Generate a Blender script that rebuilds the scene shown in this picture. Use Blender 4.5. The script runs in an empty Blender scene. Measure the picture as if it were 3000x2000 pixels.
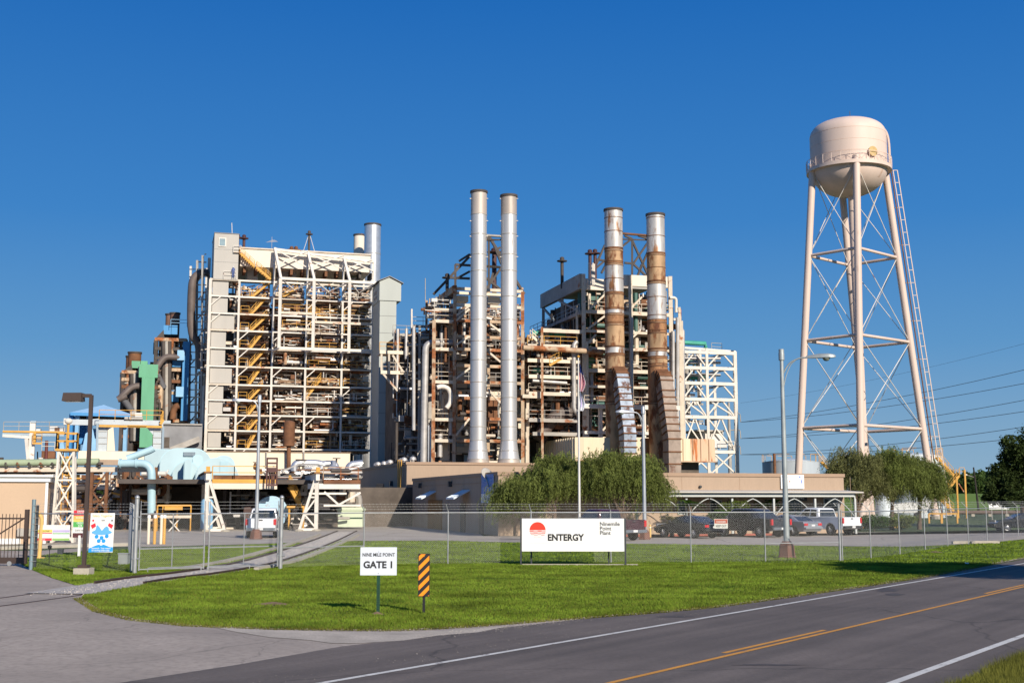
import bpy, bmesh, math, random
import numpy as np
from mathutils import Vector, Matrix
random.seed(7); RNG = np.random.default_rng(7)
sc = bpy.context.scene
COL = sc.collection
# ------------------------------------------------------------------ camera, sky, sun, exposure
F, CX, CY, EYE, HOR = 3600.0, 1500.0, 1000.0, 2.5, 1462.0
TILT = math.atan((HOR - CY) / F)
cam = bpy.data.cameras.new('camera'); camo = bpy.data.objects.new('camera', cam); COL.objects.link(camo)
cam.sensor_width = 36; cam.lens = F / 3000 * 36; cam.clip_start = .1; cam.clip_end = 9000
camo.location = (0, 0, EYE); camo.rotation_euler = (math.radians(90) + TILT, 0, 0)
sc.camera = camo
SUN_AZ = math.atan2(.50, -.86)      # measured from +Y (view direction) towards +X
SUN_EL = math.radians(27)
S_DIR = Vector((math.sin(SUN_AZ) * math.cos(SUN_EL), math.cos(SUN_AZ) * math.cos(SUN_EL), math.sin(SUN_EL)))
wd = bpy.data.worlds.new('World'); sc.world = wd; wd.use_nodes = True
nt = wd.node_tree; nt.nodes.clear()
sky = nt.nodes.new('ShaderNodeTexSky'); sky.sky_type = 'NISHITA'; sky.sun_disc = False
sky.sun_elevation = SUN_EL; sky.sun_rotation = SUN_AZ
sky.altitude = 0; sky.air_density = 1.0; sky.dust_density = .35; sky.ozone_density = 3.0
# clear-day colour by elevation (the same all round), laid over the physical sky
tc = nt.nodes.new('ShaderNodeTexCoord'); sx = nt.nodes.new('ShaderNodeSeparateXYZ'); nt.links.new(tc.outputs['Generated'], sx.inputs[0])
rp_ = nt.nodes.new('ShaderNodeValToRGB'); nt.links.new(sx.outputs['Z'], rp_.inputs[0]); e = rp_.color_ramp.elements
SKYC = ((0.0, (.27, .425, .57)), (.045, (.2, .37, .56)), (.12, (.098, .29, .565)), (.22, (.038, .212, .55)), (.39, (.009, .135, .47)), (1.0, (.012, .1, .36)))
for i, (p, c) in enumerate(SKYC):
    q = e[i] if i < 2 else e.new(p)
    q.position = p; q.color = (*c, 1)
bgn = nt.nodes.new('ShaderNodeBackground'); bgn.inputs['Strength'].default_value = .05
bg2 = nt.nodes.new('ShaderNodeBackground'); bg2.inputs['Strength'].default_value = .86
mixw = nt.nodes.new('ShaderNodeMixShader'); mixw.inputs[0].default_value = .92
wo = nt.nodes.new('ShaderNodeOutputWorld')
nt.links.new(sky.outputs[0], bgn.inputs[0]); nt.links.new(rp_.outputs[0], bg2.inputs[0])
nt.links.new(bgn.outputs[0], mixw.inputs[1]); nt.links.new(bg2.outputs[0], mixw.inputs[2]); nt.links.new(mixw.outputs[0], wo.inputs[0])
sl = bpy.data.lights.new('sun', 'SUN'); sl.energy = 5.0; sl.angle = math.radians(.53); sl.color = (1.0, .91, .78)
so = bpy.data.objects.new('sun', sl); COL.objects.link(so)
so.rotation_euler = (-S_DIR).to_track_quat('-Z', 'Y').to_euler(); so.location = (60, -90, 60)
vs = sc.view_settings; vs.view_transform = 'Standard'; vs.look = 'None'; vs.exposure = 0.3; vs.gamma = 1; vs.use_curve_mapping = False

# ------------------------------------------------------------------ pixel rays and plan frames
CT, ST = math.cos(TILT), math.sin(TILT)
def ray(px, py):
    x = (px - CX) / F; y = -(py - CY) / F
    return Vector((x, CT - y * ST, ST + y * CT))
def at(px, py, d):
    r = ray(px, py); return Vector((0, 0, EYE)) + r * (d / r.y)
def gp(px, py, z=0.0):
    r = ray(px, py); return Vector((0, 0, EYE)) + r * ((z - EYE) / r.z)
PLAN = math.radians(16)
class Fr:
    """plan frame: s along the front, dep into the picture, z up"""
    def __init__(s, px, d, ang=PLAN):
        s.o = at(px, HOR, d); s.o.z = 0
        s.u = Vector((math.cos(ang), math.sin(ang), 0)); s.v = Vector((-math.sin(ang), math.cos(ang), 0)); s.ang = ang
    def w(s, a, dep, z): return s.o + s.u * a + s.v * dep + Vector((0, 0, z))
    def pt(s, px, py, dep=0.0):
        r = ray(px, py); c = Vector((0, 0, EYE))
        t = (s.o + s.v * dep - c).dot(s.v) / r.dot(s.v); return c + r * t
    def sz(s, px, py, dep=0.0):
        p = s.pt(px, py, dep); return ((p - s.o).dot(s.u), p.z)
    def S(s, px, dep=0.0, py=1250): return s.sz(px, py, dep)[0]
    def Z(s, py, px, dep=0.0): return s.sz(px, py, dep)[1]
# ------------------------------------------------------------------ materials
MATS = {}
def srgb(h):
    return tuple(((c / 12.92) if c <= .04045 else ((c + .055) / 1.055) ** 2.4) for c in (int(h[i:i + 2], 16) / 255 for i in (0, 2, 4)))
def M(name, col=None, rough=.6, metal=0.0, var=.14, scale=.7, rust=0.0, rcol=(.16, .055, .018), streak=1.0, bump=0.0, bscale=8.0, spec=.4, fine=0.0, trans=0.0, rscale=.55):
    if name in MATS: return MATS[name]
    m = bpy.data.materials.new(name); m.use_nodes = True; n = m.node_tree.nodes; l = m.node_tree.links
    b = n['Principled BSDF']; b.inputs['Roughness'].default_value = rough; b.inputs['Metallic'].default_value = metal
    b.inputs['Specular IOR Level'].default_value = spec
    geo = n.new('ShaderNodeNewGeometry'); mp = n.new('ShaderNodeMapping'); l.new(geo.outputs['Position'], mp.inputs[0])
    mp.inputs['Scale'].default_value = (1, 1, 1 / streak)
    def noise(sca, det=5, src=mp):
        t = n.new('ShaderNodeTexNoise'); t.inputs['Scale'].default_value = sca; t.inputs['Detail'].default_value = det; t.inputs['Roughness'].default_value = .62
        l.new(src.outputs[0], t.inputs['Vector']); return t
    def mix(a, c, fac):
        x = n.new('ShaderNodeMix'); x.data_type = 'RGBA'
        for s_, v_ in ((6, a), (7, c)):
            if isinstance(v_, tuple): x.inputs[s_].default_value = (*v_, 1)
            else: l.new(v_, x.inputs[s_])
        l.new(fac, x.inputs[0]); return x.outputs[2]
    def ramp(src, a, c):
        r = n.new('ShaderNodeMapRange'); r.inputs['From Min'].default_value = a; r.inputs['From Max'].default_value = c
        l.new(src, r.inputs['Value']); return r.outputs[0]
    t = noise(scale)
    lo = tuple(max(0, c * (1 - var)) for c in col); hi = tuple(min(1, c * (1 + var)) for c in col)
    out = mix(lo, hi, ramp(t.outputs[0], .3, .7))
    if fine:
        t2 = noise(scale * 23, 3, mp); out = mix(out, tuple(c * (1 - fine) for c in col), ramp(t2.outputs[0], .45, .75))
    if rust:
        t3 = noise(rscale, 8); th = .74 - .38 * rust
        rc = mix(rcol, tuple(min(1, c * 2.4) for c in rcol), ramp(noise(2.7, 4).outputs[0], .35, .65))
        out = mix(out, rc, ramp(t3.outputs[0], th, th + .09))
    l.new(out, b.inputs['Base Color'])
    if bump:
        tb = noise(bscale, 6); bp = n.new('ShaderNodeBump'); bp.inputs['Strength'].default_value = bump; bp.inputs['Distance'].default_value = .05
        l.new(tb.outputs[0], bp.inputs['Height']); l.new(bp.outputs[0], b.inputs['Normal'])
    if trans:
        tr = n.new('ShaderNodeBsdfTranslucent'); ms = n.new('ShaderNodeMixShader'); ms.inputs[0].default_value = trans
        l.new(out, tr.inputs[0]); l.new(b.outputs[0], ms.inputs[1]); l.new(tr.outputs[0], ms.inputs[2])
        l.new(ms.outputs[0], n['Material Output'].inputs['Surface'])
    MATS[name] = m; return m
# ------------------------------------------------------------------ object helpers
WORG = {}
def link(o, parent=None, org=Vector((0, 0, 0))):
    COL.objects.link(o)
    WORG[o.name] = Vector(org)
    if parent is not None:
        o.parent = parent; o.location = Vector(org) - WORG[parent.name]
    else: o.location = org
    return o
def tag(o, label=None, cat=None, group=None, kind=None):
    if label: o['label'] = label
    if cat: o['category'] = cat
    if group: o['group'] = group
    if kind: o['kind'] = kind
    return o
def T(name, label, cat, loc=(0, 0, 0), group=None):
    o = bpy.data.objects.new(name, None); o.empty_display_size = .3
    link(o, None, Vector(loc)); return tag(o, label, cat, group)
class MB:
    def __init__(s): s.v = []; s.f = []
    def add(s, vs, fs):
        b = len(s.v); s.v += [tuple(x) for x in vs]; s.f += [tuple(i + b for i in q) for q in fs]; return s
    def box(s, a, b):
        (x0, y0, z0), (x1, y1, z1) = a, b
        return s.add([(x0, y0, z0), (x1, y0, z0), (x1, y1, z0), (x0, y1, z0), (x0, y0, z1), (x1, y0, z1), (x1, y1, z1), (x0, y1, z1)],
                     [(0, 3, 2, 1), (4, 5, 6, 7), (0, 1, 5, 4), (1, 2, 6, 5), (2, 3, 7, 6), (3, 0, 4, 7)])
    def fbox(s, fr, s0, s1, d0, d1, z0, z1):
        c = [fr.w(a, d, z) for z in (z0, z1) for a, d in ((s0, d0), (s1, d0), (s1, d1), (s0, d1))]
        return s.add(c, [(0, 3, 2, 1), (4, 5, 6, 7), (0, 1, 5, 4), (1, 2, 6, 5), (2, 3, 7, 6), (3, 0, 4, 7)])
    def beam(s, p, q, w, h=None):
        p, q = Vector(p), Vector(q); h = h or w; d = (q - p)
        if d.length < 1e-6: return s
        d.normalize(); up = Vector((0, 0, 1)) if abs(d.z) < .95 else Vector((0, 1, 0))
        sd = d.cross(up).normalized() * (w / 2); u2 = sd.cross(d).normalized() * (h / 2)
        c = [a + x + y for a in (p, q) for x, y in ((-sd, -u2), (sd, -u2), (sd, u2), (-sd, u2))]
        return s.add(c, [(0, 3, 2, 1), (4, 5, 6, 7), (0, 1, 5, 4), (1, 2, 6, 5), (2, 3, 7, 6), (3, 0, 4, 7)])
    def tube(s, pts, r, n=10, cap=True):
        pts = [Vector(p) for p in pts]; rs = r if isinstance(r, (list, tuple)) else [r] * len(pts)
        ref = None; b = len(s.v)
        for i, p in enumerate(pts):
            d = (pts[min(i + 1, len(pts) - 1)] - pts[max(i - 1, 0)]).normalized()
            if ref is None: ref = Vector((0, 0, 1)) if abs(d.z) < .9 else Vector((1, 0, 0))
            a = (ref - d * ref.dot(d)).normalized(); c = d.cross(a); ref = a
            for k in range(n):
                t = 2 * math.pi * k / n; s.v.append(tuple(p + (a * math.cos(t) + c * math.sin(t)) * rs[i]))
        for i in range(len(pts) - 1):
            for k in range(n):
                k2 = (k + 1) % n; s.f.append((b + i * n + k, b + i * n + k2, b + (i + 1) * n + k2, b + (i + 1) * n + k))
        if cap:
            s.f.append(tuple(b + k for k in reversed(range(n)))); e = b + (len(pts) - 1) * n; s.f.append(tuple(e + k for k in range(n)))
        return s
    def lathe(s, c, prof, n=24, a0=0.0):
        c = Vector(c); b = len(s.v)
        for r, z in prof:
            for k in range(n):
                t = a0 + 2 * math.pi * k / n; s.v.append((c.x + r * math.cos(t), c.y + r * math.sin(t), c.z + z))
        for i in range(len(prof) - 1):
            for k in range(n):
                k2 = (k + 1) % n; s.f.append((b + i * n + k, b + i * n + k2, b + (i + 1) * n + k2, b + (i + 1) * n + k))
        if prof[0][0] > 1e-4: s.f.append(tuple(b + k for k in reversed(range(n))))
        if prof[-1][0] > 1e-4: s.f.append(tuple(b + (len(prof) - 1) * n + k for k in range(n)))
        return s
    def build(s, name, mat, parent=None, smooth=False, auto=None):
        if not s.v: return None
        a = np.array(s.v, dtype=float); lo, hi = a.min(0), a.max(0)
        org = Vector(((lo[0] + hi[0]) / 2, (lo[1] + hi[1]) / 2, lo[2]))
        me = bpy.data.meshes.new(name); me.from_pydata((a - np.array(org)).tolist(), [], s.f); me.materials.append(mat)
        if smooth: me.shade_smooth()
        if auto:
            me.shade_smooth()
            me.set_sharp_from_angle(angle=math.radians(auto))
        o = bpy.data.objects.new(name, me); return link(o, parent, org)
UNIT = {}
def unit_cube(mat):
    if mat.name not in UNIT:
        me = bpy.data.meshes.new('beam_' + mat.name)
        me.from_pydata([(x, y, z) for z in (-.5, .5) for x, y in ((-.5, -.5), (.5, -.5), (.5, .5), (-.5, .5))], [],
                       [(0, 3, 2, 1), (4, 5, 6, 7), (0, 1, 5, 4), (1, 2, 6, 5), (2, 3, 7, 6), (3, 0, 4, 7)])
        me.materials.append(mat); UNIT[mat.name] = me
    return UNIT[mat.name]
def beam(root, name, p, q, w, mat, h=None):
    """one straight steel member as an object of its own (alike members share a mesh)"""
    p, q = Vector(p), Vector(q); d = q - p; L = d.length
    o = bpy.data.objects.new(name, unit_cube(mat)); d.normalize()
    up = Vector((0, 0, 1)) if abs(d.z) < .95 else Vector((0, 1, 0))
    sd = d.cross(up).normalized(); u2 = sd.cross(d)
    link(o, root, (p + q) / 2)
    o.rotation_euler = Matrix((sd, d, u2)).transposed().to_euler(); o.scale = (w, L, h or w); return o
def fbox(root, name, fr, s0, s1, d0, d1, z0, z1, mat):
    o = bpy.data.objects.new(name, unit_cube(mat)); link(o, root, fr.w((s0 + s1) / 2, (d0 + d1) / 2, (z0 + z1) / 2))
    o.rotation_euler = (0, 0, fr.ang); o.scale = (abs(s1 - s0), abs(d1 - d0), abs(z1 - z0)); return o
def tube(root, name, pts, r, mat, n=10): return MB().tube(pts, r, n).build(name, mat, root, auto=50)
def bend(pts, r=.8, k=5):
    """round the corners of a pipe path"""
    pts = [Vector(p) for p in pts]; out = [pts[0]]
    for i in range(1, len(pts) - 1):
        a, b, c = pts[i - 1], pts[i], pts[i + 1]; ra = min(r, (a - b).length * .48, (c - b).length * .48)
        p0 = b + (a - b).normalized() * ra; p1 = b + (c - b).normalized() * ra
        for j in range(k + 1):
            t = j / k; out.append(p0 * (1 - t) ** 2 + b * 2 * t * (1 - t) + p1 * t * t)
    out.append(pts[-1]); return out
def raw_mesh(name, V, Fa, mat, parent=None, org=(0, 0, 0), smooth=False):
    """numpy arrays straight to a mesh; V in world coordinates"""
    me = bpy.data.meshes.new(name); V = np.asarray(V, dtype=np.float32) - np.array(org, dtype=np.float32); Fa = np.asarray(Fa, dtype=np.int32)
    k = Fa.shape[1]; me.vertices.add(len(V)); me.vertices.foreach_set('co', V.ravel())
    me.loops.add(Fa.size); me.loops.foreach_set('vertex_index', Fa.ravel())
    me.polygons.add(len(Fa)); me.polygons.foreach_set('loop_start', np.arange(0, Fa.size, k, dtype=np.int32))
    me.update(calc_edges=True); me.materials.append(mat)
    if smooth: me.shade_smooth()
    o = bpy.data.objects.new(name, me); return link(o, parent, Vector(org))
def text(name, s, size, mat, parent, org, right, up, bold=0.0, align='CENTER', sx=1.0, depth=.002, shear=0.0, space=1.0):
    """flat lettering, org = anchor of the line's baseline, in world coordinates"""
    cu = bpy.data.curves.new(name, 'FONT'); cu.body = s; cu.size = size; cu.align_x = align; cu.offset = bold * size; cu.extrude = depth; cu.shear = shear; cu.space_character = space; cu.resolution_u = 3
    t = bpy.data.objects.new(name, cu); COL.objects.link(t); bpy.context.view_layer.update()
    me = bpy.data.meshes.new_from_object(t.evaluated_get(bpy.context.evaluated_depsgraph_get())); bpy.data.objects.remove(t); bpy.data.curves.remove(cu)
    me.materials.clear(); me.materials.append(mat); o = bpy.data.objects.new(name, me); link(o, parent, Vector(org))
    right, up = Vector(right).normalized(), Vector(up).normalized(); n = right.cross(up)
    o.rotation_euler = Matrix((right, up, n)).transposed().to_euler(); o.scale = (sx, 1, 1); return o
def sheet(name, pts, z, mat, parent=None):
    """flat ground polygon"""
    bm = bmesh.new(); vs_ = [bm.verts.new((p[0], p[1], z)) for p in pts]; f = bm.faces.new(vs_); f.normal_update()
    if f.normal.z < 0: f.normal_flip()
    bmesh.ops.triangulate(bm, faces=[f]); me = bpy.data.meshes.new(name); bm.to_mesh(me); bm.free(); me.materials.append(mat)
    o = bpy.data.objects.new(name, me); link(o, parent); o['kind'] = 'structure'; return o
def inpoly(x, y, poly):
    ins = np.zeros(len(x), bool); j = len(poly) - 1
    for i in range(len(poly)):
        xi, yi, xj, yj = poly[i][0], poly[i][1], poly[j][0], poly[j][1]
        if yi != yj: ins ^= ((yi > y) != (yj > y)) & (x < (xj - xi) * (y - yi) / (yj - yi) + xi)
        j = i
    return ins
# ------------------------------------------------------------------ palette
m_grass = M('grass', (.175, .25, .026), .75, var=.5, scale=.6, trans=.35, spec=.12, rust=.4, rcol=(.045, .085, .01), rscale=.4)
m_lawn = M('lawn_soil', (.055, .085, .014), .9, var=.45, scale=.5, fine=.5, bump=.6, bscale=14)
m_ground = M('field', (.06, .09, .025), .95, var=.4, scale=.05, fine=.3)
m_drive = M('drive_asphalt', (.345, .29, .24), .9, var=.24, scale=.3, fine=.3, bump=.25, bscale=40)
m_road = M('road_asphalt', (.13, .106, .09), .85, var=.14, scale=.5, fine=.22, bump=.25, bscale=60)
m_lot = M('lot_asphalt', (.36, .315, .265), .9, var=.16, scale=.3, fine=.25)
m_white = M('road_white', (.6, .58, .53), .7, var=.15, scale=3, fine=.3, rust=.4, rcol=(.13, .11, .1), rscale=4)
m_yel = M('road_yellow', (.6, .27, .035), .7, var=.18, scale=3, fine=.3, rust=.34, rcol=(.13, .1, .07), rscale=4)
m_galv = M('galvanised', (.4, .405, .4), .42, .55, var=.15, scale=4)
m_wire = M('fence_wire', (.42, .42, .4), .5, .3, var=.1)
m_conc = M('concrete', (.4, .36, .29), .9, var=.16, scale=2, fine=.25)
m_grav = M('gravel', (.4, .36, .32), .9, var=.35, scale=5, fine=.3)
m_rail = M('rail_steel', (.07, .045, .035), .6, .4, var=.3, scale=2)
m_tie = M('timber', (.06, .045, .032), .9, var=.3)
m_black = M('black_paint', (.015, .015, .017), .5, var=.1)
m_brown = M('bronze_paint', (.062, .042, .034), .5, var=.1)
m_signw = M('sign_white', (.78, .77, .74), .5, var=.04, scale=1.2, streak=3)
m_dkgrey = M('sign_charcoal', (.045, .05, .055), .5, var=.08)
m_letter = M('letter_black', (.02, .02, .022), .6, var=.05)
m_green = M('post_green', (.01, .05, .025), .5, var=.1)
m_red = M('logo_red', (.72, .045, .022), .5, var=.03)
m_orange = M('hazard_orange', (.85, .27, .01), .5, var=.04)
m_yellow = M('safety_yellow', (.56, .29, .045), .55, var=.14, scale=1.2, rust=.12)
m_lampgrey = M('lamp_grey', (.33, .36, .36), .5, .3, var=.15, scale=2, rust=.1)
m_polewood = M('creosote', (.03, .024, .02), .9, var=.2)
m_dirt = M('dirt', (.2, .13, .08), .95, var=.25, scale=4, fine=.3)

# ------------------------------------------------------------------ ground sheets
sheet('ground', [(-3500, -400), (3500, -400), (3500, 7000), (-3500, 7000)], -.02, m_ground)
G = lambda *a: [gp(*p) for p in a]
ext = lambda p, q, t: (p[0] + (q[0] - p[0]) * t, p[1] + (q[1] - p[1]) * t)
rl0, rl1 = gp(950, 2000), gp(3000, 1650)            # far white line
RD = (rl1 - rl0).normalized(); RN = Vector((RD.y, -RD.x, 0))   # along the road / towards the camera side
RW = 6.35
P = lambda t, n: rl0 + RD * t + RN * n
edge = [(350, 2000), (700, 1946), (1000, 1893), (1250, 1864), (1500, 1835), (1700, 1813), (1950, 1794), (2100, 1779), (2300, 1753), (2500, 1724), (2700, 1694), (3000, 1638)]
road = [P(-60, -7)] + [gp(*e) for e in edge] + [P(300, -.9), P(300, RW + 1.1), P(-60, RW + 1.1)]
n_ = m_road.node_tree.nodes; l_ = m_road.node_tree.links; bs_ = n_['Principled BSDF']; src_ = bs_.inputs['Base Color'].links[0].from_socket
ge_ = n_.new('ShaderNodeNewGeometry'); mp_ = n_.new('ShaderNodeMapping'); mp_.vector_type = 'POINT'; mp_.inputs['Rotation'].default_value = (0, 0, -math.atan2(RD.y, RD.x)); l_.new(ge_.outputs['Position'], mp_.inputs[0])
sc_ = n_.new('ShaderNodeMapping'); sc_.inputs['Scale'].default_value = (.035, .9, 1); l_.new(mp_.outputs[0], sc_.inputs[0])
no_ = n_.new('ShaderNodeTexNoise'); no_.inputs['Scale'].default_value = 1.6; no_.inputs['Detail'].default_value = 6; l_.new(sc_.outputs[0], no_.inputs['Vector'])
no2_ = n_.new('ShaderNodeTexNoise'); no2_.inputs['Scale'].default_value = .22; no2_.inputs['Detail'].default_value = 4; l_.new(mp_.outputs[0], no2_.inputs['Vector'])
def mr_(src, a, b, c, d):
    r = n_.new('ShaderNodeMapRange'); r.inputs['From Min'].default_value = a; r.inputs['From Max'].default_value = b; r.inputs['To Min'].default_value = c; r.inputs['To Max'].default_value = d; l_.new(src, r.inputs['Value']); return r.outputs[0]
mu_ = n_.new('ShaderNodeMath'); mu_.operation = 'MULTIPLY'; l_.new(mr_(no_.outputs[0], .3, .7, .72, 1.22), mu_.inputs[0]); l_.new(mr_(no2_.outputs[0], .35, .65, .88, 1.12), mu_.inputs[1])
vm_ = n_.new('ShaderNodeVectorMath'); vm_.operation = 'SCALE'; l_.new(src_, vm_.inputs[0]); l_.new(mu_.outputs[0], vm_.inputs['Scale']); l_.new(vm_.outputs[0], bs_.inputs['Base Color'])
sheet('road', road, .006, m_road)
drive = [(-80, -30), (-80, 62), (gp(0, 1612).x, gp(0, 1612).y), gp(120, 1612)[:2], gp(300, 1600)[:2], gp(420, 1640)[:2], gp(1500, 1800)[:2], gp(1750, 1800)[:2], P(-10, 2)[:2], P(-60, 2)[:2]]
def cracks(m, scale, width, dark):
    n = m.node_tree.nodes; l = m.node_tree.links; b = n['Principled BSDF']; src = b.inputs['Base Color'].links[0].from_socket
    g = n.new('ShaderNodeNewGeometry'); no = n.new('ShaderNodeTexNoise'); no.inputs['Scale'].default_value = .9; no.inputs['Detail'].default_value = 5; l.new(g.outputs['Position'], no.inputs['Vector'])
    ad = n.new('ShaderNodeVectorMath'); ad.operation = 'MULTIPLY_ADD'; l.new(no.outputs['Color'], ad.inputs[0]); ad.inputs[1].default_value = (.9, .9, 0); l.new(g.outputs['Position'], ad.inputs[2])
    v = n.new('ShaderNodeTexVoronoi'); v.feature = 'DISTANCE_TO_EDGE'; v.inputs['Scale'].default_value = scale; l.new(ad.outputs[0], v.inputs['Vector'])
    r = n.new('ShaderNodeMapRange'); r.inputs['From Max'].default_value = width; r.inputs['To Min'].default_value = dark; l.new(v.outputs['Distance'], r.inputs['Value'])
    s_ = n.new('ShaderNodeVectorMath'); s_.operation = 'SCALE'; l.new(src, s_.inputs[0]); l.new(r.outputs[0], s_.inputs['Scale']); l.new(s_.outputs[0], b.inputs['Base Color'])
cracks(m_drive, .3, .006, .72); cracks(m_lot, .12, .01, .6); cracks(m_road, .09, .004, .6)
sheet('driveway', drive, .001, m_drive)
ap = [(620, 1836), (800, 1846), (1000, 1852), (1250, 1850), (1420, 1841), (1510, 1834), (1400, 1851), (1300, 1862), (1180, 1874), (1060, 1884), (960, 1886), (900, 1876), (800, 1868), (700, 1850)]
sheet('gravel_apron', [gp(x + random.uniform(-14, 14), y + random.uniform(-2, 2)) for x, y in ap], .0085, M('gravel_apron', (.42, .365, .3), .95, var=.25, scale=1.2, fine=.35))
lawn_px = [(238, 1752), (300, 1790), (400, 1815), (560, 1832), (800, 1842), (1150, 1846), (1250, 1842), (1400, 1833), (1700, 1810), (1950, 1791), (2100, 1776), (2300, 1749), (2500, 1720), (2700, 1690), (3000, 1634), (3300, 1585),
           (3300, 1545), (3000, 1580), (2900, 1590), (2750, 1598), (2650, 1602), (2470, 1601), (2300, 1598), (2025, 1595), (1800, 1593), (1480, 1589), (1300, 1584), (1000, 1585), (820, 1592), (430, 1608), (300, 1612), (160, 1621), (80, 1633), (50, 1645), (92, 1668), (150, 1692), (215, 1712), (255, 1730)]
lawn = [gp(*p) for p in lawn_px]
sheet('lawn', lawn, .012, m_lawn)
# plant yard and car park
lot = [gp(-400, 1600)[:2], gp(0, 1600)[:2], gp(430, 1600)[:2], gp(820, 1590)[:2], gp(1000, 1583)[:2], gp(1300, 1582)[:2], gp(1480, 1587)[:2], gp(2300, 1596)[:2], gp(2650, 1600)[:2], gp(2750, 1596)[:2], gp(2900, 1588)[:2], gp(3000, 1578)[:2], gp(3300, 1545)[:2], (62, 104), (10, 92), (-2, 86), (-12, 250), (-120, 260), (-120, 60)]
sheet('car_park', lot, -.008, m_lot)
# far strip of verge on the camera's side of the road
vn = (gp(2905, 1960) - rl0).dot(RN)
verge = [P(-8, vn + .35), P(4, vn + .05), P(12, vn - .1), P(40, vn), P(300, vn), P(300, RW + 40), P(-8, RW + 40)]
sheet('verge', verge, .012, m_lawn)
# worn earth fringe along the grass
fr_ = [gp(*p) for p in lawn_px[:16]]; fr2_ = []
for i_ in range(len(fr_) - 1):
    for k_ in range(6): fr2_.append(fr_[i_].lerp(fr_[i_ + 1], k_ / 6))
mbf = MB()
for i_, p_ in enumerate(fr2_):
    d_ = (fr2_[min(i_ + 1, len(fr2_) - 1)] - fr2_[max(i_ - 1, 0)]).normalized(); q_ = Vector((-d_.y, d_.x, 0)); mbf.v += [tuple(p_ - q_ * random.uniform(.0, .13) + Vector((0, 0, .0135))), tuple(p_ + q_ * random.uniform(.12, .55) + Vector((0, 0, .0135)))]
    if i_: b_ = 2 * i_; mbf.f.append((b_ - 2, b_, b_ + 1, b_ - 1))
o = mbf.build('verge_earth', M('verge_earth', (.2, .165, .085), .95, var=.4, scale=1.5, fine=.4)); o['kind'] = 'structure'
# markings
def stripe(name, t0, t1, n0, n1, mat, z=.011): sheet(name, [P(t0, n0), P(t1, n0), P(t1, n1), P(t0, n1)], z, mat)
stripe('edge_line', -40, 260, -.06, .06, m_white); stripe('edge_line', -40, 260, RW - .07, RW + .07, m_white)
yl = 3.05
stripe('centre_line', -40, 260, yl + .1, yl + .2, m_yel)
ydash = ((gp(2120, 1913) - rl0).dot(RD), (gp(2420, 1846) - rl0).dot(RD)); ylen = ydash[1] - ydash[0]
for k in range(-2, 12):
    a = ydash[0] + k * 12.2 * ylen / 3.05 * (3.05 / max(ylen, .1)) if False else ydash[0] + k * (ylen * 3.6)
    stripe('centre_dash', a, a + ylen, yl - .1, yl, m_yel)
m_skid = M('tyre_rubber_mark', (.075, .062, .056), .8, var=.2, scale=3, fine=.4)
for px, py, sx, sy in ((2600, 1728, 34, 7), (2620, 1741, 40, 4), (1980, 1806, 60, 3), (2250, 1948, 120, 3)):
    sheet('tyre_mark', [gp(px + sx * math.cos(t) * random.uniform(.6, 1.1), py + sy * math.sin(t) * random.uniform(.5, 1.1)) for t in np.linspace(0, 5.9, 16)], .0095, m_skid)
# dirt / gravel fringe between grass and paving, worn patches
V_, F_ = [], []
def pebbles(pts, n, spread, r0, r1, out):
    pts = [Vector((p[0], p[1], 0)) for p in pts]; seg = [(pts[i + 1] - pts[i]).length for i in range(len(pts) - 1)]; tot = sum(seg)
    for _ in range(n):
        t = random.random() * tot; i = 0
        while t > seg[i] and i < len(seg) - 1: t -= seg[i]; i += 1
        p = pts[i].lerp(pts[i + 1], min(1, t / seg[i])) + Vector((random.gauss(0, spread), random.gauss(0, spread), .012)); r = random.uniform(r0, r1)
        out.add([p + Vector((r, 0, 0)), p + Vector((-r * .5, r * .8, 0)), p + Vector((-r * .6, -r * .7, 0)), p + Vector((0, 0, r * .9))], [(0, 1, 3), (1, 2, 3), (2, 0, 3)])
mb = MB(); pebbles([gp(*p) for p in lawn_px[:16]], 4200, .1, .006, .015, mb); pebbles([gp(*p) for p in edge[3:6]], 500, .2, .004, .009, mb)
pebbles([P(-4, -.7), P(26, -.5)], 260, .25, .004, .009, mb)
tag(mb.build('verge_gravel', m_grav), 'pale gravel crumbs along the grass edge of road', 'gravel', kind='stuff')
for (px, py, rx, ry) in ((800, 1771, 1.0, .35), (2740, 1618, .8, .5), (1105, 1800, .35, .2)):
    c = gp(px, py); mb = MB(); n = 14
    ring = [(c.x + rx * .5 * random.uniform(.7, 1.1) * math.cos(k / n * 6.283), c.y + ry * random.uniform(.7, 1.1) * math.sin(k / n * 6.283), .014) for k in range(n)]
    mb.add(ring + [(c.x, c.y, .075)], [(k, (k + 1) % n, n) for k in range(n)]); o = mb.build('bare_earth', m_dirt); o['kind'] = 'structure'

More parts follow.
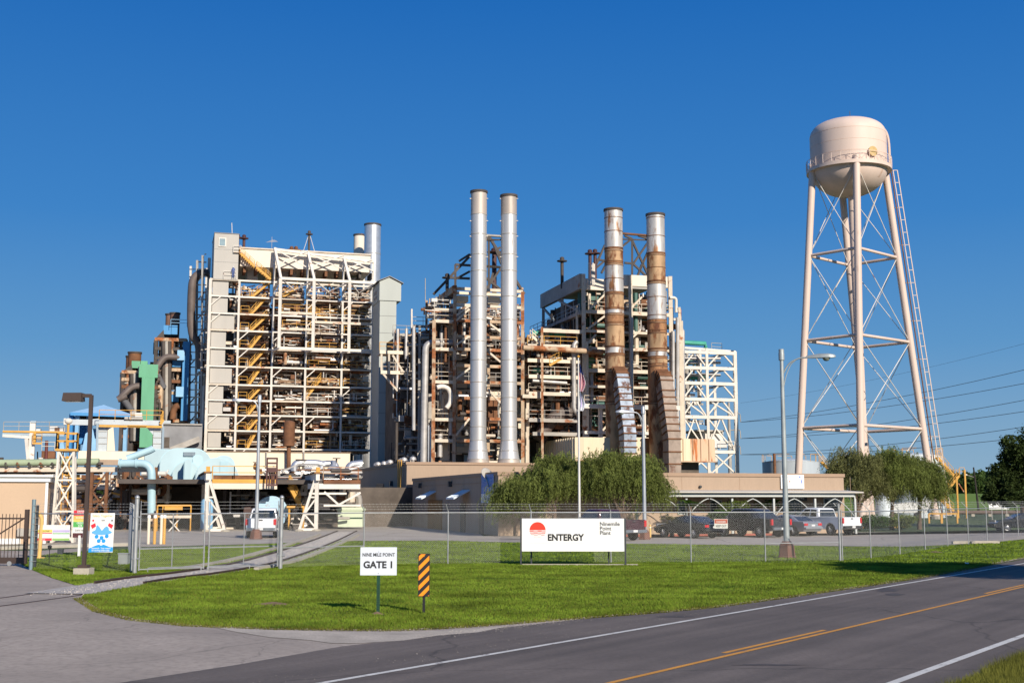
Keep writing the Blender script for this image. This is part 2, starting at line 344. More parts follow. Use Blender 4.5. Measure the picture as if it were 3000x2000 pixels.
# ------------------------------------------------------------------ grass blades
def blades(name, poly, n, hmin, hmax, wid, dmin, dmax, label, mat=m_grass, xlim=.47, keepout=None, clump=.8, over=4):
    P_ = np.array([(p[0], p[1]) for p in poly]); lo, hi = P_.min(0), P_.max(0)
    y = dmin + (dmax - dmin) * RNG.random(n * over) ** 1.35
    x = (RNG.random(n * over) * 2 - 1) * y * xlim
    ok = inpoly(x, y, poly)
    if keepout: 
        for k in keepout: ok &= ~inpoly(x, y, k)
    x, y = x[ok][:n], y[ok][:n]; n = len(x)
    pat = .5 + .25 * np.sin(x * 1.7 + np.sin(y * 1.1) * 2) + .25 * np.sin(y * 2.3 + np.cos(x * .9) * 2)
    h = (hmin + (hmax - hmin) * RNG.random(n)) * (1 - clump * .5 + clump * .5 * pat); w = wid * (.7 + .6 * RNG.random(n)) * np.maximum(y / 25, .8)
    a = RNG.random(n) * 6.283; lean = h * (.15 + .55 * RNG.random(n)); b = RNG.random(n) * 6.283
    V = np.zeros((n, 3, 3), np.float32)
    V[:, 0] = np.stack([x + np.cos(a) * w, y + np.sin(a) * w, np.full(n, .008)], 1); V[:, 1] = np.stack([x - np.cos(a) * w, y - np.sin(a) * w, np.full(n, .008)], 1)
    V[:, 2] = np.stack([x + np.cos(b) * lean, y + np.sin(b) * lean, h], 1)
    o = raw_mesh(name, V.reshape(-1, 3), np.arange(n * 3).reshape(-1, 3), mat)
    return tag(o, label, 'grass', kind='stuff')
# railway path (two rails), sampled on the ground
rail_px = [(-150, 1790), (0, 1775), (280, 1736), (489, 1700), (620, 1684), (727, 1667), (811, 1649), (880, 1627), (945, 1603), (1000, 1579), (1045, 1556)]
rp = [gp(*p) for p in rail_px]
def catmull(pts, k=8):
    o = []; P4 = [pts[0] * 2 - pts[1]] + pts + [pts[-1] * 2 - pts[-2]]
    for i in range(1, len(P4) - 2):
        a, b, c, d = P4[i - 1:i + 3]
        for j in range(k):
            t = j / k; o.append(.5 * ((2 * b) + (c - a) * t + (2 * a - 5 * b + 4 * c - d) * t * t + (3 * b - a - 3 * c + d) * t ** 3))
    o.append(pts[-1]); return o
rpath = catmull(rp)
def offset(path, r):
    o = []
    for i, p in enumerate(path):
        d = (path[min(i + 1, len(path) - 1)] - path[max(0, i - 1)]).normalized(); o.append(p + Vector((-d.y, d.x, 0)) * r)
    return o
track = T('railway_track', 'rusty railway track curving across the drive and under the gates', 'railway', rpath[10])
for off in (0, 1.5):
    mb = MB(); q = offset(rpath, off)
    for i in range(len(q) - 1):
        for (w, z0, z1) in ((.09, .0, .03), (.04, .03, .06), (.07, .06, .09)) if i > 20 else ((.07, -.02, .012),):
            mb.beam(q[i] + Vector((0, 0, (z0 + z1) / 2)), q[i + 1] + Vector((0, 0, (z0 + z1) / 2)), w, z1 - z0)
    mb.build('rail', m_rail, track)
i0, i1 = 15, len(rpath) - 1
mb = MB(); lft, rgt = offset(rpath, 1.75)[i0:i1], offset(rpath, -.25)[i0:i1]
for i in range(len(lft) - 1):
    z = Vector((0, 0, .022)); mb.add([lft[i] + z, rgt[i] + z, rgt[i + 1] + z, lft[i + 1] + z], [(0, 1, 2, 3)])
mb.build('ballast_bed', m_grav, track)
mb = MB(); pebbles(offset(rpath, .75)[i0:i1], 5000, .42, .012, .035, mb); o = mb.build('ballast', m_grav, track); o['kind'] = 'stuff'
for off in (2.1, -.6):
    mb = MB(); q = offset(rpath, off)[38:-4]
    for i in range(len(q) - 1): mb.beam(q[i] + Vector((0, 0, .06)), q[i + 1] + Vector((0, 0, .06)), .18, .14)
    mb.build('kerb', m_conc, track)
keep = [[tuple(p[:2]) for p in offset(rpath, 1.62)] + [tuple(p[:2]) for p in reversed(offset(rpath, -.12))]]
blades('lawn_grass', lawn, 420000, .025, .095, .011, 19, 49, 'mown green lawn in front of the chain link fence', keepout=keep)
m_dry = M('dry_grass', (.16, .16, .03), .8, var=.4, scale=.6, trans=.3, spec=.1)
blades('lawn_straw', lawn, 45000, .03, .1, .011, 19, 49, 'paler dry blades mixed through the front lawn', mat=m_dry, keepout=keep)
edge_l = offset(fr2_, -.22); edge_r = offset(fr2_, .42)
blades('verge_straw', [tuple(p[:2]) for p in edge_l] + [tuple(p[:2]) for p in reversed(edge_r)], 26000, .015, .07, .009, 19, 49, 'short dry grass fringe along the paving edge', mat=m_dry, keepout=keep, over=40)
blades('yard_grass', lawn, 120000, .04, .1, .013, 46, 82, 'green lawn strip behind the chain link fence', keepout=keep)
m_dry = M('dry_grass', (.16, .16, .03), .8, var=.4, scale=.6, trans=.3, spec=.1)
blades('verge_grass', verge, 60000, .05, .2, .006, 13, 24, 'tufty dry grass on the near road verge', mat=m_dry, over=30)

# ------------------------------------------------------------------ fence
FB = {88: 1667, 393: 1676, 820: 1665, 1065: 1657, 1312: 1653, 1556: 1651, 1790: 1649, 2025: 1648, 2243: 1646, 2462: 1643}
def frun(pxs): return [gp(*p) for p in pxs]
HF = 2.02
mesh_cache = {}
def link_mesh(L, h=1.93, pitch=.075, w=.0025):
    key = round(L, 2)
    if key in mesh_cache: return mesh_cache[key]
    mb = MB(); n = int((L + h) / pitch) + 1
    for sgn in (1, -1):
        for k in range(n):
            x0 = k * pitch - h if sgn == 1 else k * pitch
            pts = []
            z0, z1 = 0.0, h; a = x0; b = x0 + sgn * h
            for (xa, za, xb, zb) in ((a, z0, b, z1),):
                if sgn == 1:
                    if xa < 0: za += -xa; xa = 0
                    if xb > L: zb -= xb - L; xb = L
                else:
                    if xa > L: za += xa - L; xa = L
                    if xb < 0: zb -= -xb; xb = 0
                if za < zb - .01:
                    y = .003 * sgn; p, q = Vector((xa, y, za)), Vector((xb, y, zb)); d = (q - p).normalized(); sd = Vector((-d.z, 0, d.x)) * w * .5; f = Vector((0, w * .5, 0))
                    mb.add([p - sd, p + sd, p + f, q - sd, q + sd, q + f], [(0, 1, 4, 3), (1, 2, 5, 4), (2, 0, 3, 5)])
    k = 0
    while k * pitch < L:                                    # twisted barbs on the top selvage
        p = Vector((k * pitch, 0, h)); mb.add([p + Vector((-.004, 0, 0)), p + Vector((.004, 0, 0)), p + Vector((.004, 0, .05)), p + Vector((-.004, 0, .05))], [(0, 1, 2, 3)]); k += 1
    me = bpy.data.meshes.new('chain_link'); me.from_pydata(mb.v, [], mb.f); me.materials.append(m_wire); mesh_cache[key] = me; return me
def link_panel(root, p, q, z=.05, name='chain_link_mesh', h=1.93):
    d = q - p; me = link_mesh(d.length, h); o = bpy.data.objects.new(name, me); link(o, root, Vector((p.x, p.y, z))); o.rotation_euler = (0, 0, math.atan2(d.y, d.x)); o['kind'] = 'stuff'; return o
def fence(root, pts, arm, thick=(), barb=True, r=.026, low=()):
    for i, p in enumerate(pts):
        R_ = .048 if i in thick else r; z = Vector((0, 0, HF))
        tube(root, 'post', [p, p + z + Vector((0, 0, .05 if i not in thick else .3))], R_, m_galv, 8)
        if barb: tube(root, 'barb_arm', [p + z, p + z + arm], .016, m_galv, 6)
        if i < len(pts) - 1:
            q = pts[i + 1]; tube(root, 'top_rail', [p + z * .985, q + z * .985], .022, m_galv, 6); link_panel(root, p, q)
            if i in low: tube(root, 'mid_rail', [p + Vector((0, 0, .75)), q + Vector((0, 0, .75))], .02, m_galv, 6)
    if barb:
        for k in (.35, .68, 1.0):
            mb = MB(); 
            for i in range(len(pts) - 1): 
                a, b = pts[i] + Vector((0, 0, HF)) + arm * k, pts[i + 1] + Vector((0, 0, HF)) + arm * k
                mb.beam(a, b, .0045); n = max(2, int((b - a).length / .14))
                for j in range(1, n): c = a.lerp(b, j / n); mb.beam(c + Vector((0, -.02, -.02)), c + Vector((0, .02, .02)), .005); 
            mb.build('barbed_wire', m_wire, root)
main_px = [(820, 1665), (1065, 1657), (1312, 1653), (1556, 1651), (1790, 1649), (2025, 1648), (2243, 1646), (2462, 1643)]
pts = frun(main_px)
fA = T('chain_link_fence', 'galvanised chain link fence with barbed wire across the front lawn', 'fence', pts[0])
fence(fA, pts, Vector((-.08, -.1, .3)), thick=(0, 7), low=(0, 6))
side_px = [(2462, 1643), (2552, 1636), (2637, 1626), (2711, 1613), (2777, 1601), (2838, 1595), (2893, 1587), (2940, 1579), (2984, 1572), (3025, 1565), (3062, 1559)]
pts2 = frun(side_px); pts2[0] = pts2[0] + Vector((.12, .1, 0))
fB = T('chain_link_fence', 'chain link fence with angled barbed wire arms running beside the road verge', 'fence', pts2[0])
fence(fB, pts2, Vector((-.32, -.05, .33)))
ptl = frun([(92, 1667), (240, 1672), (384, 1676)])
fC = T('chain_link_fence', 'short chain link fence behind the brown floodlight pole', 'fence', ptl[0]); fence(fC, ptl, Vector((0, 0, .32)), barb=True, thick=(2,))
bk = [ptl[2], gp(378, 1635), gp(376, 1610)]
fD = T('chain_link_fence', 'chain link return fence running back from the rail gate post', 'fence', bk[0]); fence(fD, bk, Vector((0, 0, .3)))
# rail gates
def leaf(p, q, label, mids, braced):
    root = T('rail_gate', label, 'gate', p, 'chain link gates over the railway'); u = (q - p).normalized(); z = lambda h: Vector((0, 0, h))
    for e in (p, q): tube(root, 'stile', [e + z(.06), e + z(2.1)], .026, m_galv, 8)
    for h in (.1, .8, 2.0): tube(root, 'rail', [p + z(h), q + z(h)], .022, m_galv, 6)
    for t in mids: m = p.lerp(q, t); tube(root, 'bar', [m + z(.1), m + z(2.0)], .02, m_galv, 6)
    a, b = p.lerp(q, braced[0]) + Vector((0, -.35, 0)), p.lerp(q, braced[1]) + Vector((0, -.35, 0))
    mb = MB().tube(bend([a + z(.02), a + z(.16), b + z(.16), b + z(.02)], .05, 3), .02, 6); mb.build('track_guide', m_galv, root)
    link_panel(root, p, q, .08, h=1.9)
    for k in range(9):
        for e in (p, q): tube(root, 'tie_band', [e + z(.25 + k * .2) - u * .05, e + z(.25 + k * .2) + u * .05], .009, m_galv, 5)
    mb = MB()
    for k in (.12, .24, .36): mb.beam(p + z(2.05 + k), q + z(2.05 + k), .006)
    mb.build('barbed_wire', m_wire, root)
    for e in (p, q): tube(root, 'barb_arm', [e + z(2.05), e + z(2.45)], .014, m_galv, 6)
leaf(gp(406, 1676), gp(596, 1670), 'chain link gate leaf over the rails beside the brown light pole', (.5,), (.18, 1.0))
leaf(gp(610, 1670), gp(812, 1663), 'chain link gate leaf hung on the thick post by the white pickup', (.5,), (.02, .62))
for px, py, lab in ((394, 1680, 'thick steel gate post beside the junction box'), (821, 1668, 'thick steel gate post between rail gate and long fence')):
    p = gp(px, py); g = T('gate_post', lab, 'post', p); MB().tube([p, p + Vector((0, 0, 2.55))], .075, 14).build('post_tube', m_galv, g, auto=50); MB().lathe(p + Vector((0, 0, 2.55)), [(.085, -.03), (.08, .03), (.05, .08), (0.001, .1)], 14).build('post_cap', m_galv, g, smooth=True)
    for h in (.5, 1.9): MB().tube([p + Vector((-.1, -.04, h)), p + Vector((.16, -.04, h))], .03, 6).build('hinge', m_galv, g)
# brown iron gate at the left
p0, p1 = gp(-220, 1655), gp(72, 1657); gi = T('iron_gate', 'brown iron picket gate with diagonal brace across the drive', 'gate', p1); u = (p1 - p0).normalized(); z = lambda h: Vector((0, 0, h))
for h in (.12, 1.78): beam(gi, 'gate_rail', p0 + z(h), p1 + z(h), .05, m_brown, .06)
beam(gi, 'bottom_plate', p0 + z(.22), p1 + z(.22), .04, m_brown, .2)
beam(gi, 'gate_stile', p1 + z(.08), p1 + z(2.12), .14, m_brown); beam(gi, 'diagonal_brace', p0.lerp(p1, .45) + z(.5), p1 + z(1.85), .045, m_brown)
n = int((p1 - p0).length / .145)
for k in range(1, n): c = p0 + u * (k * .145); beam(gi, 'picket', c + z(.12), c + z(1.95), .022, m_brown)
tube(gi, 'gate_wheel', [p0.lerp(p1, .85) + Vector((0, -.05, .09)), p0.lerp(p1, .85) + Vector((0, .03, .09))], .09, m_galv, 14)
p = gp(90, 1668); g = T('gate_post', 'pale blue grey steel post at the iron gate end', 'post', p); m_bluepost = M('post_blue', (.2, .28, .31), .5, .3, var=.1)
tube(g, 'post_tube', [p, p + z(2.5)], .07, m_bluepost, 12); beam(g, 'keeper_channel', p + Vector((.12, .05, .1)), p + Vector((.12, .05, 2.3)), .08, m_dkgrey)
for k in range(10): tube(g, 'tie_band', [p + Vector((-.05, -.07, .3 + k * .22)), p + Vector((.2, -.05, .3 + k * .22))], .01, m_galv, 5)
# ------------------------------------------------------------------ signs on the lawn
UP = Vector((0, 0, 1))
class Pn:
    """a sign face: local x right, y up from its lower left corner, n towards the reader"""
    def __init__(s, org, right, up=UP): s.o = Vector(org); s.r = Vector(right).normalized(); s.u = Vector(up).normalized(); s.n = s.r.cross(s.u)
    def p(s, x, y, n=0.0): return s.o + s.r * x + s.u * y + s.n * n
    def box(s, root, name, x0, x1, y0, y1, n0, n1, mat):
        c = [s.p(x, y, n) for n in (n0, n1) for x, y in ((x0, y0), (x1, y0), (x1, y1), (x0, y1))]
        return MB().add(c, [(0, 3, 2, 1), (4, 5, 6, 7), (0, 1, 5, 4), (1, 2, 6, 5), (2, 3, 7, 6), (3, 0, 4, 7)]).build(name, mat, root)
    def poly(s, root, name, pts, n0, n1, mat):
        k = len(pts); v = [s.p(x, y, n0) for x, y in pts] + [s.p(x, y, n1) for x, y in pts]
        return MB().add(v, [tuple(range(k, 2 * k)), tuple(reversed(range(k)))] + [(i, (i + 1) % k, k + (i + 1) % k, k + i) for i in range(k)]).build(name, mat, root)
    def text(s, root, t, x, y, size, mat, n=.004, **k): return text(k.pop('name', 'lettering'), t, size, mat, root, s.p(x, y, n), s.r, s.u, **k)
def px_panel(x0, y0, x1, y1, base_px, base_py, yaw=0.0):
    """face of a sign whose foot stands at base pixel"""
    b = gp(base_px, base_py); d = b.y; a, c = at(x0, y1, d), at(x1, y0, d)
    return Pn(a, (math.cos(yaw), math.sin(yaw), 0)), c.x - a.x, c.z - a.z, b
# long plant sign
pn, W, Hh, b = px_panel(1529, 1518, 1828, 1614, 1678, 1657, math.radians(-1.5))
sg = T('plant_sign', 'long white company sign with red sun logo on dark posts', 'sign', b)
pn.box(sg, 'panel', 0, W, 0, Hh, -.09, 0, m_signw)
for x in (-.065, W + .005): pn.box(sg, 'post', x, x + .06, -pn.o.z, Hh + .015, -.1, .02, m_dkgrey)
for x in (.33, W - .6): pn.box(sg, 'rear_leg', x, x + .05, -pn.o.z, .3, -.55, -.48, m_dkgrey)
k = W / 299.0                                            # metres per photo pixel
lx, ly, lr = (1575 - 1529) * k, (1614 - 1553) * k, 23.5 * k
N = 40
arc = [(lx + lr * math.cos(t), ly + lr * math.sin(t)) for t in [math.pi * 1.0 * i / N for i in range(N + 1)]]
pn.poly(sg, 'logo_sun', arc, .001, .004, m_red)
for i, (yt, hb) in enumerate(((-.02, .17), (-.24, .15), (-.45, .12), (-.64, .07), (-.82, .04))):   # stepped water bars
    hw = lr * math.sqrt(max(.05, 1 - (yt - .05) ** 2)); n = 4
    for j in range(n):
        a, c = -hw + 2 * hw * j / n, -hw + 2 * hw * (j + 1) / n; dy = lr * (.05 if j % 2 == 0 else -.02) - lr * .03
        pn.box(sg, 'logo_bar', lx + a, lx + c, ly + yt * lr - hb * lr + dy, ly + yt * lr + dy - .06 * lr, .001, .004, m_red)
pn.text(sg, 'ENTERGY', (1604 - 1529) * k, (1614 - 1582.5) * k, .335, m_letter, bold=.042, align='LEFT', sx=.92, space=1.03)
for i, s_ in enumerate(('Ninemile', 'Point', 'Plant')): pn.text(sg, s_, (1756 - 1529) * k, (1614 - 1540 - i * 13.0) * k, .205, m_dkgrey, bold=.02, align='LEFT', sx=1.02)
pn.box(sg, 'divider_line', 23 * k, W - .01, (1614 - 1590.5) * k, (1614 - 1590) * k, .001, .003, M('pale_line', (.45, .46, .47), .6))
beam(sg, 'footing_board', pn.p(0, -pn.o.z + .04, -.1), pn.p(W + .5, -pn.o.z + .04, -.1), .1, m_conc, .07)
# gate 1 sign
pn, W, Hh, b = px_panel(1055, 1602, 1163, 1684, 1108, 1797)
sg = T('gate_sign', 'white gate one sign on a green channel post in the grass', 'sign', b)
m_gw = M('gate_white', (.62, .66, .72), .5, var=.03)
pn.box(sg, 'panel', 0, W, 0, Hh, -.006, 0, m_gw)
px_ = W / 108
pc = pn.p(W / 2, 0, -.03); beam(sg, 'post', Vector((pc.x, pc.y, -.1)), Vector((pc.x, pc.y, pn.o.z + Hh * .9)), .07, m_green, .04)
for k_ in range(11): beam(sg, 'post_hole', Vector((pc.x - .012, pc.y - .021, .1 + k_ * .05)), Vector((pc.x + .012, pc.y - .021, .1 + k_ * .05)), .004, m_black, .018)
pn.text(sg, 'NINE MILE POINT', W / 2, (1684 - 1629) * px_, .107, m_letter, bold=.014, sx=.86)
pn.text(sg, 'GATE 1', W / 2, (1684 - 1662.5) * px_, .205, m_letter, bold=.035, sx=1.0)
for y in (.04, Hh - .1): MB().tube([pn.p(W / 2, y, 0), pn.p(W / 2, y, .008)], .008, 8).build('bolt', m_dkgrey, sg)
# striped object marker
pn, W, Hh, b = px_panel(1225, 1621, 1259, 1746, 1243, 1799)
sg = T('object_marker', 'orange and black diagonal striped marker board on a black post', 'sign', b)
pn.box(sg, 'panel', -.004, W + .004, -.004, Hh + .004, -.02, 0, m_black)
def clip(poly, x0, x1, y0, y1):
    for (ax, lim, sg_) in ((0, x0, 1), (0, x1, -1), (1, y0, 1), (1, y1, -1)):
        o = []
        for i in range(len(poly)):
            a, c = poly[i], poly[(i + 1) % len(poly)]; da, dc = (a[ax] - lim) * sg_, (c[ax] - lim) * sg_
            if da >= 0: o.append(a)
            if da * dc < 0: t = da / (da - dc); o.append((a[0] + (c[0] - a[0]) * t, a[1] + (c[1] - a[1]) * t))
        poly = o
        if len(poly) < 3: return None
    return poly
st = Hh / 4.35
for i in range(-2, 6):
    y = i * st + .55 * st; q = clip([(-.1, y - .1), (W + .1, y + W * 1.0 + .1), (W + .1, y + W + .1 + st * .5), (-.1, y - .1 + st * .5)], .008, W - .008, .008, Hh - .008)
    if q: pn.poly(sg, 'stripe', q, .001, .003, m_orange)
pc = pn.p(W / 2, 0, -.04); beam(sg, 'post', Vector((pc.x, pc.y, -.1)), Vector((pc.x, pc.y, pn.o.z + Hh)), .055, m_black, .04)
for y in (.05, Hh - .06): MB().tube([pn.p(W / 2, y, 0), pn.p(W / 2, y, .008)], .009, 8).build('bolt', m_orange, sg)
# danger sign on the fence
dF = lambda px: gp(px, FB[2025]).y - .07
d = dF(2110); a = at(2093, 1547, d); c = at(2132, 1519, d); pn = Pn(a, (1, .02, 0)); W, Hh = c.x - a.x, c.z - a.z
sg = T('danger_sign', 'small danger keep out sign wired to the chain link', 'sign', a)
m_dang = M('danger_red', (.42, .1, .06), .6, var=.1); m_dw = M('sign_cream', (.62, .62, .56), .6, var=.05)
pn.box(sg, 'panel', 0, W, 0, Hh, -.006, 0, m_dw); pn.box(sg, 'danger_band', .012, W - .012, Hh * .52, Hh - .015, .001, .003, m_dang)
pn.text(sg, 'DANGER', W / 2, Hh * .61, .1, m_dw, n=.005, bold=.01, sx=.92); pn.text(sg, 'KEEP OUT', W / 2, Hh * .14, .13, m_letter, n=.003, bold=.014, sx=.72)
# ------------------------------------------------------------------ signs near the iron gate
m_pblue = M('print_blue', (.02, .3, .7), .5, var=.04); m_plb = M('print_sky', (.12, .4, .75), .5, var=.04); m_pred = M('print_red', (.65, .03, .05), .5, var=.04)
m_pyel = M('print_yellow', (.75, .6, .1), .5, var=.04); m_pgrn = M('print_green', (.08, .42, .08), .5, var=.04); m_plil = M('print_lilac', (.5, .42, .68), .5, var=.04); m_porg = M('print_orange', (.85, .45, .1), .5, var=.04); m_lgrn = M('print_lime', (.3, .5, .14), .5, var=.04)
b = gp(308, 1680); d = b.y - .05; a = at(259, 1617, d); c = at(334, 1502, d); pn = Pn(a, (1, .03, 0), (0.02, 0, 1)); W, Hh = c.x - a.x, c.z - a.z
sg = T('safety_poster', 'white and blue safety poster with two scoops hung on the fence', 'poster', a)
mb = MB(); nx, ny = 8, 10                                # a slightly billowing vinyl sheet
vv = [pn.p(W * i / nx, Hh * j / ny, .004 * math.sin(i * 1.3) * math.sin(j * .9)) for j in range(ny + 1) for i in range(nx + 1)]
mb.add(vv, [(j * (nx + 1) + i, j * (nx + 1) + i + 1, (j + 1) * (nx + 1) + i + 1, (j + 1) * (nx + 1) + i) for j in range(ny) for i in range(nx)]); mb.build('sheet', m_signw, sg, smooth=True)
f = lambda x, y: (W * x, Hh * (1 - y)); q = lambda *a: [f(*p) for p in a]
pn.poly(sg, 'blue_foot', q((0, 1), (1, .98), (1, .87), (.85, .86), (.7, .82), (.6, .8), (.5, .83), (.42, .8), (.3, .82), (.15, .86), (0, .9)), .006, .008, m_pblue)
pn.poly(sg, 'scoop', q((.08, .5), (.2, .54), (.5, .56), (.8, .54), (.93, .5), (.9, .47), (.8, .44), (.78, .38), (.7, .33), (.6, .37), (.5, .45), (.4, .36), (.3, .3), (.27, .32), (.25, .4), (.22, .44), (.1, .47)), .006, .008, m_plb)
for pts in (((.03, .31), (.21, .25), (.25, .34), (.1, .4)), ((.78, .25), (.97, .31), (.9, .4), (.74, .32))): pn.poly(sg, 'red_cuff', q(*pts), .009, .011, m_pred)
for cx, cy in ((.3, .6), (.72, .59), (.51, .63), (.4, .71), (.6, .71)):
    pn.poly(sg, 'blue_dot', [(W * cx + .07 * math.cos(t * .39) * W / .86, Hh * (1 - cy) + .07 * math.sin(t * .39) * W / .86) for t in range(16)], .006, .008, m_pblue)
pn.text(sg, 'Safety Together', W / 2, Hh * .9, .125, m_porg, n=.008, sx=.86); pn.text(sg, 'Teamwork - Your reward', W / 2, Hh * .085, .078, m_signw, n=.012, bold=.012, sx=.8); pn.text(sg, 'for working Safely today', W / 2, Hh * .03, .078, m_signw, n=.012, bold=.012, sx=.78)
pn.poly(sg, 'red_mark', [(W * .12 + .035 * math.cos(t * .5), Hh * .81 + .035 * math.sin(t * .5)) for t in range(13)], .006, .008, m_pred); pn.box(sg, 'dark_mark', W * .46, W * .6, Hh * .8, Hh * .82, .006, .008, m_dkgrey); pn.poly(sg, 'blue_mark', [(W * .9 + .03 * math.cos(t * .5), Hh * .81 + .03 * math.sin(t * .5)) for t in range(13)], .006, .008, m_dkgrey)
# event scoreboard
b = gp(234, 1629); d = b.y; a = at(212, 1574, d); c = at(257, 1494, d); pn = Pn(a, (1, .05, 0)); W, Hh = c.x - a.x, c.z - a.z
sg = T('event_board', 'red and green event count board on a short white post', 'sign', b)
pn.box(sg, 'panel', 0, W, 0, Hh, -.05, 0, m_signw)
for y0, y1, mm in ((.8, 1, m_pred), (.64, .8, m_porg), (.58, .64, m_pyel), (.38, .58, m_pgrn), (0, .17, M('board_maroon', (.08, .012, .015), .6))): pn.box(sg, 'band', .01, W - .01, Hh * y0 + .003, Hh * y1 - .003, .001, .003, mm)
for t, y, s_ in (('DRIVER', .93, .11), ('EVENT', .84, .12), ('INCIDENT', .7, .1), ('GREAT', .5, .12), ('JOB', .41, .12)): pn.text(sg, t, W / 2, Hh * y, s_, m_signw, n=.005, bold=.01, sx=.85)
pn.text(sg, 'DAYS HRS', W * .5, Hh * .23, .12, m_letter, n=.002, bold=.008, sx=.8)
pc = pn.p(W * .5, 0, -.03); beam(sg, 'post', Vector((pc.x, pc.y, -.05)), Vector((pc.x, pc.y, pn.o.z + .1)), .1, m_signw)
# banner on the yellow goose-neck post
b = gp(115, 1636); d = b.y; a = at(101, 1583, d); c = at(204, 1537, d); pn = Pn(a, (1, .05, 0)); W, Hh = c.x - a.x, c.z - a.z
sg = T('colour_banner', 'white banner with yellow red lilac and green bands on yellow post', 'banner', b)
pn.box(sg, 'sheet', 0, W, 0, Hh, -.01, 0, m_signw)
for x0, x1, y0, y1, mm in ((0, .5, .52, .7, m_pyel), (0, .5, .44, .5, m_pred), (0, .5, 0, .16, m_pred), (.5, 1, .53, .68, m_plil), (.5, 1, .42, .48, m_pgrn), (.5, 1, 0, .15, m_lgrn)): pn.box(sg, 'band', W * x0 + .01, W * x1 - .01, Hh * y0 + .004, Hh * y1, .001, .003, mm)
pn.text(sg, 'YELLOW', W * .27, Hh * .555, .11, m_letter, n=.004, bold=.005); pn.text(sg, 'Red', W * .25, Hh * .03, .09, m_signw, n=.004)
m_py = M('pale_yellow_paint', (.68, .42, .13), .6, var=.12, scale=3)
pc = gp(113, 1636); tube(sg, 'post', bend([pc + Vector((0, .05, 0)), pc + Vector((.05, .05, 1.75)), pc + Vector((-.25, .05, 2.05))], .2), .085, m_py, 10); MB().tube([pc + Vector((0, .05, 0)), pc + Vector((0, .05, .06))], .25, 12).build('foot', m_py, sg)
for j in range(6):
    for x0 in (.06, .55): pn.box(sg, 'text_line', W * x0, W * (x0 + .36), Hh * (.93 - j * .035) , Hh * (.94 - j * .035), .001, .003, M('print_grey', (.4, .42, .45), .6)) if j % 2 == 0 else None
# small ground things by the fence
b = gp(143, 1660); g = T('floodlight', 'small black spotlight on a thin stake beside banner post', 'light', b); tube(g, 'stake', [b, b + UP * .72], .014, m_black, 6); MB().lathe(b + UP * .68, [(.02, -.04), (.07, 0), (.08, .1), (.03, .13)], 10).build('lamp_head', m_black, g, auto=40)
b = gp(175, 1624); g = T('electrical_box', 'small dark electrical box on the lawn by white post', 'box', b); MB().box((b.x - .12, b.y, 0), (b.x + .12, b.y + .15, .22)).build('cabinet', m_dkgrey, g); MB().box((b.x - .13, b.y - .01, .22), (b.x + .13, b.y + .16, .25)).build('cover', m_dkgrey, g)
b = gp(359, 1655); g = T('junction_box', 'grey junction box on the grass behind the fence return', 'box', b); m_jb = M('grey_box', (.3, .32, .3), .6); MB().box((b.x - .18, b.y, .0), (b.x + .18, b.y + .3, .42)).build('cabinet', m_jb, g); MB().box((b.x - .2, b.y - .02, .42), (b.x + .2, b.y + .32, .46)).build('lid', m_jb, g)
# ------------------------------------------------------------------ brown floodlight pole
b = gp(245, 1684); g = T('floodlight_pole', 'brown square pole with shoebox floodlight on concrete block', 'street lamp', b)
hgt = at(263, 1157, b.y).z; MB().box((b.x - .26, b.y - .26, 0), (b.x + .26, b.y + .26, .24)).build('concrete_base', m_conc, g)
MB().box((b.x - .16, b.y - .16, .24), (b.x + .16, b.y + .16, .34)).build('base_cover', m_brown, g)
mb = MB(); mb.beam(b + UP * .3, b + UP * hgt, .115); mb.build('pole', m_brown, g)
hd = MB(); x0, x1 = at(187, 1163, b.y).x, at(244, 1163, b.y).x; zc = at(215, 1163, b.y).z
hd.add([(x0, b.y - .2, zc - .14), (x1, b.y - .2, zc - .14), (x1, b.y + .2, zc - .14), (x0, b.y + .2, zc - .14), (x0 + .03, b.y - .17, zc + .14), (x1 - .02, b.y - .19, zc + .14), (x1 - .02, b.y + .19, zc + .14), (x0 + .03, b.y + .17, zc + .14)], [(0, 3, 2, 1), (4, 5, 6, 7), (0, 1, 5, 4), (1, 2, 6, 5), (2, 3, 7, 6), (3, 0, 4, 7)])
h = hd.build('lamp_housing', m_brown, g); MB().box((x0 + .05, b.y - .16, zc - .155), (x1 - .05, b.y + .16, zc - .138)).build('lens', M('lens', (.3, .3, .26), .2), h); MB().beam((x1 - .05, b.y, zc + .05), (b.x, b.y, zc + .05), .09, .12).build('arm', m_brown, g)
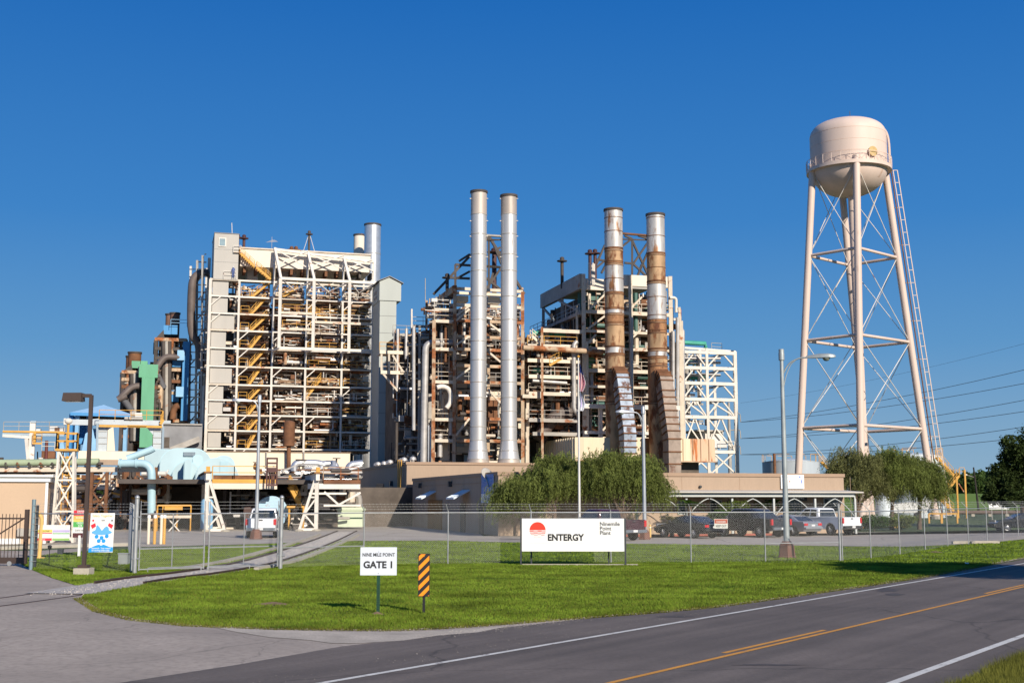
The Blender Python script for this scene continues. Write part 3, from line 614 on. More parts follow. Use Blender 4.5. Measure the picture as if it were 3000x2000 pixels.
# ------------------------------------------------------------------ cobra head lamps
def cobra(px, py, top, side, label, base_h, armL, mat=m_lampgrey, cone=True, group=None):
    b = gp(px, py); g = T('street_lamp', label, 'street lamp', b); H_ = at(px, top, b.y).z
    m_brick = M('base_brown', (.15, .07, .05), .8, var=.2, scale=3, rust=.2)
    if cone: MB().lathe(b, [(.42, 0), (.42, .06), (.38, .1), (.34, base_h * .75), (.2, base_h)], 6, .4).build('base_block', m_brick, g)
    tube(g, 'pole', [b + UP * .05, b + UP * (H_ * .5), b + UP * (H_ - .5)], [.135, .11, .08], mat, 12); MB().lathe(b + UP * (H_ - .5), [(.085, 0), (.13, .02), (.13, .3), (.12, .36), (.12, .5), (.02, .52)], 12).build('pole_cap', mat, g, auto=40)
    s = Vector((side, -.25, 0)).normalized(); a = b + UP * (H_ - 1.15)
    tube(g, 'arm', catmull([a, a + s * armL * .3 + UP * .5, a + s * armL * .68 + UP * .72, a + s * armL + UP * .76], 5), .035, mat, 8)
    tube(g, 'arm_brace', catmull([a - UP * 1.0, a + s * armL * .12 - UP * .2, a + s * armL * .35 + UP * .42, a + s * armL * .6 + UP * .68], 5), .02, mat, 6)
    e = a + s * armL + UP * .78; mb = MB(); L = 1.25
    ring = []
    for t, w, zt, zb in ((0, .05, .05, -.05), (.15, .09, .08, -.06), (.45, .17, .13, -.05), (.75, .2, .13, -.05), (.95, .13, .08, -.05), (1.0, .04, .03, -.03)):
        c = e + s * (t * L); n = Vector((-s.y, s.x, 0)); ring.append([c - n * w + UP * zb, c + n * w + UP * zb, c + n * w * .9 + UP * zt * .6, c + n * w * .4 + UP * zt, c - n * w * .4 + UP * zt, c - n * w * .9 + UP * zt * .6])
    mb.add([p for r_ in ring for p in r_], [(i * 6 + k, i * 6 + (k + 1) % 6, (i + 1) * 6 + (k + 1) % 6, (i + 1) * 6 + k) for i in range(5) for k in range(6)] + [tuple(range(6)), tuple(30 + k for k in reversed(range(6)))])
    hd = mb.build('lamp_head', mat, g, auto=40); c = e + s * (L * .68); MB().lathe(c - UP * .2, [(.02, 0), (.1, .02), (.16, .1), (.17, .16)], 12).build('lens', M('lamp_lens', (.22, .24, .2), .25), hd, smooth=True)
    return g, H_
cobra(2306, 1634, 1023, 1, 'tall cobra lamp on a brown concrete foot behind the fence', .72, 1.05)
cobra(750, 1578, 1157, -1, 'silver cobra lamp pole standing before the white pickup', .62, .5, mat=M('lamp_silver', (.42, .44, .46), .4, .5, var=.12))
cobra(1889, 1579, 1190, -1, 'silver cobra lamp between the twin willows and the sign', .6, .6, mat=MATS['lamp_silver'])
# ------------------------------------------------------------------ flagpole
b = gp(1698, 1578); H_ = at(1693, 1048, b.y).z; g = T('flagpole', 'slim white flagpole rising beside the weeping trees', 'flagpole', b)
m_pole = M('pole_white', (.62, .6, .56), .4, .2, var=.06); tube(g, 'pole', [b, b + UP * H_], [.09, .045], m_pole, 10); MB().lathe(b + UP * H_, [(.01, 0), (.09, .05), (.09, .12), (.01, .18)], 10).build('finial', m_yellow, g, smooth=True); MB().lathe(b, [(.28, 0), (.28, .08), (.12, .2), (.1, .35)], 10).build('foot', m_conc, g)
def flag(name, label, y0, y1, wmax, mats, stripes):
    """a limp flag: folds hang beside the pole"""
    top, bot = at(1698, y0, b.y).z, at(1698, y1, b.y).z; fo = T(name, label, 'flag', (b.x, b.y, bot), 'flags on the flagpole')
    cols, rows = 14, 12
    def pt(i, j):
        t = j / rows; w = wmax * (.25 + .75 * math.sin(min(1, t * 1.3) * 1.5)) * (1 - .55 * max(0, t - .6) / .4); x = i / cols
        return Vector((b.x + .06 + w * x * (1 - .15 * math.sin(t * 5)), b.y - .06 + .13 * math.sin(x * 11 + t * 2) * (.3 + x), top + (bot - top) * (t * (1 - .12 * x) + .16 * x)))
    for k, (i0, i1, j0, j1, mm, nm) in enumerate(stripes):
        mb = MB(); vv = [pt(i, j) for j in range(j0, j1 + 1) for i in range(i0, i1 + 1)]; nx = i1 - i0 + 1
        mb.add(vv, [(j * nx + i, j * nx + i + 1, (j + 1) * nx + i + 1, (j + 1) * nx + i) for j in range(j1 - j0) for i in range(nx - 1)]); mb.build(nm, mm, fo, smooth=True)
m_fr = M('flag_red', (.5, .02, .05), .8, var=.05); m_fb = M('flag_blue', (.03, .06, .25), .8, var=.05); m_fw = M('flag_white', (.8, .8, .82), .8, var=.03)
st_ = [(0, 14, 0, 4, m_fb, 'canton')] + [(i, i + 1, 4, 12, m_fr if i % 2 == 0 else m_fw, 'stripe') for i in range(14)]
flag('national_flag', 'limp red white and blue flag hanging on the pole', 1062, 1145, .42, None, st_)
flag('company_flag', 'limp white flag with blue marks hanging below another flag', 1142, 1202, .4, None, [(0, 3, 0, 12, m_fw, 'cloth'), (3, 6, 3, 10, m_plil, 'blue_mark'), (3, 6, 0, 3, m_fw, 'cloth'), (3, 6, 10, 12, m_fw, 'cloth'), (6, 14, 0, 12, m_fw, 'cloth')])
# ------------------------------------------------------------------ plant: materials and builders
m_st = M('cream_steel', (.58, .495, .39), .65, var=.18, scale=.8, rust=.42, rscale=.8)
m_stw = M('white_steel', (.65, .6, .53), .6, var=.13, scale=.8, rust=.3, rscale=.8)
m_strust = M('rusty_steel', (.45, .33, .22), .75, var=.25, scale=.8, rust=.7, rscale=.6)
m_stgrey = M('grey_steel', (.34, .315, .28), .65, var=.2, scale=.8, rust=.34)
m_stdk = M('dark_steel', (.065, .052, .045), .7, var=.3, scale=.8, rust=.25)
m_panel = M('grey_siding', (.42, .395, .355), .75, var=.07, scale=.35, streak=5, rust=.05)
m_panelb = M('blue_grey_siding', (.4, .42, .385), .7, var=.06, scale=.3, streak=6)
m_case = M('white_casing', (.55, .54, .52), .6, var=.12, scale=.5, rust=.12)
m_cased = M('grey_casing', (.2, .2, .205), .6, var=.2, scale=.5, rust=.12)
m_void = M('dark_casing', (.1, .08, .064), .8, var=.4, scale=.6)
m_rust = M('rust', (.17, .075, .035), .85, var=.4, scale=.9, fine=.3)
m_pipe = M('pipe_lagging', (.42, .4, .38), .45, .3, var=.2, scale=1.2, rust=.1)
m_alum = M('bright_lagging', (.6, .6, .6), .35, .7, var=.12, scale=1.2)
m_cream = M('cream_cladding', (.72, .62, .47), .7, var=.06, scale=.4, streak=4, rust=.07)
m_parap = M('parapet_cream', (.68, .6, .5), .7, var=.06, scale=.4, rust=.14)
m_grn = M('green_casing', (.035, .105, .085), .5, var=.25, scale=.5, rust=.12)
m_green2 = M('green_siding', (.1, .32, .18), .55, var=.08, scale=.5, streak=4)
m_blue2 = M('blue_siding', (.05, .24, .5), .55, var=.1, scale=.5, streak=4)
m_lblue = M('pale_blue_shell', (.37, .49, .52), .45, var=.07, scale=.5, rust=.03, streak=2)
m_lblue2 = M('sky_blue_paint', (.22, .42, .62), .5, var=.1, scale=.6, rust=.04)
m_bluesteel = M('blue_grey_steel', (.3, .37, .42), .5, var=.12, scale=.6, rust=.08)
m_teal = M('teal_paint', (.05, .3, .22), .5, var=.15)
m_tan = M('tan_stucco', (.36, .265, .19), .85, var=.07, scale=.5, fine=.08, bump=.2, bscale=18, rust=.2, rcol=(.13, .095, .066), streak=7, rscale=.9)
m_tancap = M('tan_coping', (.32, .22, .15), .8, var=.06)
m_glass = M('window_glass', (.03, .045, .055), .08, var=.1, spec=.8)
UPV = Vector((0, 0, 1))
def railing(root, p, q, mat, h=1.07, name='railing', step=1.9, w=.06):
    p, q = Vector(p), Vector(q); mb = MB(); n = max(1, int((q - p).length / step + .5))
    for k in range(n + 1): c = p.lerp(q, k / n); mb.beam(c, c + UPV * h, w)
    for z in (h, h * .52): mb.beam(p + UPV * z, q + UPV * z, w)
    return mb.build(name, mat, root)
def stair(root, p, q, wv, mat, name='stair_flight', sw=.3):
    """straight flight from p (foot) to q (head); wv = width vector"""
    p, q, wv = Vector(p), Vector(q), Vector(wv); mb = MB(); n = max(3, int(abs(q.z - p.z) / .22))
    for o in (Vector(), wv): mb.beam(p + o, q + o, .06, sw)
    for k in range(n): c = p.lerp(q, (k + .5) / n); mb.beam(c, c + wv, .22, .04)
    s = mb.build(name, mat, root); mb = MB()
    for o in (Vector(), wv):
        for z in (.95, .5): mb.beam(p + o + UPV * z, q + o + UPV * z, .05)
        for k in range(4): c = p.lerp(q, k / 3) + o; mb.beam(c, c + UPV * .95, .05)
    mb.build('handrail', mat, s); return s
def clutter(root, fr, s0, s1, d0, d1, z0, z1, n, mats, seed=None, big=1.0):
    """lagged pipes, valves, boxes and hangers that crowd a boiler bay"""
    R = random.Random(seed if seed is not None else hash((round(s0, 1), round(z0, 1))) & 0xffff)
    bag = {m_.name: (m_, MB()) for m_ in mats}
    for _ in range(n):
        m_, mb = bag[R.choice(mats).name]; a, d, z = R.uniform(s0, s1), R.uniform(d0, d1), R.uniform(z0, z1); k = R.random(); r = R.choice((.05, .08, .08, .12, .2, .3)) * big
        if k < .3:
            b = min(s1, a + R.uniform(1, 5)); mb.tube([fr.w(a, d, z), fr.w(b, d, z)], r, 7, True)
        elif k < .52:
            mb.tube([fr.w(a, d, z), fr.w(a, d, min(z1, z + R.uniform(.8, z1 - z0)))], r, 7, True)
        elif k < .64:
            b = min(s1, a + R.uniform(.8, 3)); zz = R.uniform(z0, z1); mb.tube(bend([fr.w(a, d, z), fr.w(b, d, z), fr.w(b, d, zz)], .4, 3), r, 7, True)
        elif k < .8:
            w_, h_ = R.uniform(.25, 1.3) * big, R.uniform(.2, 1.0) * big; mb.fbox(fr, a, min(s1, a + w_), d, d + w_ * .7, z, min(z1, z + h_))
        elif k < .93:
            b = min(s1, a + R.uniform(1.5, 6)); mb.beam(fr.w(a, d, z), fr.w(b, d, z + R.choice((0, 0, 0, .8, -.8))), R.choice((.1, .16, .22)))
        else:
            c = fr.w(a, d, z); mb.lathe(c, [(.03, 0), (.22 * big, .05), (.28 * big, .3), (.1, .5), (.05, .6), (.2, .62), (.2, .66)], 8)
    for m_, mb in bag.values():
        if mb.v: o = mb.build('pipework', m_, root, auto=45); o['kind'] = 'stuff'
def vent(root, p, h, mat, r=.45, name='roof_vent'):
    mb = MB(); mb.lathe(p, [(.2 * r / .45, 0), (.2 * r / .45, h - .7), (r * 1.35, h - .62), (r * 1.4, h - .5), (r * .55, h - .42), (r * .62, h - .15), (r * .4, h), (.02, h + .05)], 12); return mb.build(name, mat, root, auto=40)
def stack(name, label, c, z0, prof, mats, group=None, ring=m_stgrey, n=28):
    """chimney of separate shell sections; prof = [(z, radius)], one section between neighbours"""
    g = T(name, label, 'chimney', (c.x, c.y, z0), group)
    for i in range(len(prof) - 1):
        (za, ra), (zb, rb) = prof[i], prof[i + 1]; MB().lathe((c.x, c.y, 0), [(ra, za), (rb, zb)], n).build('shell_section', mats[i % len(mats)], g, auto=40)
        MB().lathe((c.x, c.y, zb), [(rb + .001, -.05), (rb + .04, -.04), (rb + .04, .03), (rb + .001, .04)], n).build('seam_ring', ring, g, auto=40)
    zt, rt = prof[-1]; MB().lathe((c.x, c.y, zt), [(rt - .18, -.6), (rt - .18, .16), (rt + .1, .16), (rt + .1, -.1), (rt + .02, -.14)], n).build('top_ring', m_stdk, g, auto=40)
    return g
# ------------------------------------------------------------------ boiler house with the yellow stairs (unit at the left)
f1 = Fr(604, 180); LV = [f1.Z(y, 605) for y in (816.8, 865, 915.6, 965, 1017.6, 1070.9, 1124.6, 1170.5, 1214, 1260, 1313)]
CS = [f1.S(x) for x in (604, 690, 792, 891, 998, 1087)]
B1 = T('boiler_house', 'tall open white steel boiler house with zigzag yellow stairs', 'power plant', f1.w(0, 0, 0))
zt = f1.Z(727, 700)
for i, s in enumerate(CS):
    top = LV[0] if i < 1 else (LV[0] if i == 1 else f1.Z(727 + (i - 2) * 7, 797))
    for d in (0, 9, 18): beam(B1, 'column', f1.w(s, d, 0), f1.w(s, d, top if d == 0 else zt), .28 if i else .38, m_stw)
for k, z in enumerate(LV):
    for i in range(5):
        beam(B1, 'floor_beam', f1.w(CS[i], 0, z - .02 * (i % 2)), f1.w(CS[i + 1], 0, z - .02 * (i % 2)), .2, m_stw if (i + k) % 3 else m_st, .25)
        if k and i in (1, 2, 3, 4):
            fbox(B1, 'floor_deck', f1, CS[i] + .25, CS[i + 1] - .25, .3, random.choice((3.0, 4.5, 7.5)), z - .1, z + .04, m_strust)
            for j in range(3): dd = 1.2 + j * 2.2; beam(B1, 'joist', f1.w(CS[i] + .2, dd, z - .3), f1.w(CS[i + 1] - .2, dd, z - .3), .16, random.choice((m_st, m_strust, m_stgrey)), .3)
        if i in (3, 4) and random.random() < .85 and k: railing(B1, f1.w(CS[i] + .3, -.1, z + .2), f1.w(CS[i + 1] - .3, -.1, z + .2), m_yellow if random.random() < .6 else m_stw)
        if random.random() < .45 and k: beam(B1, 'knee_brace', f1.w(CS[i] + 1.6, 0, z), f1.w(CS[i], 0, z - 1.5), .14, m_stw)
    for i in (0, 5):
        for d in (0, 9): beam(B1, 'side_beam', f1.w(CS[i], d, z), f1.w(CS[i], d + 9, z), .26, m_stw, .36)
for k in range(len(LV) - 1):
    z0, z1 = LV[k + 1], LV[k]
    # siding panels on the stair shaft
    w = (CS[1] - CS[0]); e = .62 + .26 * (k % 3 == 2) - .012 * k
    fbox(B1, 'siding_panel', f1, CS[0] + .3, CS[0] + w * e, .25, .6, z0 + .2, z1 - .2, m_panel)
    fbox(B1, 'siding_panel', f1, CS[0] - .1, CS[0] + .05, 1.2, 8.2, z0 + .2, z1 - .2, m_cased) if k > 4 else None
    # stairs
    sA, sB = f1.S(727), f1.S(779 - 2 * k); stair(B1, f1.w(sA, .7, z0 + .1), f1.w(sB - .4 * (k % 2), .7, z1), f1.v * 1.0, m_yellow, sw=.32)
    railing(B1, f1.w(CS[1] + .3, .2, z0 + .2), f1.w(sA - .3, .2, z0 + .2), m_yellow)
    clutter(B1, f1, CS[0] + w * e, CS[1], .6, 4, z0 + .2, z1, 14, [m_st, m_rust, m_pipe], seed=k)
    for i in range(1, 5):
        clutter(B1, f1, CS[i] + .3, CS[i + 1] - .3, .5 if i > 1 else 2.2, 6, z0 + .2, z1 - .3, 70 if i > 1 else 36, [m_st, m_rust, m_pipe, m_strust, m_stw, m_strust, m_stdk], seed=100 + k * 7 + i, big=.8)
        for j in range(5): zz = random.uniform(z0 + .3, z1 - .3); a = random.uniform(0, .5); beam(B1, 'pipe_support', f1.w(CS[i] + (CS[i + 1] - CS[i]) * a, random.uniform(.6, 3) + 1.6 * (i == 1), zz), f1.w(CS[i] + (CS[i + 1] - CS[i]) * random.uniform(a + .25, 1), random.uniform(.4, 3), zz), random.choice((.08, .12, .18)), random.choice((m_st, m_strust, m_strust, m_rust)))
        if random.random() < .8:                                  # casing panels deeper in
            a = random.uniform(.05, .4); fbox(B1, 'casing_panel', f1, CS[i] + (CS[i + 1] - CS[i]) * a, CS[i] + (CS[i + 1] - CS[i]) * random.uniform(.65, .98), 7.2, 8.4, z0 + .1, z1 - random.choice((.2, .8)), random.choice((m_case, m_cased, m_case, m_void, m_void)))
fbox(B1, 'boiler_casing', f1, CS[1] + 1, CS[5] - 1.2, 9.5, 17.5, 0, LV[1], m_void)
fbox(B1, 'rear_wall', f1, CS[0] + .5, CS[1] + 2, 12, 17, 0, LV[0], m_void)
for (xa, xb, ya, yb) in ((725, 755, 785, 820), (812, 868, 788, 822), (1003, 1050, 812, 830), (728, 760, 872, 905), (925, 1050, 880, 912)):      # white casings high up
    sa, z1 = f1.sz(xa, ya, 4); sb, z0 = f1.sz(xb, yb, 4); fbox(B1, 'casing_panel', f1, sa, sb, 4, 7, z0, z1, m_case)
# top parapet and elevator shaft
zp0, zp1 = f1.Z(784, 800, 1), f1.Z(733, 800, 1)
fbox(B1, 'parapet_wall', f1, f1.S(690, 1), f1.S(1078, 1), 1, 16, zp0, zp1, m_parap); fbox(B1, 'roof_edge', f1, f1.S(690, 1) - .2, f1.S(1080, 1), .8, 16.2, zp1, zp1 + .2, m_st)
for i in range(12): a = f1.S(700, 1) + i * 1.75; fbox(B1, 'roof_purlin', f1, a, a + .4, 1.2, 4, zp0 - .9, zp0 - .05, random.choice((m_stdk, m_rust)))
fbox(B1, 'elevator_shaft', f1, f1.S(611), f1.S(684), -.2, 7.5, LV[0], f1.Z(684, 640), m_panel); s0, z0 = f1.sz(640, 722, -.25); s1, z1 = f1.sz(663, 697, -.25)
for zz in (722 + 45, 722 + 8): fbox(B1, 'panel_seam', f1, f1.S(611) - .01, f1.S(684), -.215, -.2, f1.Z(zz, 640) - .04, f1.Z(zz, 640), m_cased)
wn = MB().fbox(f1, s0, s1, -.32, -.2, z0, z1).build('window', m_stw, B1); MB().fbox(f1, s0 + .15, s1 - .15, -.36, -.32, z0 + .15, z1 - .15).build('pane', M('pale_glass', (.22, .3, .33), .2), wn)
fbox(B1, 'shaft_coping', f1, f1.S(610), f1.S(685), -.3, 7.6, f1.Z(684, 640), f1.Z(682, 640), m_cased)
tube(B1, 'lightning_rod', [f1.pt(680, 684, 1), f1.pt(679, 653, 1)], .05, m_stw, 6)
for px, py in ((696, 686), (714, 688)): p = f1.pt(px, 735, 3); vent(B1, p, (at(px, py, p.y).z - p.z), M('vent_maroon', (.07, .03, .03), .6), .5)
for px, py in ((854, 722), (867, 722)): p = f1.pt(px, 740, 5); vent(B1, p, at(px, py, p.y).z - p.z, m_rust, .5)
p = f1.pt(905, 738, 3); vent(B1, p, at(905, 676, p.y).z - p.z, m_stdk, .4); [tube(B1, 'guy_stay', [p + UPV * 3, p + Vector((x, 0, 0))], .04, m_stw, 5) for x in (-.9, .9)]
p = f1.pt(796, 735, 3); an = MB(); an.beam(p, p + UPV * 2.2, .05)
for k in range(5): an.beam(p + UPV * (1.3 + .1 * k) + f1.u * (-.9 + .2 * k), p + UPV * (1.5 + .05 * k) + f1.u * (.9 - .1 * k), .03)
an.build('antenna', m_stgrey, B1)
stair(B1, f1.pt(793, 818, -.4), f1.pt(752, 783, -.4), f1.v, m_yellow); stair(B1, f1.pt(746, 781, -.4), f1.pt(704, 741, -.4), f1.v, m_yellow)
fbox(B1, 'landing', f1, f1.S(684, 0, 740), f1.S(706, 0, 740), -.6, 1, f1.Z(742, 700), f1.Z(740, 700), m_st); railing(B1, f1.pt(684, 740, -.5), f1.pt(706, 740, -.5), m_stw)
railing(B1, f1.pt(655, 815, -.4), f1.pt(690, 816, -.4), m_stw)
for (a, b_) in (((820, 875), (872, 843)), ((958, 940), (922, 915)), ((894, 1170), (940, 1110))): stair(B1, f1.pt(*a, .4), f1.pt(*b_, .4), f1.v, m_yellow)
# projecting outrigger frame
D = -4.0; oc = [f1.S(x, D) for x in (812, 912, 1018, 1096)]; zb, zm, ztp = f1.Z(1019, 812, D), [f1.Z(y, 812, D) for y in (915, 962)], f1.Z(815, 812, D)
for i, s in enumerate(oc[:3]):
    beam(B1, 'outrigger_column', f1.w(s, D, zb), f1.w(s, D, ztp), .42, m_stw)
    m_ = CS[i + 2]; beam(B1, 'outrigger_strut', f1.w(s, D, ztp), f1.w(m_, 0, f1.Z(727 + i * 7, 797)), .36, m_stw)
    for z in (zb, ztp): beam(B1, 'outrigger_arm', f1.w(s, D, z), f1.w(m_, 0, z - 1.0 * (z == ztp)), .3, m_stw)
for z in (zb, ztp): beam(B1, 'outrigger_chord', f1.w(oc[0], D, z), f1.w(oc[3], D, z), .4, m_stw)
for z in zm: beam(B1, 'outrigger_chord', f1.w(oc[0], D, z), f1.w(oc[1], D, z), .36, m_st); railing(B1, f1.w(oc[0] + .4, D, z + .2), f1.w(oc[1] - .4, D, z + .2), m_yellow)
z = f1.Z(943, 912, D); beam(B1, 'outrigger_chord', f1.w(oc[1], D, z), f1.w(oc[3], D, z), .36, m_st); railing(B1, f1.w(oc[1] + .4, D, z + .2), f1.w(oc[3] - .4, D, z + .2), m_stw)
for i in range(3):
    za, zb_ = f1.Z(730 + i * 7, 797), zp0
    beam(B1, 'roof_brace', f1.w(CS[i + 2], -.3, za), f1.w(CS[i + 3], -.3, zb_), .16, m_stw); beam(B1, 'roof_brace', f1.w(CS[i + 2], -.35, zb_), f1.w(CS[i + 3], -.35, za), .16, m_stw); beam(B1, 'top_chord', f1.w(CS[i + 2], -.1, za), f1.w(CS[i + 3], -.1, za - .4), .36, m_stw)
    a, c = oc[i], oc[i + 1]; mid = (a + c) / 2; beam(B1, 'plan_brace', f1.w(a, D, ztp), f1.w(mid, 0, ztp - 1), .16, m_stw); beam(B1, 'plan_brace', f1.w(mid, 0, ztp - 1), f1.w(c, D, ztp), .16, m_stw)
# left flank: duct and outer frame
for px in (553, 572, 588):
    beam(B1, 'flank_column', f1.pt(px, 1330, 14 - (px - 553) * .25), f1.pt(px + 6, 742 + (595 - px) * .9, 14 - (px - 553) * .25), .3, m_stgrey if px > 560 else m_stw)
for y in range(745, 1330, 22): beam(B1, 'flank_beam', f1.pt(555 + (max(0, 790 - y)), y, 13), f1.pt(603, y + random.uniform(-2, 2), 5), .18, random.choice((m_stgrey, m_stw, m_strust)))
for y in range(800, 1320, 55): beam(B1, 'flank_brace', f1.pt(556, y + 50, 13), f1.pt(600, y, 5), .14, m_stgrey)
tube(B1, 'flank_duct', catmull([f1.pt(*p, 8) for p in ((612, 800), (585, 802), (568, 818), (562, 850), (560, 940), (566, 985), (582, 1010), (588, 1080))], 6), .62, M('duct_brown', (.11, .085, .075), .6, var=.25, rust=.2), 14)
clutter(B1, f1, CS[0] - 1.2, CS[0] + .2, 4, 16, 3, LV[5], 60, [m_stgrey, m_rust, m_stw], seed=5)
# large dark ducts low in the frame
for pts, r in ((((1000, 1310), (935, 1300), (928, 1230)), 1.0), (((838, 1310), (843, 1200), (880, 1130)), .75), (((940, 1080), (975, 1050), (985, 1020)), .9)): tube(B1, 'flue_duct', bend([f1.pt(*p, 3) for p in pts], 2.5), r, M('duct_brown'), 14)
# worker on the top landing
# ------------------------------------------------------------------ siding lift tower to its right and the two stacks behind
f2 = Fr(1090, 176); LT = T('lift_tower', 'grey blue clad lift tower with small gabled head', 'building', f2.w(0, 0, 0))
sa, sb = f2.S(1108), f2.S(1157); zh, z_top = f2.Z(880, 1120), f2.Z(825, 1110)
fbox(LT, 'shaft', f2, sa, sb, 0, 6, 0, zh, m_panelb)
s2 = f2.S(1170); v = [f2.w(a, d, z) for d in (-.15, 6.2) for a, z in ((sa - .1, zh), (s2, zh), (s2, z_top - .2), ((sa + s2) / 2 - .2, f2.Z(813, 1135)), (sa - .1, z_top))]
MB().add(v, [(0, 1, 2, 3, 4), (9, 8, 7, 6, 5)] + [(i, i + 5, (i + 1) % 5 + 5, (i + 1) % 5) for i in range(5)]).build('head_house', m_panelb, LT)
mb = MB(); R_ = [f2.w(a, d, z) for d in (-.4, 6.5) for a, z in ((sa - .4, z_top + .02), ((sa + s2) / 2 - .2, f2.Z(812, 1135) + .05), (s2 + .3, z_top - .18))]; mb.add(R_ + [p + UPV * .12 for p in R_], [(6, 7, 10, 9), (7, 8, 11, 10), (0, 3, 4, 1), (1, 4, 5, 2), (0, 1, 7, 6), (1, 2, 8, 7), (3, 9, 10, 4), (4, 10, 11, 5), (0, 6, 9, 3), (2, 5, 11, 8)]).build('roof', m_cased, LT)
for y in (925, 975, 1030, 1090, 1150, 1210, 1270): fbox(LT, 'panel_seam', f2, sa, sb, -.03, 0, f2.Z(y, 1120), f2.Z(y, 1120) + .05, m_cased)
for q in (845, 860): fbox(LT, 'louvre', f2, sa - .14, sa - .1, 2, 4.2, f2.Z(q + 8, 1110), f2.Z(q, 1110), m_cased)
p = at(1087, 1000, 205); stack('chimney', 'bright steel chimney behind the boiler house roof', Vector((p.x, p.y, 0)), 0, [(0, 1.42), (25, 1.42), (at(1, 745, 205).z, 1.4), (at(1, 660, 205).z, 1.38)], [m_alum])
p = at(1048, 1000, 212); stack('chimney', 'shorter tan chimney half hidden behind a bright steel one', Vector((p.x, p.y, 0)), 0, [(0, 1.0), (25, 1.0), (at(1, 690, 212).z, .98)], [m_parap])
# worker
def person(root_name, label, p, hgt, cols, face=0.0):
    o = T(root_name, label, 'person', p)
    J = {'pel': (0, 0, .52), 'chest': (0, -.02, .74), 'neck': (0, 0, .845), 'head': (0, -.01, .9), 'crown': (0, -.005, .965), 'hl': (-.055, 0, .5), 'kl': (-.06, -.02, .27), 'al': (-.06, .0, .045), 'tl': (-.065, -.07, .02), 'hr': (.055, 0, .5), 'kr': (.065, -.01, .27), 'ar': (.07, .01, .045), 'tr': (.08, -.06, .02),
         'sl': (-.105, 0, .8), 'el': (-.135, -.02, .62), 'wl': (-.12, -.1, .5), 'fl': (-.11, -.13, .47), 'sr': (.105, 0, .8), 'er': (.14, -.01, .63), 'wr': (.13, -.11, .53), 'fr': (.12, -.14, .51)}
    RD_ = {'pel': .075, 'chest': .085, 'neck': .032, 'head': .055, 'crown': .04, 'hl': .06, 'kl': .042, 'al': .027, 'tl': .022, 'hr': .06, 'kr': .042, 'ar': .027, 'tr': .022, 'sl': .04, 'el': .03, 'wl': .02, 'fl': .018, 'sr': .04, 'er': .03, 'wr': .02, 'fr': .018}
    E = [('pel', 'chest'), ('chest', 'neck'), ('neck', 'head'), ('head', 'crown'), ('pel', 'hl'), ('hl', 'kl'), ('kl', 'al'), ('al', 'tl'), ('pel', 'hr'), ('hr', 'kr'), ('kr', 'ar'), ('ar', 'tr'), ('chest', 'sl'), ('sl', 'el'), ('el', 'wl'), ('wl', 'fl'), ('chest', 'sr'), ('sr', 'er'), ('er', 'wr'), ('wr', 'fr')]
    ks = list(J); me = bpy.data.meshes.new('body'); me.from_pydata([tuple(c * hgt for c in J[k]) for k in ks], [(ks.index(a), ks.index(b)) for a, b in E], [])
    b = bpy.data.objects.new('body', me); link(b, o, p); md = b.modifiers.new('skin', 'SKIN'); 
    for i, k in enumerate(ks): me.skin_vertices[0].data[i].radius = (RD_[k] * hgt, RD_[k] * hgt)
    me.skin_vertices[0].data[0].use_root = True; b.modifiers.new('sub', 'SUBSURF').levels = 1
    me.materials.append(cols[0]); b.rotation_euler = (0, 0, face)
    MB().lathe(Vector(p) + UPV * .93 * hgt, [(.085 * hgt, -.005), (.085 * hgt, .005), (.065 * hgt, .01), (.05 * hgt, .05 * hgt), (.01, .07 * hgt)], 12).build('hard_hat', cols[1], o, smooth=True)
    return o
person('person', 'worker in blue shirt and white hard hat on top landing', f1.pt(683, 814, -.5) , 1.75, (M('work_blue', (.09, .13, .3), .8), m_signw))
# ------------------------------------------------------------------ middle boiler with the twin silver stacks
f3 = Fr(1333, 152)
B2 = T('boiler_unit', 'rusted cream boiler structure behind the twin silver chimneys', 'power plant', f3.w(0, 0, 0))
q3 = lambda px, py, dep=0.0: f3.pt(px, py, dep)
def box_px(root, name, fr, x0, y0, x1, y1, dep, thick, mat):
    sa, z1 = fr.sz(x0, y0, dep); sb, z0 = fr.sz(x1, y1, dep); return fbox(root, name, fr, min(sa, sb), max(sa, sb), dep, dep + thick, z0, z1, mat)
def col_px(root, fr, px, y0, y1, w, mat, dep=0.0, name='column'):
    s, z1 = fr.sz(px, y0, dep); z0 = fr.Z(y1, px, dep) if y1 else 0; return beam(root, name, fr.w(s, dep, z0), fr.w(s, dep, z1), w, mat)
def hb_px(root, fr, x0, x1, y, w, mat, dep=0.0, name='floor_beam', rail=None):
    sa, z = fr.sz(x0, y, dep); sb = fr.S(x1, dep, y); o = beam(root, name, fr.w(sa, dep, z), fr.w(sb, dep, z), w, mat, w * 1.25)
    if rail: railing(root, fr.w(sa, dep - .05, z + w * .6), fr.w(sb, dep - .05, z + w * .6), rail)
    return o
for px, y0 in ((1272, 938), (1333, 838), (1531, 855)):
    col_px(B2, f3, px, y0, None, .42, m_strust); col_px(B2, f3, px, y0 + 4, None, .4, m_strust, 10)
col_px(B2, f3, 1432, 850, None, .35, m_strust, 3)
col_px(B2, f3, 1207, 960, None, .35, m_stgrey, 10); col_px(B2, f3, 1165, 980, None, .3, m_stgrey, 14); col_px(B2, f3, 1230, 955, None, .3, m_stgrey, 6); col_px(B2, f3, 1250, 880, None, .3, m_strust, 12)
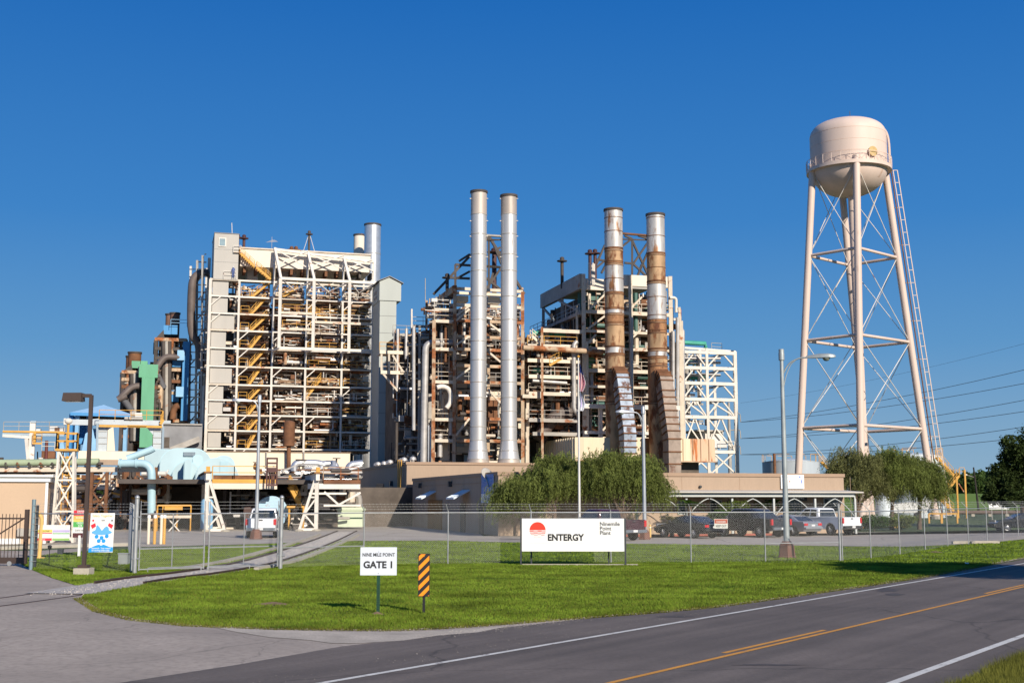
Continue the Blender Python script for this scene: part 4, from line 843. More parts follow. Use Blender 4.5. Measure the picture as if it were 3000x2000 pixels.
# casing: dark core with peeling cream panels low down
s0, s1 = f3.S(1338, 3), f3.S(1536, 3)
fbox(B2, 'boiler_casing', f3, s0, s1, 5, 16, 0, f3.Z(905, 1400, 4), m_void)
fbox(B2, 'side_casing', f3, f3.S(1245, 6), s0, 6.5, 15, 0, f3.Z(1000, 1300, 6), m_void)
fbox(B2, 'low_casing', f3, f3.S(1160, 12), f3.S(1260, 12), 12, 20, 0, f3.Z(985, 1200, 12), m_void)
m_peel = M('peeling_cream', (.66, .58, .46), .7, var=.1, scale=.6, rust=.34, rcol=(.09, .035, .018), rscale=1.1)
m_peelb = M('peeling_blue', (.33, .42, .45), .6, var=.12, scale=.6, rust=.32, rcol=(.06, .02, .012), rscale=1.1)
for i, x in enumerate(range(1338, 1534, 22)):
    for j, y in enumerate(range(1140, 1362, 24)):
        if random.random() < .85: box_px(B2, 'insulation_panel', f3, x, y, x + 21.3, y + 23.2, 4.5 + random.random() * .2, .25, m_peel if random.random() < .72 else m_peelb)
for i, x in enumerate(range(1340, 1530, 31)): box_px(B2, 'casing_panel', f3, x, 1060 + 12 * (i % 2), x + 29, 1136, 4.6, .3, random.choice((m_peelb, m_void, m_peel, m_stgrey)))
for (x0, y0, x1, y1, mm) in ((1340, 865, 1372, 884, m_cream), (1430, 868, 1465, 890, m_cream), (1350, 900, 1372, 935, m_case), (1445, 905, 1470, 940, m_case), (1295, 1130, 1330, 1228, m_peel), (1297, 1290, 1317, 1360, m_peel), (1240, 1150, 1268, 1275, m_stgrey), (1432, 1170, 1462, 1240, m_rust)): box_px(B2, 'casing_panel', f3, x0, y0, x1, y1, 2.0, 1.5, mm)
# floors, railings
LV2 = (884, 938, 1022, 1065, 1118, 1140, 1225, 1290)
for y in (845, 893, 938, 985, 1022, 1070, 1118, 1165, 1225, 1290):
    hb_px(B2, f3, 1333, 1531, y, .3, m_strust if y > 900 else m_st, rail=(m_stgrey if y in (1022, 1118, 938) else None)); hb_px(B2, f3, 1333, 1531, y, .25, m_strust, 3.5)
    beam(B2, 'side_beam', q3(1333, y), f3.w(0, 15, f3.Z(y, 1333)), .26, m_strust); beam(B2, 'side_beam', f3.w(f3.S(1531), 0, f3.Z(y, 1531)), f3.w(f3.S(1531), 12, f3.Z(y, 1531)), .26, m_strust)
for y in (940, 1022, 1118, 1228, 1290): 
    hb_px(B2, f3, 1272, 1333, y, .32, m_st, rail=m_st); fbox(B2, 'floor_deck', f3, f3.S(1272), f3.S(1333), 0, 5, f3.Z(y, 1300), f3.Z(y, 1300) + .08, m_strust)
for y in (895, 900): pass
hb_px(B2, f3, 1272, 1333, 905, .2, m_st, rail=m_stw)
for y, x0 in ((955, 1206), (980, 1150), (1030, 1150), (1090, 1130), (1230, 1160), (1300, 1160)): hb_px(B2, f3, x0, 1272, y, .28, m_stgrey, 9, rail=m_stgrey if y < 1000 else None)
for (a, b_) in (((1335, 925), (1375, 896)), ((1335, 1010), (1375, 985)), ((1335, 1110), (1380, 1075)), ((1335, 1275), (1375, 1225)), ((1430, 945), (1466, 972)), ((1430, 1030), (1466, 1060)), ((1430, 1140), (1466, 1180)), ((1335, 940), (1375, 905))): beam(B2, 'brace', q3(*a, -.1), q3(*b_, -.1), .24, m_st)
# roof beam sloping back on the left flank, fascia
beam(B2, 'roof_girder', q3(1333, 846), f3.w(0, 16, f3.Z(846, 1333)), .5, m_strust, .9); hb_px(B2, f3, 1333, 1531, 858, .3, m_cream, 1.5)
for px, y0, y1 in ((1372, 1100, 938), (1272, 1200, 1090)): pass
# platform to the lift tower
fbox(B2, 'link_platform', f3, f3.S(1112, 8), f3.S(1215, 8), 8, 11, f3.Z(1034, 1150, 8) - .1, f3.Z(1030, 1150, 8), m_st); hb_px(B2, f3, 1112, 1215, 1031, .35, m_cream, 7.9, rail=m_yellow); hb_px(B2, f3, 1115, 1200, 1090, .35, m_cream, 7.9, rail=m_st)
for a, b_ in (((1118, 1090), (1118, 1031)), ((1200, 1120), (1150, 1040)), ((1165, 1145), (1120, 1092)), ((1140, 1090), (1140, 1031))): beam(B2, 'brace', q3(*a, 7.9), q3(*b_, 7.9), .24, m_st)
# big pipes
tube(B2, 'steam_pipe', bend([q3(1332, 1005, 1), q3(1247, 1004, 1), q3(1240, 1365, 1)], 1.0), .42, m_pipe, 12); tube(B2, 'steam_pipe', bend([q3(1462, 1012, 3.5), q3(1333, 1008, 3.5)], .5), .42, m_rust, 12)
tube(B2, 'relief_loop', catmull([q3(1280, 1135, -.5), q3(1295, 1132, -.5), q3(1312, 1138, -.5), q3(1320, 1155, -.5), q3(1318, 1180, -.5), q3(1308, 1195, -.5)], 5), .3, m_stw, 10)
for px, y0, y1, r, mm in ((1262, 1250, 1365, .14, m_alum), (1256, 1245, 1365, .14, m_alum), (1267, 1240, 1365, .2, m_pipe), (1212, 955, 1260, .22, m_pipe), (1306, 960, 1060, .2, m_rust), (1293, 975, 1030, .2, m_pipe), (1321, 1225, 1275, .3, m_pipe), (1206, 905, 960, .12, m_stw), (1246, 815, 880, .05, m_stgrey)): tube(B2, 'riser_pipe', [q3(px, y0, .6), q3(px, y1, .6)], r, mm, 8)
for k, (x0, x1, y0, y1, dd, n) in enumerate(((1335, 1530, 895, 1060, .6, 220), (1272, 1332, 940, 1360, .6, 90), (1160, 1270, 960, 1360, 7, 150), (1335, 1530, 1140, 1360, .4, 60), (1250, 1335, 860, 945, 1, 40))):
    sa, z1 = f3.sz(x0, y0, dd); sb, z0 = f3.sz(x1, y1, dd); clutter(B2, f3, sa, sb, dd, dd + 4, z0, z1, n, [m_st, m_rust, m_pipe, m_strust, m_stgrey, m_stdk], seed=40 + k)
stair(B2, q3(1170, 1190, 8), q3(1190, 1110, 8), f3.v, m_stdk)
vent(B2, q3(1310, 850, 6), 2.2, m_stdk, .5); vent(B2, q3(1448, 858, 6), 6.0, M('vent_maroon'), .7)
# stack support lattice
LA = T('stack_bracing', 'black lattice tripod holding the twin silver chimneys', 'lattice frame', q3(1420, 850, 6))
def lat(*pts, w=.28):
    for a, b_ in pts: beam(LA, 'lattice_member', q3(*a, 4), q3(*b_, 4), w, m_stdk)
lat(((1270, 862), (1432, 692)), ((1432, 692), (1536, 862)), w=.32)
lat(((1334, 775), (1468, 783)), ((1334, 840), (1334, 775)), ((1310, 813), (1376, 816)), ((1334, 818), (1376, 795)), ((1345, 765), (1376, 745)), ((1425, 780), (1468, 783)), ((1425, 815), (1468, 850)), ((1425, 845), (1468, 785)), ((1440, 700), (1500, 850)), ((1450, 733), (1466, 725)), ((1425, 862), (1445, 800)), ((1432, 692), (1432, 850)))
# the silver stacks
m_silver = M('stack_silver', (.5, .49, .48), .45, .5, var=.16, scale=.4, streak=5, rust=.22, rcol=(.2, .16, .12), rscale=1.0)
m_silverd = M('stack_silver_sooty', (.42, .36, .31), .55, .3, var=.18, scale=.4, streak=4, rust=.34, rcol=(.16, .1, .06), rscale=1.0)
def silver(px, ytop, label):
    d = 147; c = at(px, 1300, d); c.z = 0; Zy = lambda y: at(px, y, d).z; k = d / 3600
    ys = [1366, 1345, 1320, 1290, 1250, 1205, 1165, 1120, 1055, 1000, 938, 870, 795, 747, 688, 630, ytop]; r = lambda y: (24.0 if y < 1285 else 24 + (y - 1290) * .12 + max(0, y - 1320) ** 2 * .0012) * k
    g = stack('silver_chimney', label, c, 0, [(0, r(1366) * 1.05)] + [(Zy(y), r(y)) for y in ys], [m_silverd, m_silverd] + [m_silver] * 14 + [m_silverd], 'twin silver chimneys', m_stgrey)
    for y in (580, 645, 690, 750): 
        for s in (-1, 1): tube(g, 'sample_port', [c + Vector((s * 23 * k, -.3, Zy(y + 4))), c + Vector((s * 27 * k, -.4, Zy(y + 4)))], .06, m_stw, 6)
    fine = MB()
    for y in (600, 660, 715, 770, 830, 900, 970, 1030, 1090, 1145, 1185, 1230): fine.lathe((c.x, c.y, Zy(y)), [(24.05 * k, -.02), (24.4 * k, 0), (24.05 * k, .02)], 28)
    for y in range(640, 1280, 37): pass
    return c
ca = silver(1400.5, 564, 'silver chimney nearer the lift tower, slightly taller of a pair')
cb = silver(1490.5, 576, 'silver chimney beside the weeping tree, shorter of a pair')
beam(LA, 'tie_walkway', ca + UPV * at(1, 688, 147).z, cb + UPV * at(1, 694, 147).z, .5, m_stgrey, .2)
for s in (0, .5): beam(LA, 'tie_walkway', ca + UPV * (at(1, 702, 147).z) + Vector((0, s, 0)), cb + UPV * at(1, 702, 147).z, .14, m_stdk)

# ------------------------------------------------------------------ right boiler with the rusty stacks
f4 = Fr(1709, 156); q4 = lambda px, py, dep=0.0: f4.pt(px, py, dep)
B3 = T('boiler_unit', 'boiler structure with dark green casing behind the rusty banded chimneys', 'power plant', f4.w(0, 0, 0))
for px, y0 in ((1709, 803), (1846, 806), (1963, 810)):
    col_px(B3, f4, px, y0, None, .5, m_st); col_px(B3, f4, px, y0 + 3, None, .4, m_st, 12)
for px, y0 in ((1720, 1000), (1990, 900), (1997, 940)): col_px(B3, f4, px, y0, 1300, .3, m_st, -.5)
zf0, zf1 = f4.Z(846, 1709), f4.Z(802, 1709)
fbox(B3, 'roof_fascia', f4, -.3, .25, 0, 17, zf0, zf1, m_stgrey); fbox(B3, 'roof_fascia', f4, f4.S(1835), f4.S(1968), 0, .5, f4.Z(840, 1900), f4.Z(808, 1900), m_parap); fbox(B3, 'roof_fascia', f4, .3, f4.S(1835), 2, 2.5, zf0 + .3, zf1 - .2, m_parap)
fbox(B3, 'roof_slab', f4, .3, f4.S(1963), 6, 17, zf1 - .5, zf1 - .2, m_stgrey)
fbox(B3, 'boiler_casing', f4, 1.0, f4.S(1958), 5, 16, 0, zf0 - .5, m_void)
fbox(B3, 'side_floor', f4, -.4, .4, 0, 20, f4.Z(915, 1709) - .3, f4.Z(915, 1709) + .1, m_stgrey); railing(B3, f4.w(-.3, 0, f4.Z(915, 1709)), f4.w(-.3, 22, f4.Z(915, 1709)), m_bluesteel)
for d in (8, 16.5): beam(B3, 'side_column', f4.w(0, d, 0), f4.w(0, d, zf0), .4, m_stgrey)
for a, b_ in (((0, 9), (915, 850)), ((10, 16), (915, 850)), ((2, 8), (1010, 930))): beam(B3, 'side_brace', f4.w(-.1, a[0], f4.Z(b_[0], 1709)), f4.w(-.1, a[1], f4.Z(b_[1], 1709)), .25, m_stgrey)
for y in (912, 969, 1019, 1084, 1131, 1189, 1265, 1282):
    hb_px(B3, f4, 1709, 1963, y, .38 if y in (912, 1084, 1189) else .26, m_st, 0, rail=m_st if y in (912, 1084, 1189) else None)
    beam(B3, 'side_beam', f4.w(0, 0, f4.Z(y, 1709)), f4.w(0, 16, f4.Z(y, 1709)), .26, m_stgrey)
    fbox(B3, 'floor_deck', f4, .3, f4.S(1963), .2, 4.5, f4.Z(y, 1800) - .08, f4.Z(y, 1800) + .02, m_strust)
for (x0, y0, x1, y1, mm) in ((1722, 855, 1772, 905, m_grn), (1850, 868, 1900, 905, m_grn), (1722, 930, 1770, 1010, m_grn), (1722, 1020, 1742, 1080, m_green2), (1745, 1022, 1775, 1080, m_grn), (1722, 1090, 1774, 1128, m_grn), (1860, 1090, 1905, 1130, m_grn), (1722, 1205, 1830, 1260, m_grn), (1900, 1205, 1960, 1260, m_grn), (1850, 925, 1905, 1010, m_void), (1905, 850, 1955, 905, m_cased), (1735, 1135, 1752, 1185, m_rust), (1900, 1020, 1950, 1080, m_cased), (1722, 1135, 1732, 1186, m_green2)): box_px(B3, 'casing_panel', f4, x0, y0, x1, y1, 3.2, 1.5, mm)
for (a, b_) in (((1728, 905), (1772, 862)), ((1720, 965), (1772, 925)), ((1724, 1005), (1745, 980)), ((1840, 1000), (1875, 968)), ((1846, 905), (1880, 870)), ((1765, 1260), (1815, 1208)), ((1895, 1262), (1940, 1210))): beam(B3, 'brace', q4(*a, -.1), q4(*b_, -.1), .24, m_st)
box_px(B3, 'lower_frame', f4, 1756, 1184, 1766, 1290, -2.5, .5, m_stw); box_px(B3, 'lower_frame', f4, 1885, 1186, 1893, 1290, -2.5, .5, m_stw); hb_px(B3, f4, 1712, 1990, 1189, .45, m_stw, -2.5, rail=m_st); hb_px(B3, f4, 1712, 1990, 1266, .3, m_stw, -2.5)
for k, (x0, x1, y0, y1, dd, n) in enumerate(((1712, 1960, 850, 1080, .5, 230), (1712, 1960, 1085, 1280, .5, 140), (1960, 2000, 880, 1290, .5, 40))):
    sa, z1 = f4.sz(x0, y0, dd); sb, z0 = f4.sz(x1, y1, dd); clutter(B3, f4, sa, sb, dd, dd + 3.5, z0, z1, n, [m_st, m_rust, m_pipe, m_strust, m_stgrey, m_grn], seed=60 + k)
clutter(B3, f4, -.4, .2, 1, 16, 8, zf0 - 1, 70, [m_st, m_rust, m_pipe, m_stgrey, m_stdk], seed=70)
tube(B3, 'relief_pipe', bend([q4(1962, 872, -.3), q4(1981, 872, -.3), q4(1981, 915, -.3)], .5), .2, m_stw, 8); tube(B3, 'downcomer', bend([q4(1990, 966, -.3), q4(2000, 968, -.3), q4(2001, 1290, -.3)], .5), .28, m_pipe, 10)
for px, y0, y1 in ((1850, 930, 1180), (1985, 930, 1280), (1972, 970, 1280)): tube(B3, 'riser_pipe', [q4(px, y0, -.6), q4(px, y1, -.6)], .25, m_pipe, 8)
for px, py in ((1647, 753),): vent(B3, at(px, 845, 163), at(px, py, 163).z - at(px, 845, 163).z, m_stdk, .5)
for px, py in ((1729, 729), (1744, 727)): vent(B3, q4(px, 835, 3), at(px, py, 159).z - q4(px, 835, 3).z, M('vent_maroon'), .5)
for px in (1725, 1733, 1737, 1741): tube(B3, 'stub_pipe', [q4(px, 835, 1), q4(px, 770 + (px % 3) * 3, 1)], .1, m_stw, 6)
# rusty stacks, their lattice and breeching ducts
m_bs = M('banded_silver', (.47, .45, .43), .5, .35, var=.25, scale=.6, rust=.56, rcol=(.14, .065, .028), streak=3.5, rscale=.9); m_bt = M('banded_tan', (.4, .255, .14), .7, .1, var=.45, scale=.7, rust=.62, rcol=(.1, .036, .013), streak=2.5, rscale=.9); m_br = M('banded_rust', (.3, .15, .07), .8, 0, var=.45, scale=.8, rust=.6, rcol=(.055, .02, .009), streak=2.5, rscale=.9)
m_br2 = M('banded_stain', (.36, .24, .15), .7, .1, var=.4, scale=1.2, rust=.45, rcol=(.12, .05, .02), streak=3, rscale=1.2)
LB = T('stack_bracing', 'black lattice behind the rusty banded chimneys', 'lattice frame', q4(1860, 800, 6))
for a, b_ in (((1740, 790), (1850, 700)), ((1850, 700), (1905, 820)), ((1852, 700), (1852, 815)), ((1856, 772), (1905, 700)), ((1852, 770), (1900, 815)), ((1830, 690), (1852, 700)), ((1830, 715), (1852, 700)), ((1852, 772), (1830, 770)), ((1870, 690), (1900, 700)), ((1740, 790), (1772, 718)), ((1748, 760), (1772, 764)), ((1880, 775), (1866, 815)), ((1762, 800), (1772, 780)), ((1905, 720), (1865, 815))): beam(LB, 'lattice_member', q4(*a, 5), q4(*b_, 5), .26, m_stdk)
def rusty(px, ys, mats, label, w=29.0):
    d = 151; c = at(px, 1100, d); c.z = 0; k = d / 3600
    y2, m2 = [], []
    for i, y in enumerate(ys):                                  # a rust-stained strip either side of each change of paint
        prev = ys[i - 1] if i else y + 40
        if i and mats[i] is not mats[i - 1] and prev - y > 14: y2.append(prev - random.uniform(3, 7)); m2.append(m_br)
        if i + 1 < len(ys) and mats[i + 1] is not mats[i] and prev - y > 22: y2 += [y + random.uniform(3, 6)]; m2 += [mats[i]]; y2.append(y); m2.append(m_br2)
        else: y2.append(y); m2.append(mats[i])
    ys, mats = y2, m2
    stack('rusty_chimney', label, c, 0, [(0, w * k)] + [(at(px, y, d).z, (w - (1090 - y) * .004) * k) for y in ys], mats, 'twin rusty chimneys', m_rust); return c
c1 = rusty(1802, (1180, 1085, 1040, 1018, 950, 920, 908, 862, 818, 774, 732, 680, 640, 617), [m_bt, m_br, m_bt, m_bs, m_bt, m_br, m_bs, m_bt, m_bs, m_bs, m_bt, m_bs, m_bs, m_bs], 'rust banded chimney with flaking silver paint, farther from the water tower')
c2 = rusty(1927, (1180, 1072, 1052, 1025, 975, 945, 925, 872, 828, 786, 746, 694, 640, 631), [m_bt, m_br, m_bt, m_bs, m_bt, m_br, m_bs, m_bs, m_bs, m_bt, m_bt, m_bs, m_bs, m_bs], 'rust banded chimney with flaking silver paint, nearer the water tower')
beam(LB, 'tie_walkway', c1 + UPV * at(1, 682, 151).z, c2 + UPV * at(1, 692, 151).z, .45, m_rust, .2); beam(LB, 'tie_walkway', c1 + UPV * at(1, 700, 151).z, c2 + UPV * at(1, 704, 151).z, .16, m_stdk)
m_duct1 = M('duct_flaking', (.26, .3, .36), .6, .3, var=.35, scale=1.2, rust=.6, rcol=(.05, .025, .02), rscale=.8); m_duct2 = M('duct_weathered', (.3, .235, .19), .75, .1, var=.3, scale=1.0, rust=.45, rcol=(.085, .042, .028), rscale=.5)
def duct(c, ytop, ybot, px, label, mat, yk):
    """ribbed rectangular breeching: leaves the stack, bends over and runs down and out"""
    g = T('breeching_duct', label, 'duct', (c.x, c.y, 4)); nv = -f4.v; W_ = .78
    Z = lambda y: at(px, y, 149).z; zt, zk, zb = Z(ytop), Z(yk), Z(ybot)
    path = [(0.3, zt - 1.1)] + [(.9 + 1.1 * math.sin(t), zt - 2.2 + 1.15 * math.cos(t)) for t in np.linspace(.25, 1.3, 4)] + [(2.1 + 1.9 * i / 8, zt - 2.3 + (zk - zt + 2.3) * i / 8) for i in range(1, 9)] + [(4.0, zk + (zb - zk) * i / 3) for i in range(1, 4)]
    n = len(path); R_ = []
    for i, (a, z) in enumerate(path):
        pa, pz = path[max(0, i - 1)]; na, nz = path[min(n - 1, i + 1)]; t = Vector((na - pa, nz - pz)).normalized(); nm = Vector((-t.y, t.x)) if False else Vector((t.y, -t.x)); hw = .85
        R_.append([c + nv * (a + nm.x * h * -1) + f4.u * s + UPV * (z - nm.y * h) for s, h in ((-W_, -hw), (W_, -hw), (W_, hw), (-W_, hw))])
    for i in range(n - 1):
        v = R_[i] + R_[i + 1]; MB().add(v, [(k, (k + 1) % 4, 4 + (k + 1) % 4, 4 + k) for k in range(4)] + [(3, 2, 1, 0), (4, 5, 6, 7)]).build('duct_section', m_rust if i < 3 else mat, g)
        ctr = sum(R_[i + 1], Vector()) / 4; mb = MB()
        for k in range(4): mb.beam(ctr + (R_[i + 1][k] - ctr) * 1.06, ctr + (R_[i + 1][(k + 1) % 4] - ctr) * 1.06, .14)
        mb.build('rib', m_rust, g)
duct(c1, 1068, 1330, 1850, 'flaking blue grey ribbed duct curving down from a rusty chimney', m_duct1, 1275); duct(c2, 1076, 1395, 1975, 'brown ribbed duct curving down beside the open steel frame', m_duct2, 1290)
# corrugated skirts around the foot of the unit
SK = T('corrugated_enclosure', 'rust streaked cream corrugated enclosure under the ribbed ducts', 'enclosure', q4(1900, 1345, -5))
m_corr = M('corrugated_cream', (.66, .54, .38), .7, var=.1, scale=.8, rust=.26, rcol=(.22, .075, .025), streak=7, rscale=1.3); m_corr2 = M('corrugated_rusty', (.6, .42, .28), .7, var=.14, scale=.9, rust=.62, rcol=(.26, .085, .025), streak=7, rscale=1.6)
def corr(p, q, z0, z1, mat, step=.9):
    n = max(1, int((q - p).length / step)); d = (q - p).normalized(); nn = Vector((d.y, -d.x, 0))
    for k in range(n):
        a, b_ = p.lerp(q, k / n), p.lerp(q, (k + 1) / n); w = (b_ - a)
        prof = [(0, 0), (.15, .0), (.25, .16), (.45, .16), (.55, 0), (1, 0)]; v = [a + w * x + nn * y + UPV * (z0 - a.z) for x, y in prof] + [a + w * x + nn * y + UPV * (z1 - a.z) for x, y in prof] 
        MB().add(v, [(i, i + 1, i + 7, i + 6) for i in range(5)]).build('corrugated_sheet', mat, SK)
Dn = -6.5; zt_, zb_ = f4.Z(1281, 1760, Dn), f4.Z(1349, 1900, Dn); g4 = lambda px: f4.w(f4.S(px, Dn), Dn, 0)
corr(f4.w(f4.S(1684, Dn), 22, 0), g4(1684), zb_, zt_, m_corr); corr(g4(1684), g4(1880), zb_, zt_, m_corr, 3.0); corr(g4(1880), g4(1964), zb_, zt_, m_corr2); corr(g4(1964), g4(2022), zb_, zt_, m_corr); corr(g4(2022), g4(2093), zb_, zt_, m_corr2)
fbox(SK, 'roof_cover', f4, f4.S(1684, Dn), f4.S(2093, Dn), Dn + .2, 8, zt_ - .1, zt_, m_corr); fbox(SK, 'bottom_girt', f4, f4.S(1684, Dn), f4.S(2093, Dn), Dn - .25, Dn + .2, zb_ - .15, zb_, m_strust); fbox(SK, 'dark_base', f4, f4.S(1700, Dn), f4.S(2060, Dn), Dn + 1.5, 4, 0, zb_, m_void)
# ------------------------------------------------------------------ walkway steel between the units
WK = T('pipe_bridge', 'tiers of walkways and pipes linking the two boiler units', 'pipe rack', f4.w(f4.S(1600), 4, 0)); fw = f4
col_px(WK, fw, 1588, 958, None, .3, m_strust, -1); col_px(WK, fw, 1546, 1140, None, .35, m_st, 1); col_px(WK, fw, 1690, 900, 1290, .3, m_st, 1); col_px(WK, fw, 1650, 980, None, .25, m_stgrey, 4)
for y, x0, x1, mm, rl in ((968, 1590, 1712, m_st, None), (1012, 1545, 1690, m_st, m_yellow), (1055, 1545, 1700, m_cream, None), (1102, 1548, 1700, m_cream, m_st), (1152, 1548, 1690, m_st, m_st), (1160, 1530, 1590, m_st, None), (1230, 1548, 1690, m_stgrey, m_stgrey), (1270, 1560, 1700, m_stgrey, None)):
    hb_px(WK, fw, x0, x1, y, .36, mm, 0, rail=rl); hb_px(WK, fw, x0, x1, y - 3, .28, m_stgrey, 4); fbox(WK, 'floor_deck', fw, fw.S(x0), fw.S(x1), .2, 3.6, fw.Z(y, 1600), fw.Z(y, 1600) + .08, m_strust)
tube(WK, 'main_pipe', [fw.pt(1532, 1018, -1.5), fw.pt(1640, 1024, -1.5), fw.pt(1766, 1031, -1.5)], .34, m_strust, 12); tube(WK, 'cross_pipe', [fw.pt(1560, 1115, -.5), fw.pt(1660, 1122, -.5)], .22, m_pipe, 8); tube(WK, 'green_pipe', [fw.pt(1560, 976, 2), fw.pt(1655, 982, 2)], .35, m_teal, 8); tube(WK, 'green_pipe', [fw.pt(1560, 1082, 2), fw.pt(1650, 1086, 2)], .35, m_teal, 8)
tube(WK, 'condensate_pipe', bend([fw.pt(1690, 1000, -.5), fw.pt(1681, 1010, -.5), fw.pt(1682, 1200, -.5), fw.pt(1695, 1215, -.5)], .5), .3, m_pipe, 10); tube(WK, 'flue_duct', catmull([fw.pt(1580, 1290, 2), fw.pt(1600, 1250, 2), fw.pt(1640, 1215, 2), fw.pt(1690, 1205, 2)], 6), .9, M('duct_brown'), 12)
stair(WK, fw.pt(1610, 1070, -.2), fw.pt(1645, 1050, -.2), fw.v, m_yellow); stair(WK, fw.pt(1585, 1008, -.2), fw.pt(1560, 985, -.2), fw.v, m_cream)
sa, z1 = fw.sz(1540, 970, 1); sb, z0 = fw.sz(1700, 1290, 1); clutter(WK, fw, sa, sb, 1, 7, z0, z1, 260, [m_st, m_rust, m_pipe, m_stgrey, m_stdk, m_stdk], seed=80); fbox(WK, 'rear_screen', fw, fw.S(1545, 9), fw.S(1700, 9), 9, 12, 0, fw.Z(990, 1620, 9), m_void)
box_px(WK, 'end_panel', fw, 1540, 1150, 1552, 1370, 2, 1, m_peel)
# ------------------------------------------------------------------ open steel frame on the right
f5 = Fr(2152, 168); SF = T('steel_frame', 'open cream steel frame of bare braced bays beside the boilers', 'steel frame', f5.w(0, 0, 0)); q5 = f5.pt
for px, y0, dep in ((2153, 1030, 0), (2150, 1033, 8), (2070, 1020, 0), (2000, 1010, 0), (2092, 1045, 10)): col_px(SF, f5, px, y0, None, .42 if px == 2153 else .36, m_stw, dep)
ly = (1030, 1076, 1121, 1168, 1220, 1322)
for i, y in enumerate(ly):
    hb_px(SF, f5, 1998, 2153, y, .34, m_stw, 0); beam(SF, 'side_beam', q5(2153, y), q5(2153, y) + f5.v * 8, .3, m_stw); beam(SF, 'rear_beam', q5(2000, y) + f5.v * 10, q5(2150, y) + f5.v * 10, .28, m_stgrey)
    if i < len(ly) - 1:
        y2 = ly[i + 1]
        for xa, xb in ((2000, 2070), (2070, 2153)):
            xm = (xa + xb) / 2; beam(SF, 'brace', q5(xm, y, .1), q5(xb, y2, .1), .18, m_stw); beam(SF, 'brace', q5(xm, y, .1), q5(xa, y2, .1), .18, m_stw)
            if i >= 3: beam(SF, 'brace', q5(xa, y, .2), q5(xb, y2, .2), .18, m_stw)
for xa, xb in ((2085, 2153), (2020, 2085)): beam(SF, 'brace', q5(xa, 1322, .1), q5(xb, 1385, .1), .2, m_stw); beam(SF, 'brace', q5(xb, 1322, .1), q5(xa, 1385, .1), .2, m_stw)
beam(SF, 'top_beam', q5(1998, 1018, 2), q5(2153, 1030, 2), .3, m_stw); railing(SF, q5(2085, 1026, 4), q5(2115, 1028, 4), m_stgrey)
for pts in (((2000, 1003), (2066, 1006), (2067, 1020)), ((2005, 1062), (2055, 1062)), ((2005, 1106), (2072, 1106))): tube(SF, 'teal_pipe', [q5(*p, 3) for p in pts], .32, m_teal, 8)
for y in (1050, 1062, 1098): tube(SF, 'pipe', [q5(2000, y, 2), q5(2110, y, 2)], .2, m_pipe, 8)
box_px(SF, 'equipment_house', f5, 2058, 1262, 2120, 1312, 1, 5, m_stw); box_px(SF, 'house_roof', f5, 2040, 1258, 2122, 1264, .5, 6, m_stgrey); box_px(SF, 'low_tank', f5, 2085, 1290, 2130, 1312, .3, .6, m_case); railing(SF, q5(2110, 1316, -.3), q5(2152, 1316, -.3), m_stw)
sa, z1 = f5.sz(2000, 1020, 1); sb, z0 = f5.sz(2080, 1250, 1); clutter(SF, f5, sa, sb, 1, 6, z0, z1, 40, [m_stw, m_pipe, m_stgrey], seed=90)
# ------------------------------------------------------------------ tan office building
f6 = Fr(1460, 86); q6 = f6.pt
OF = T('office_building', 'long low tan office building with white arched porch', 'building', f6.w(0, 0, 0))
zr = f6.Z(1381, 1462); zt6 = f6.Z(1360, 1193, 31)
# wings: low front wing, tall block behind to the left
fbox(OF, 'front_wing_wall', f6, 0, f6.S(2466), 0, 30, 0, zr - .25, m_tan)
fbox(OF, 'parapet_coping', f6, -.08, f6.S(2466) + .08, -.08, 30, zr - .25, zr, m_tancap)
zb6 = f6.Z(1378, 1062, 45)
sL = f6.S(1193, 31); fbox(OF, 'rear_block_wall', f6, sL, sL + 16, 31, 62, 0, zt6, m_tan); fbox(OF, 'rear_coping', f6, sL - .1, sL + 16, 30.9, 62, zt6, zt6 + .25, m_tancap)
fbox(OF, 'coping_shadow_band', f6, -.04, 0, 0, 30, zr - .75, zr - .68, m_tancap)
for k in range(1, 7): fbox(OF, 'wall_joint', f6, k * 4.6, k * 4.6 + .03, -.012, 0, 0, zr - .25, m_tancap)
for k in range(1, 6): fbox(OF, 'wall_joint', f6, -.012, 0, k * 5, k * 5 + .03, 0, zr - .25, m_tancap)
for k, (a_, d_) in enumerate(((9, 8), (15, 12), (22, 9))):
    fbox(OF, 'roof_unit', f6, a_, a_ + 1.6, d_, d_ + 1.4, zr - .2, zr + .22, m_stgrey)
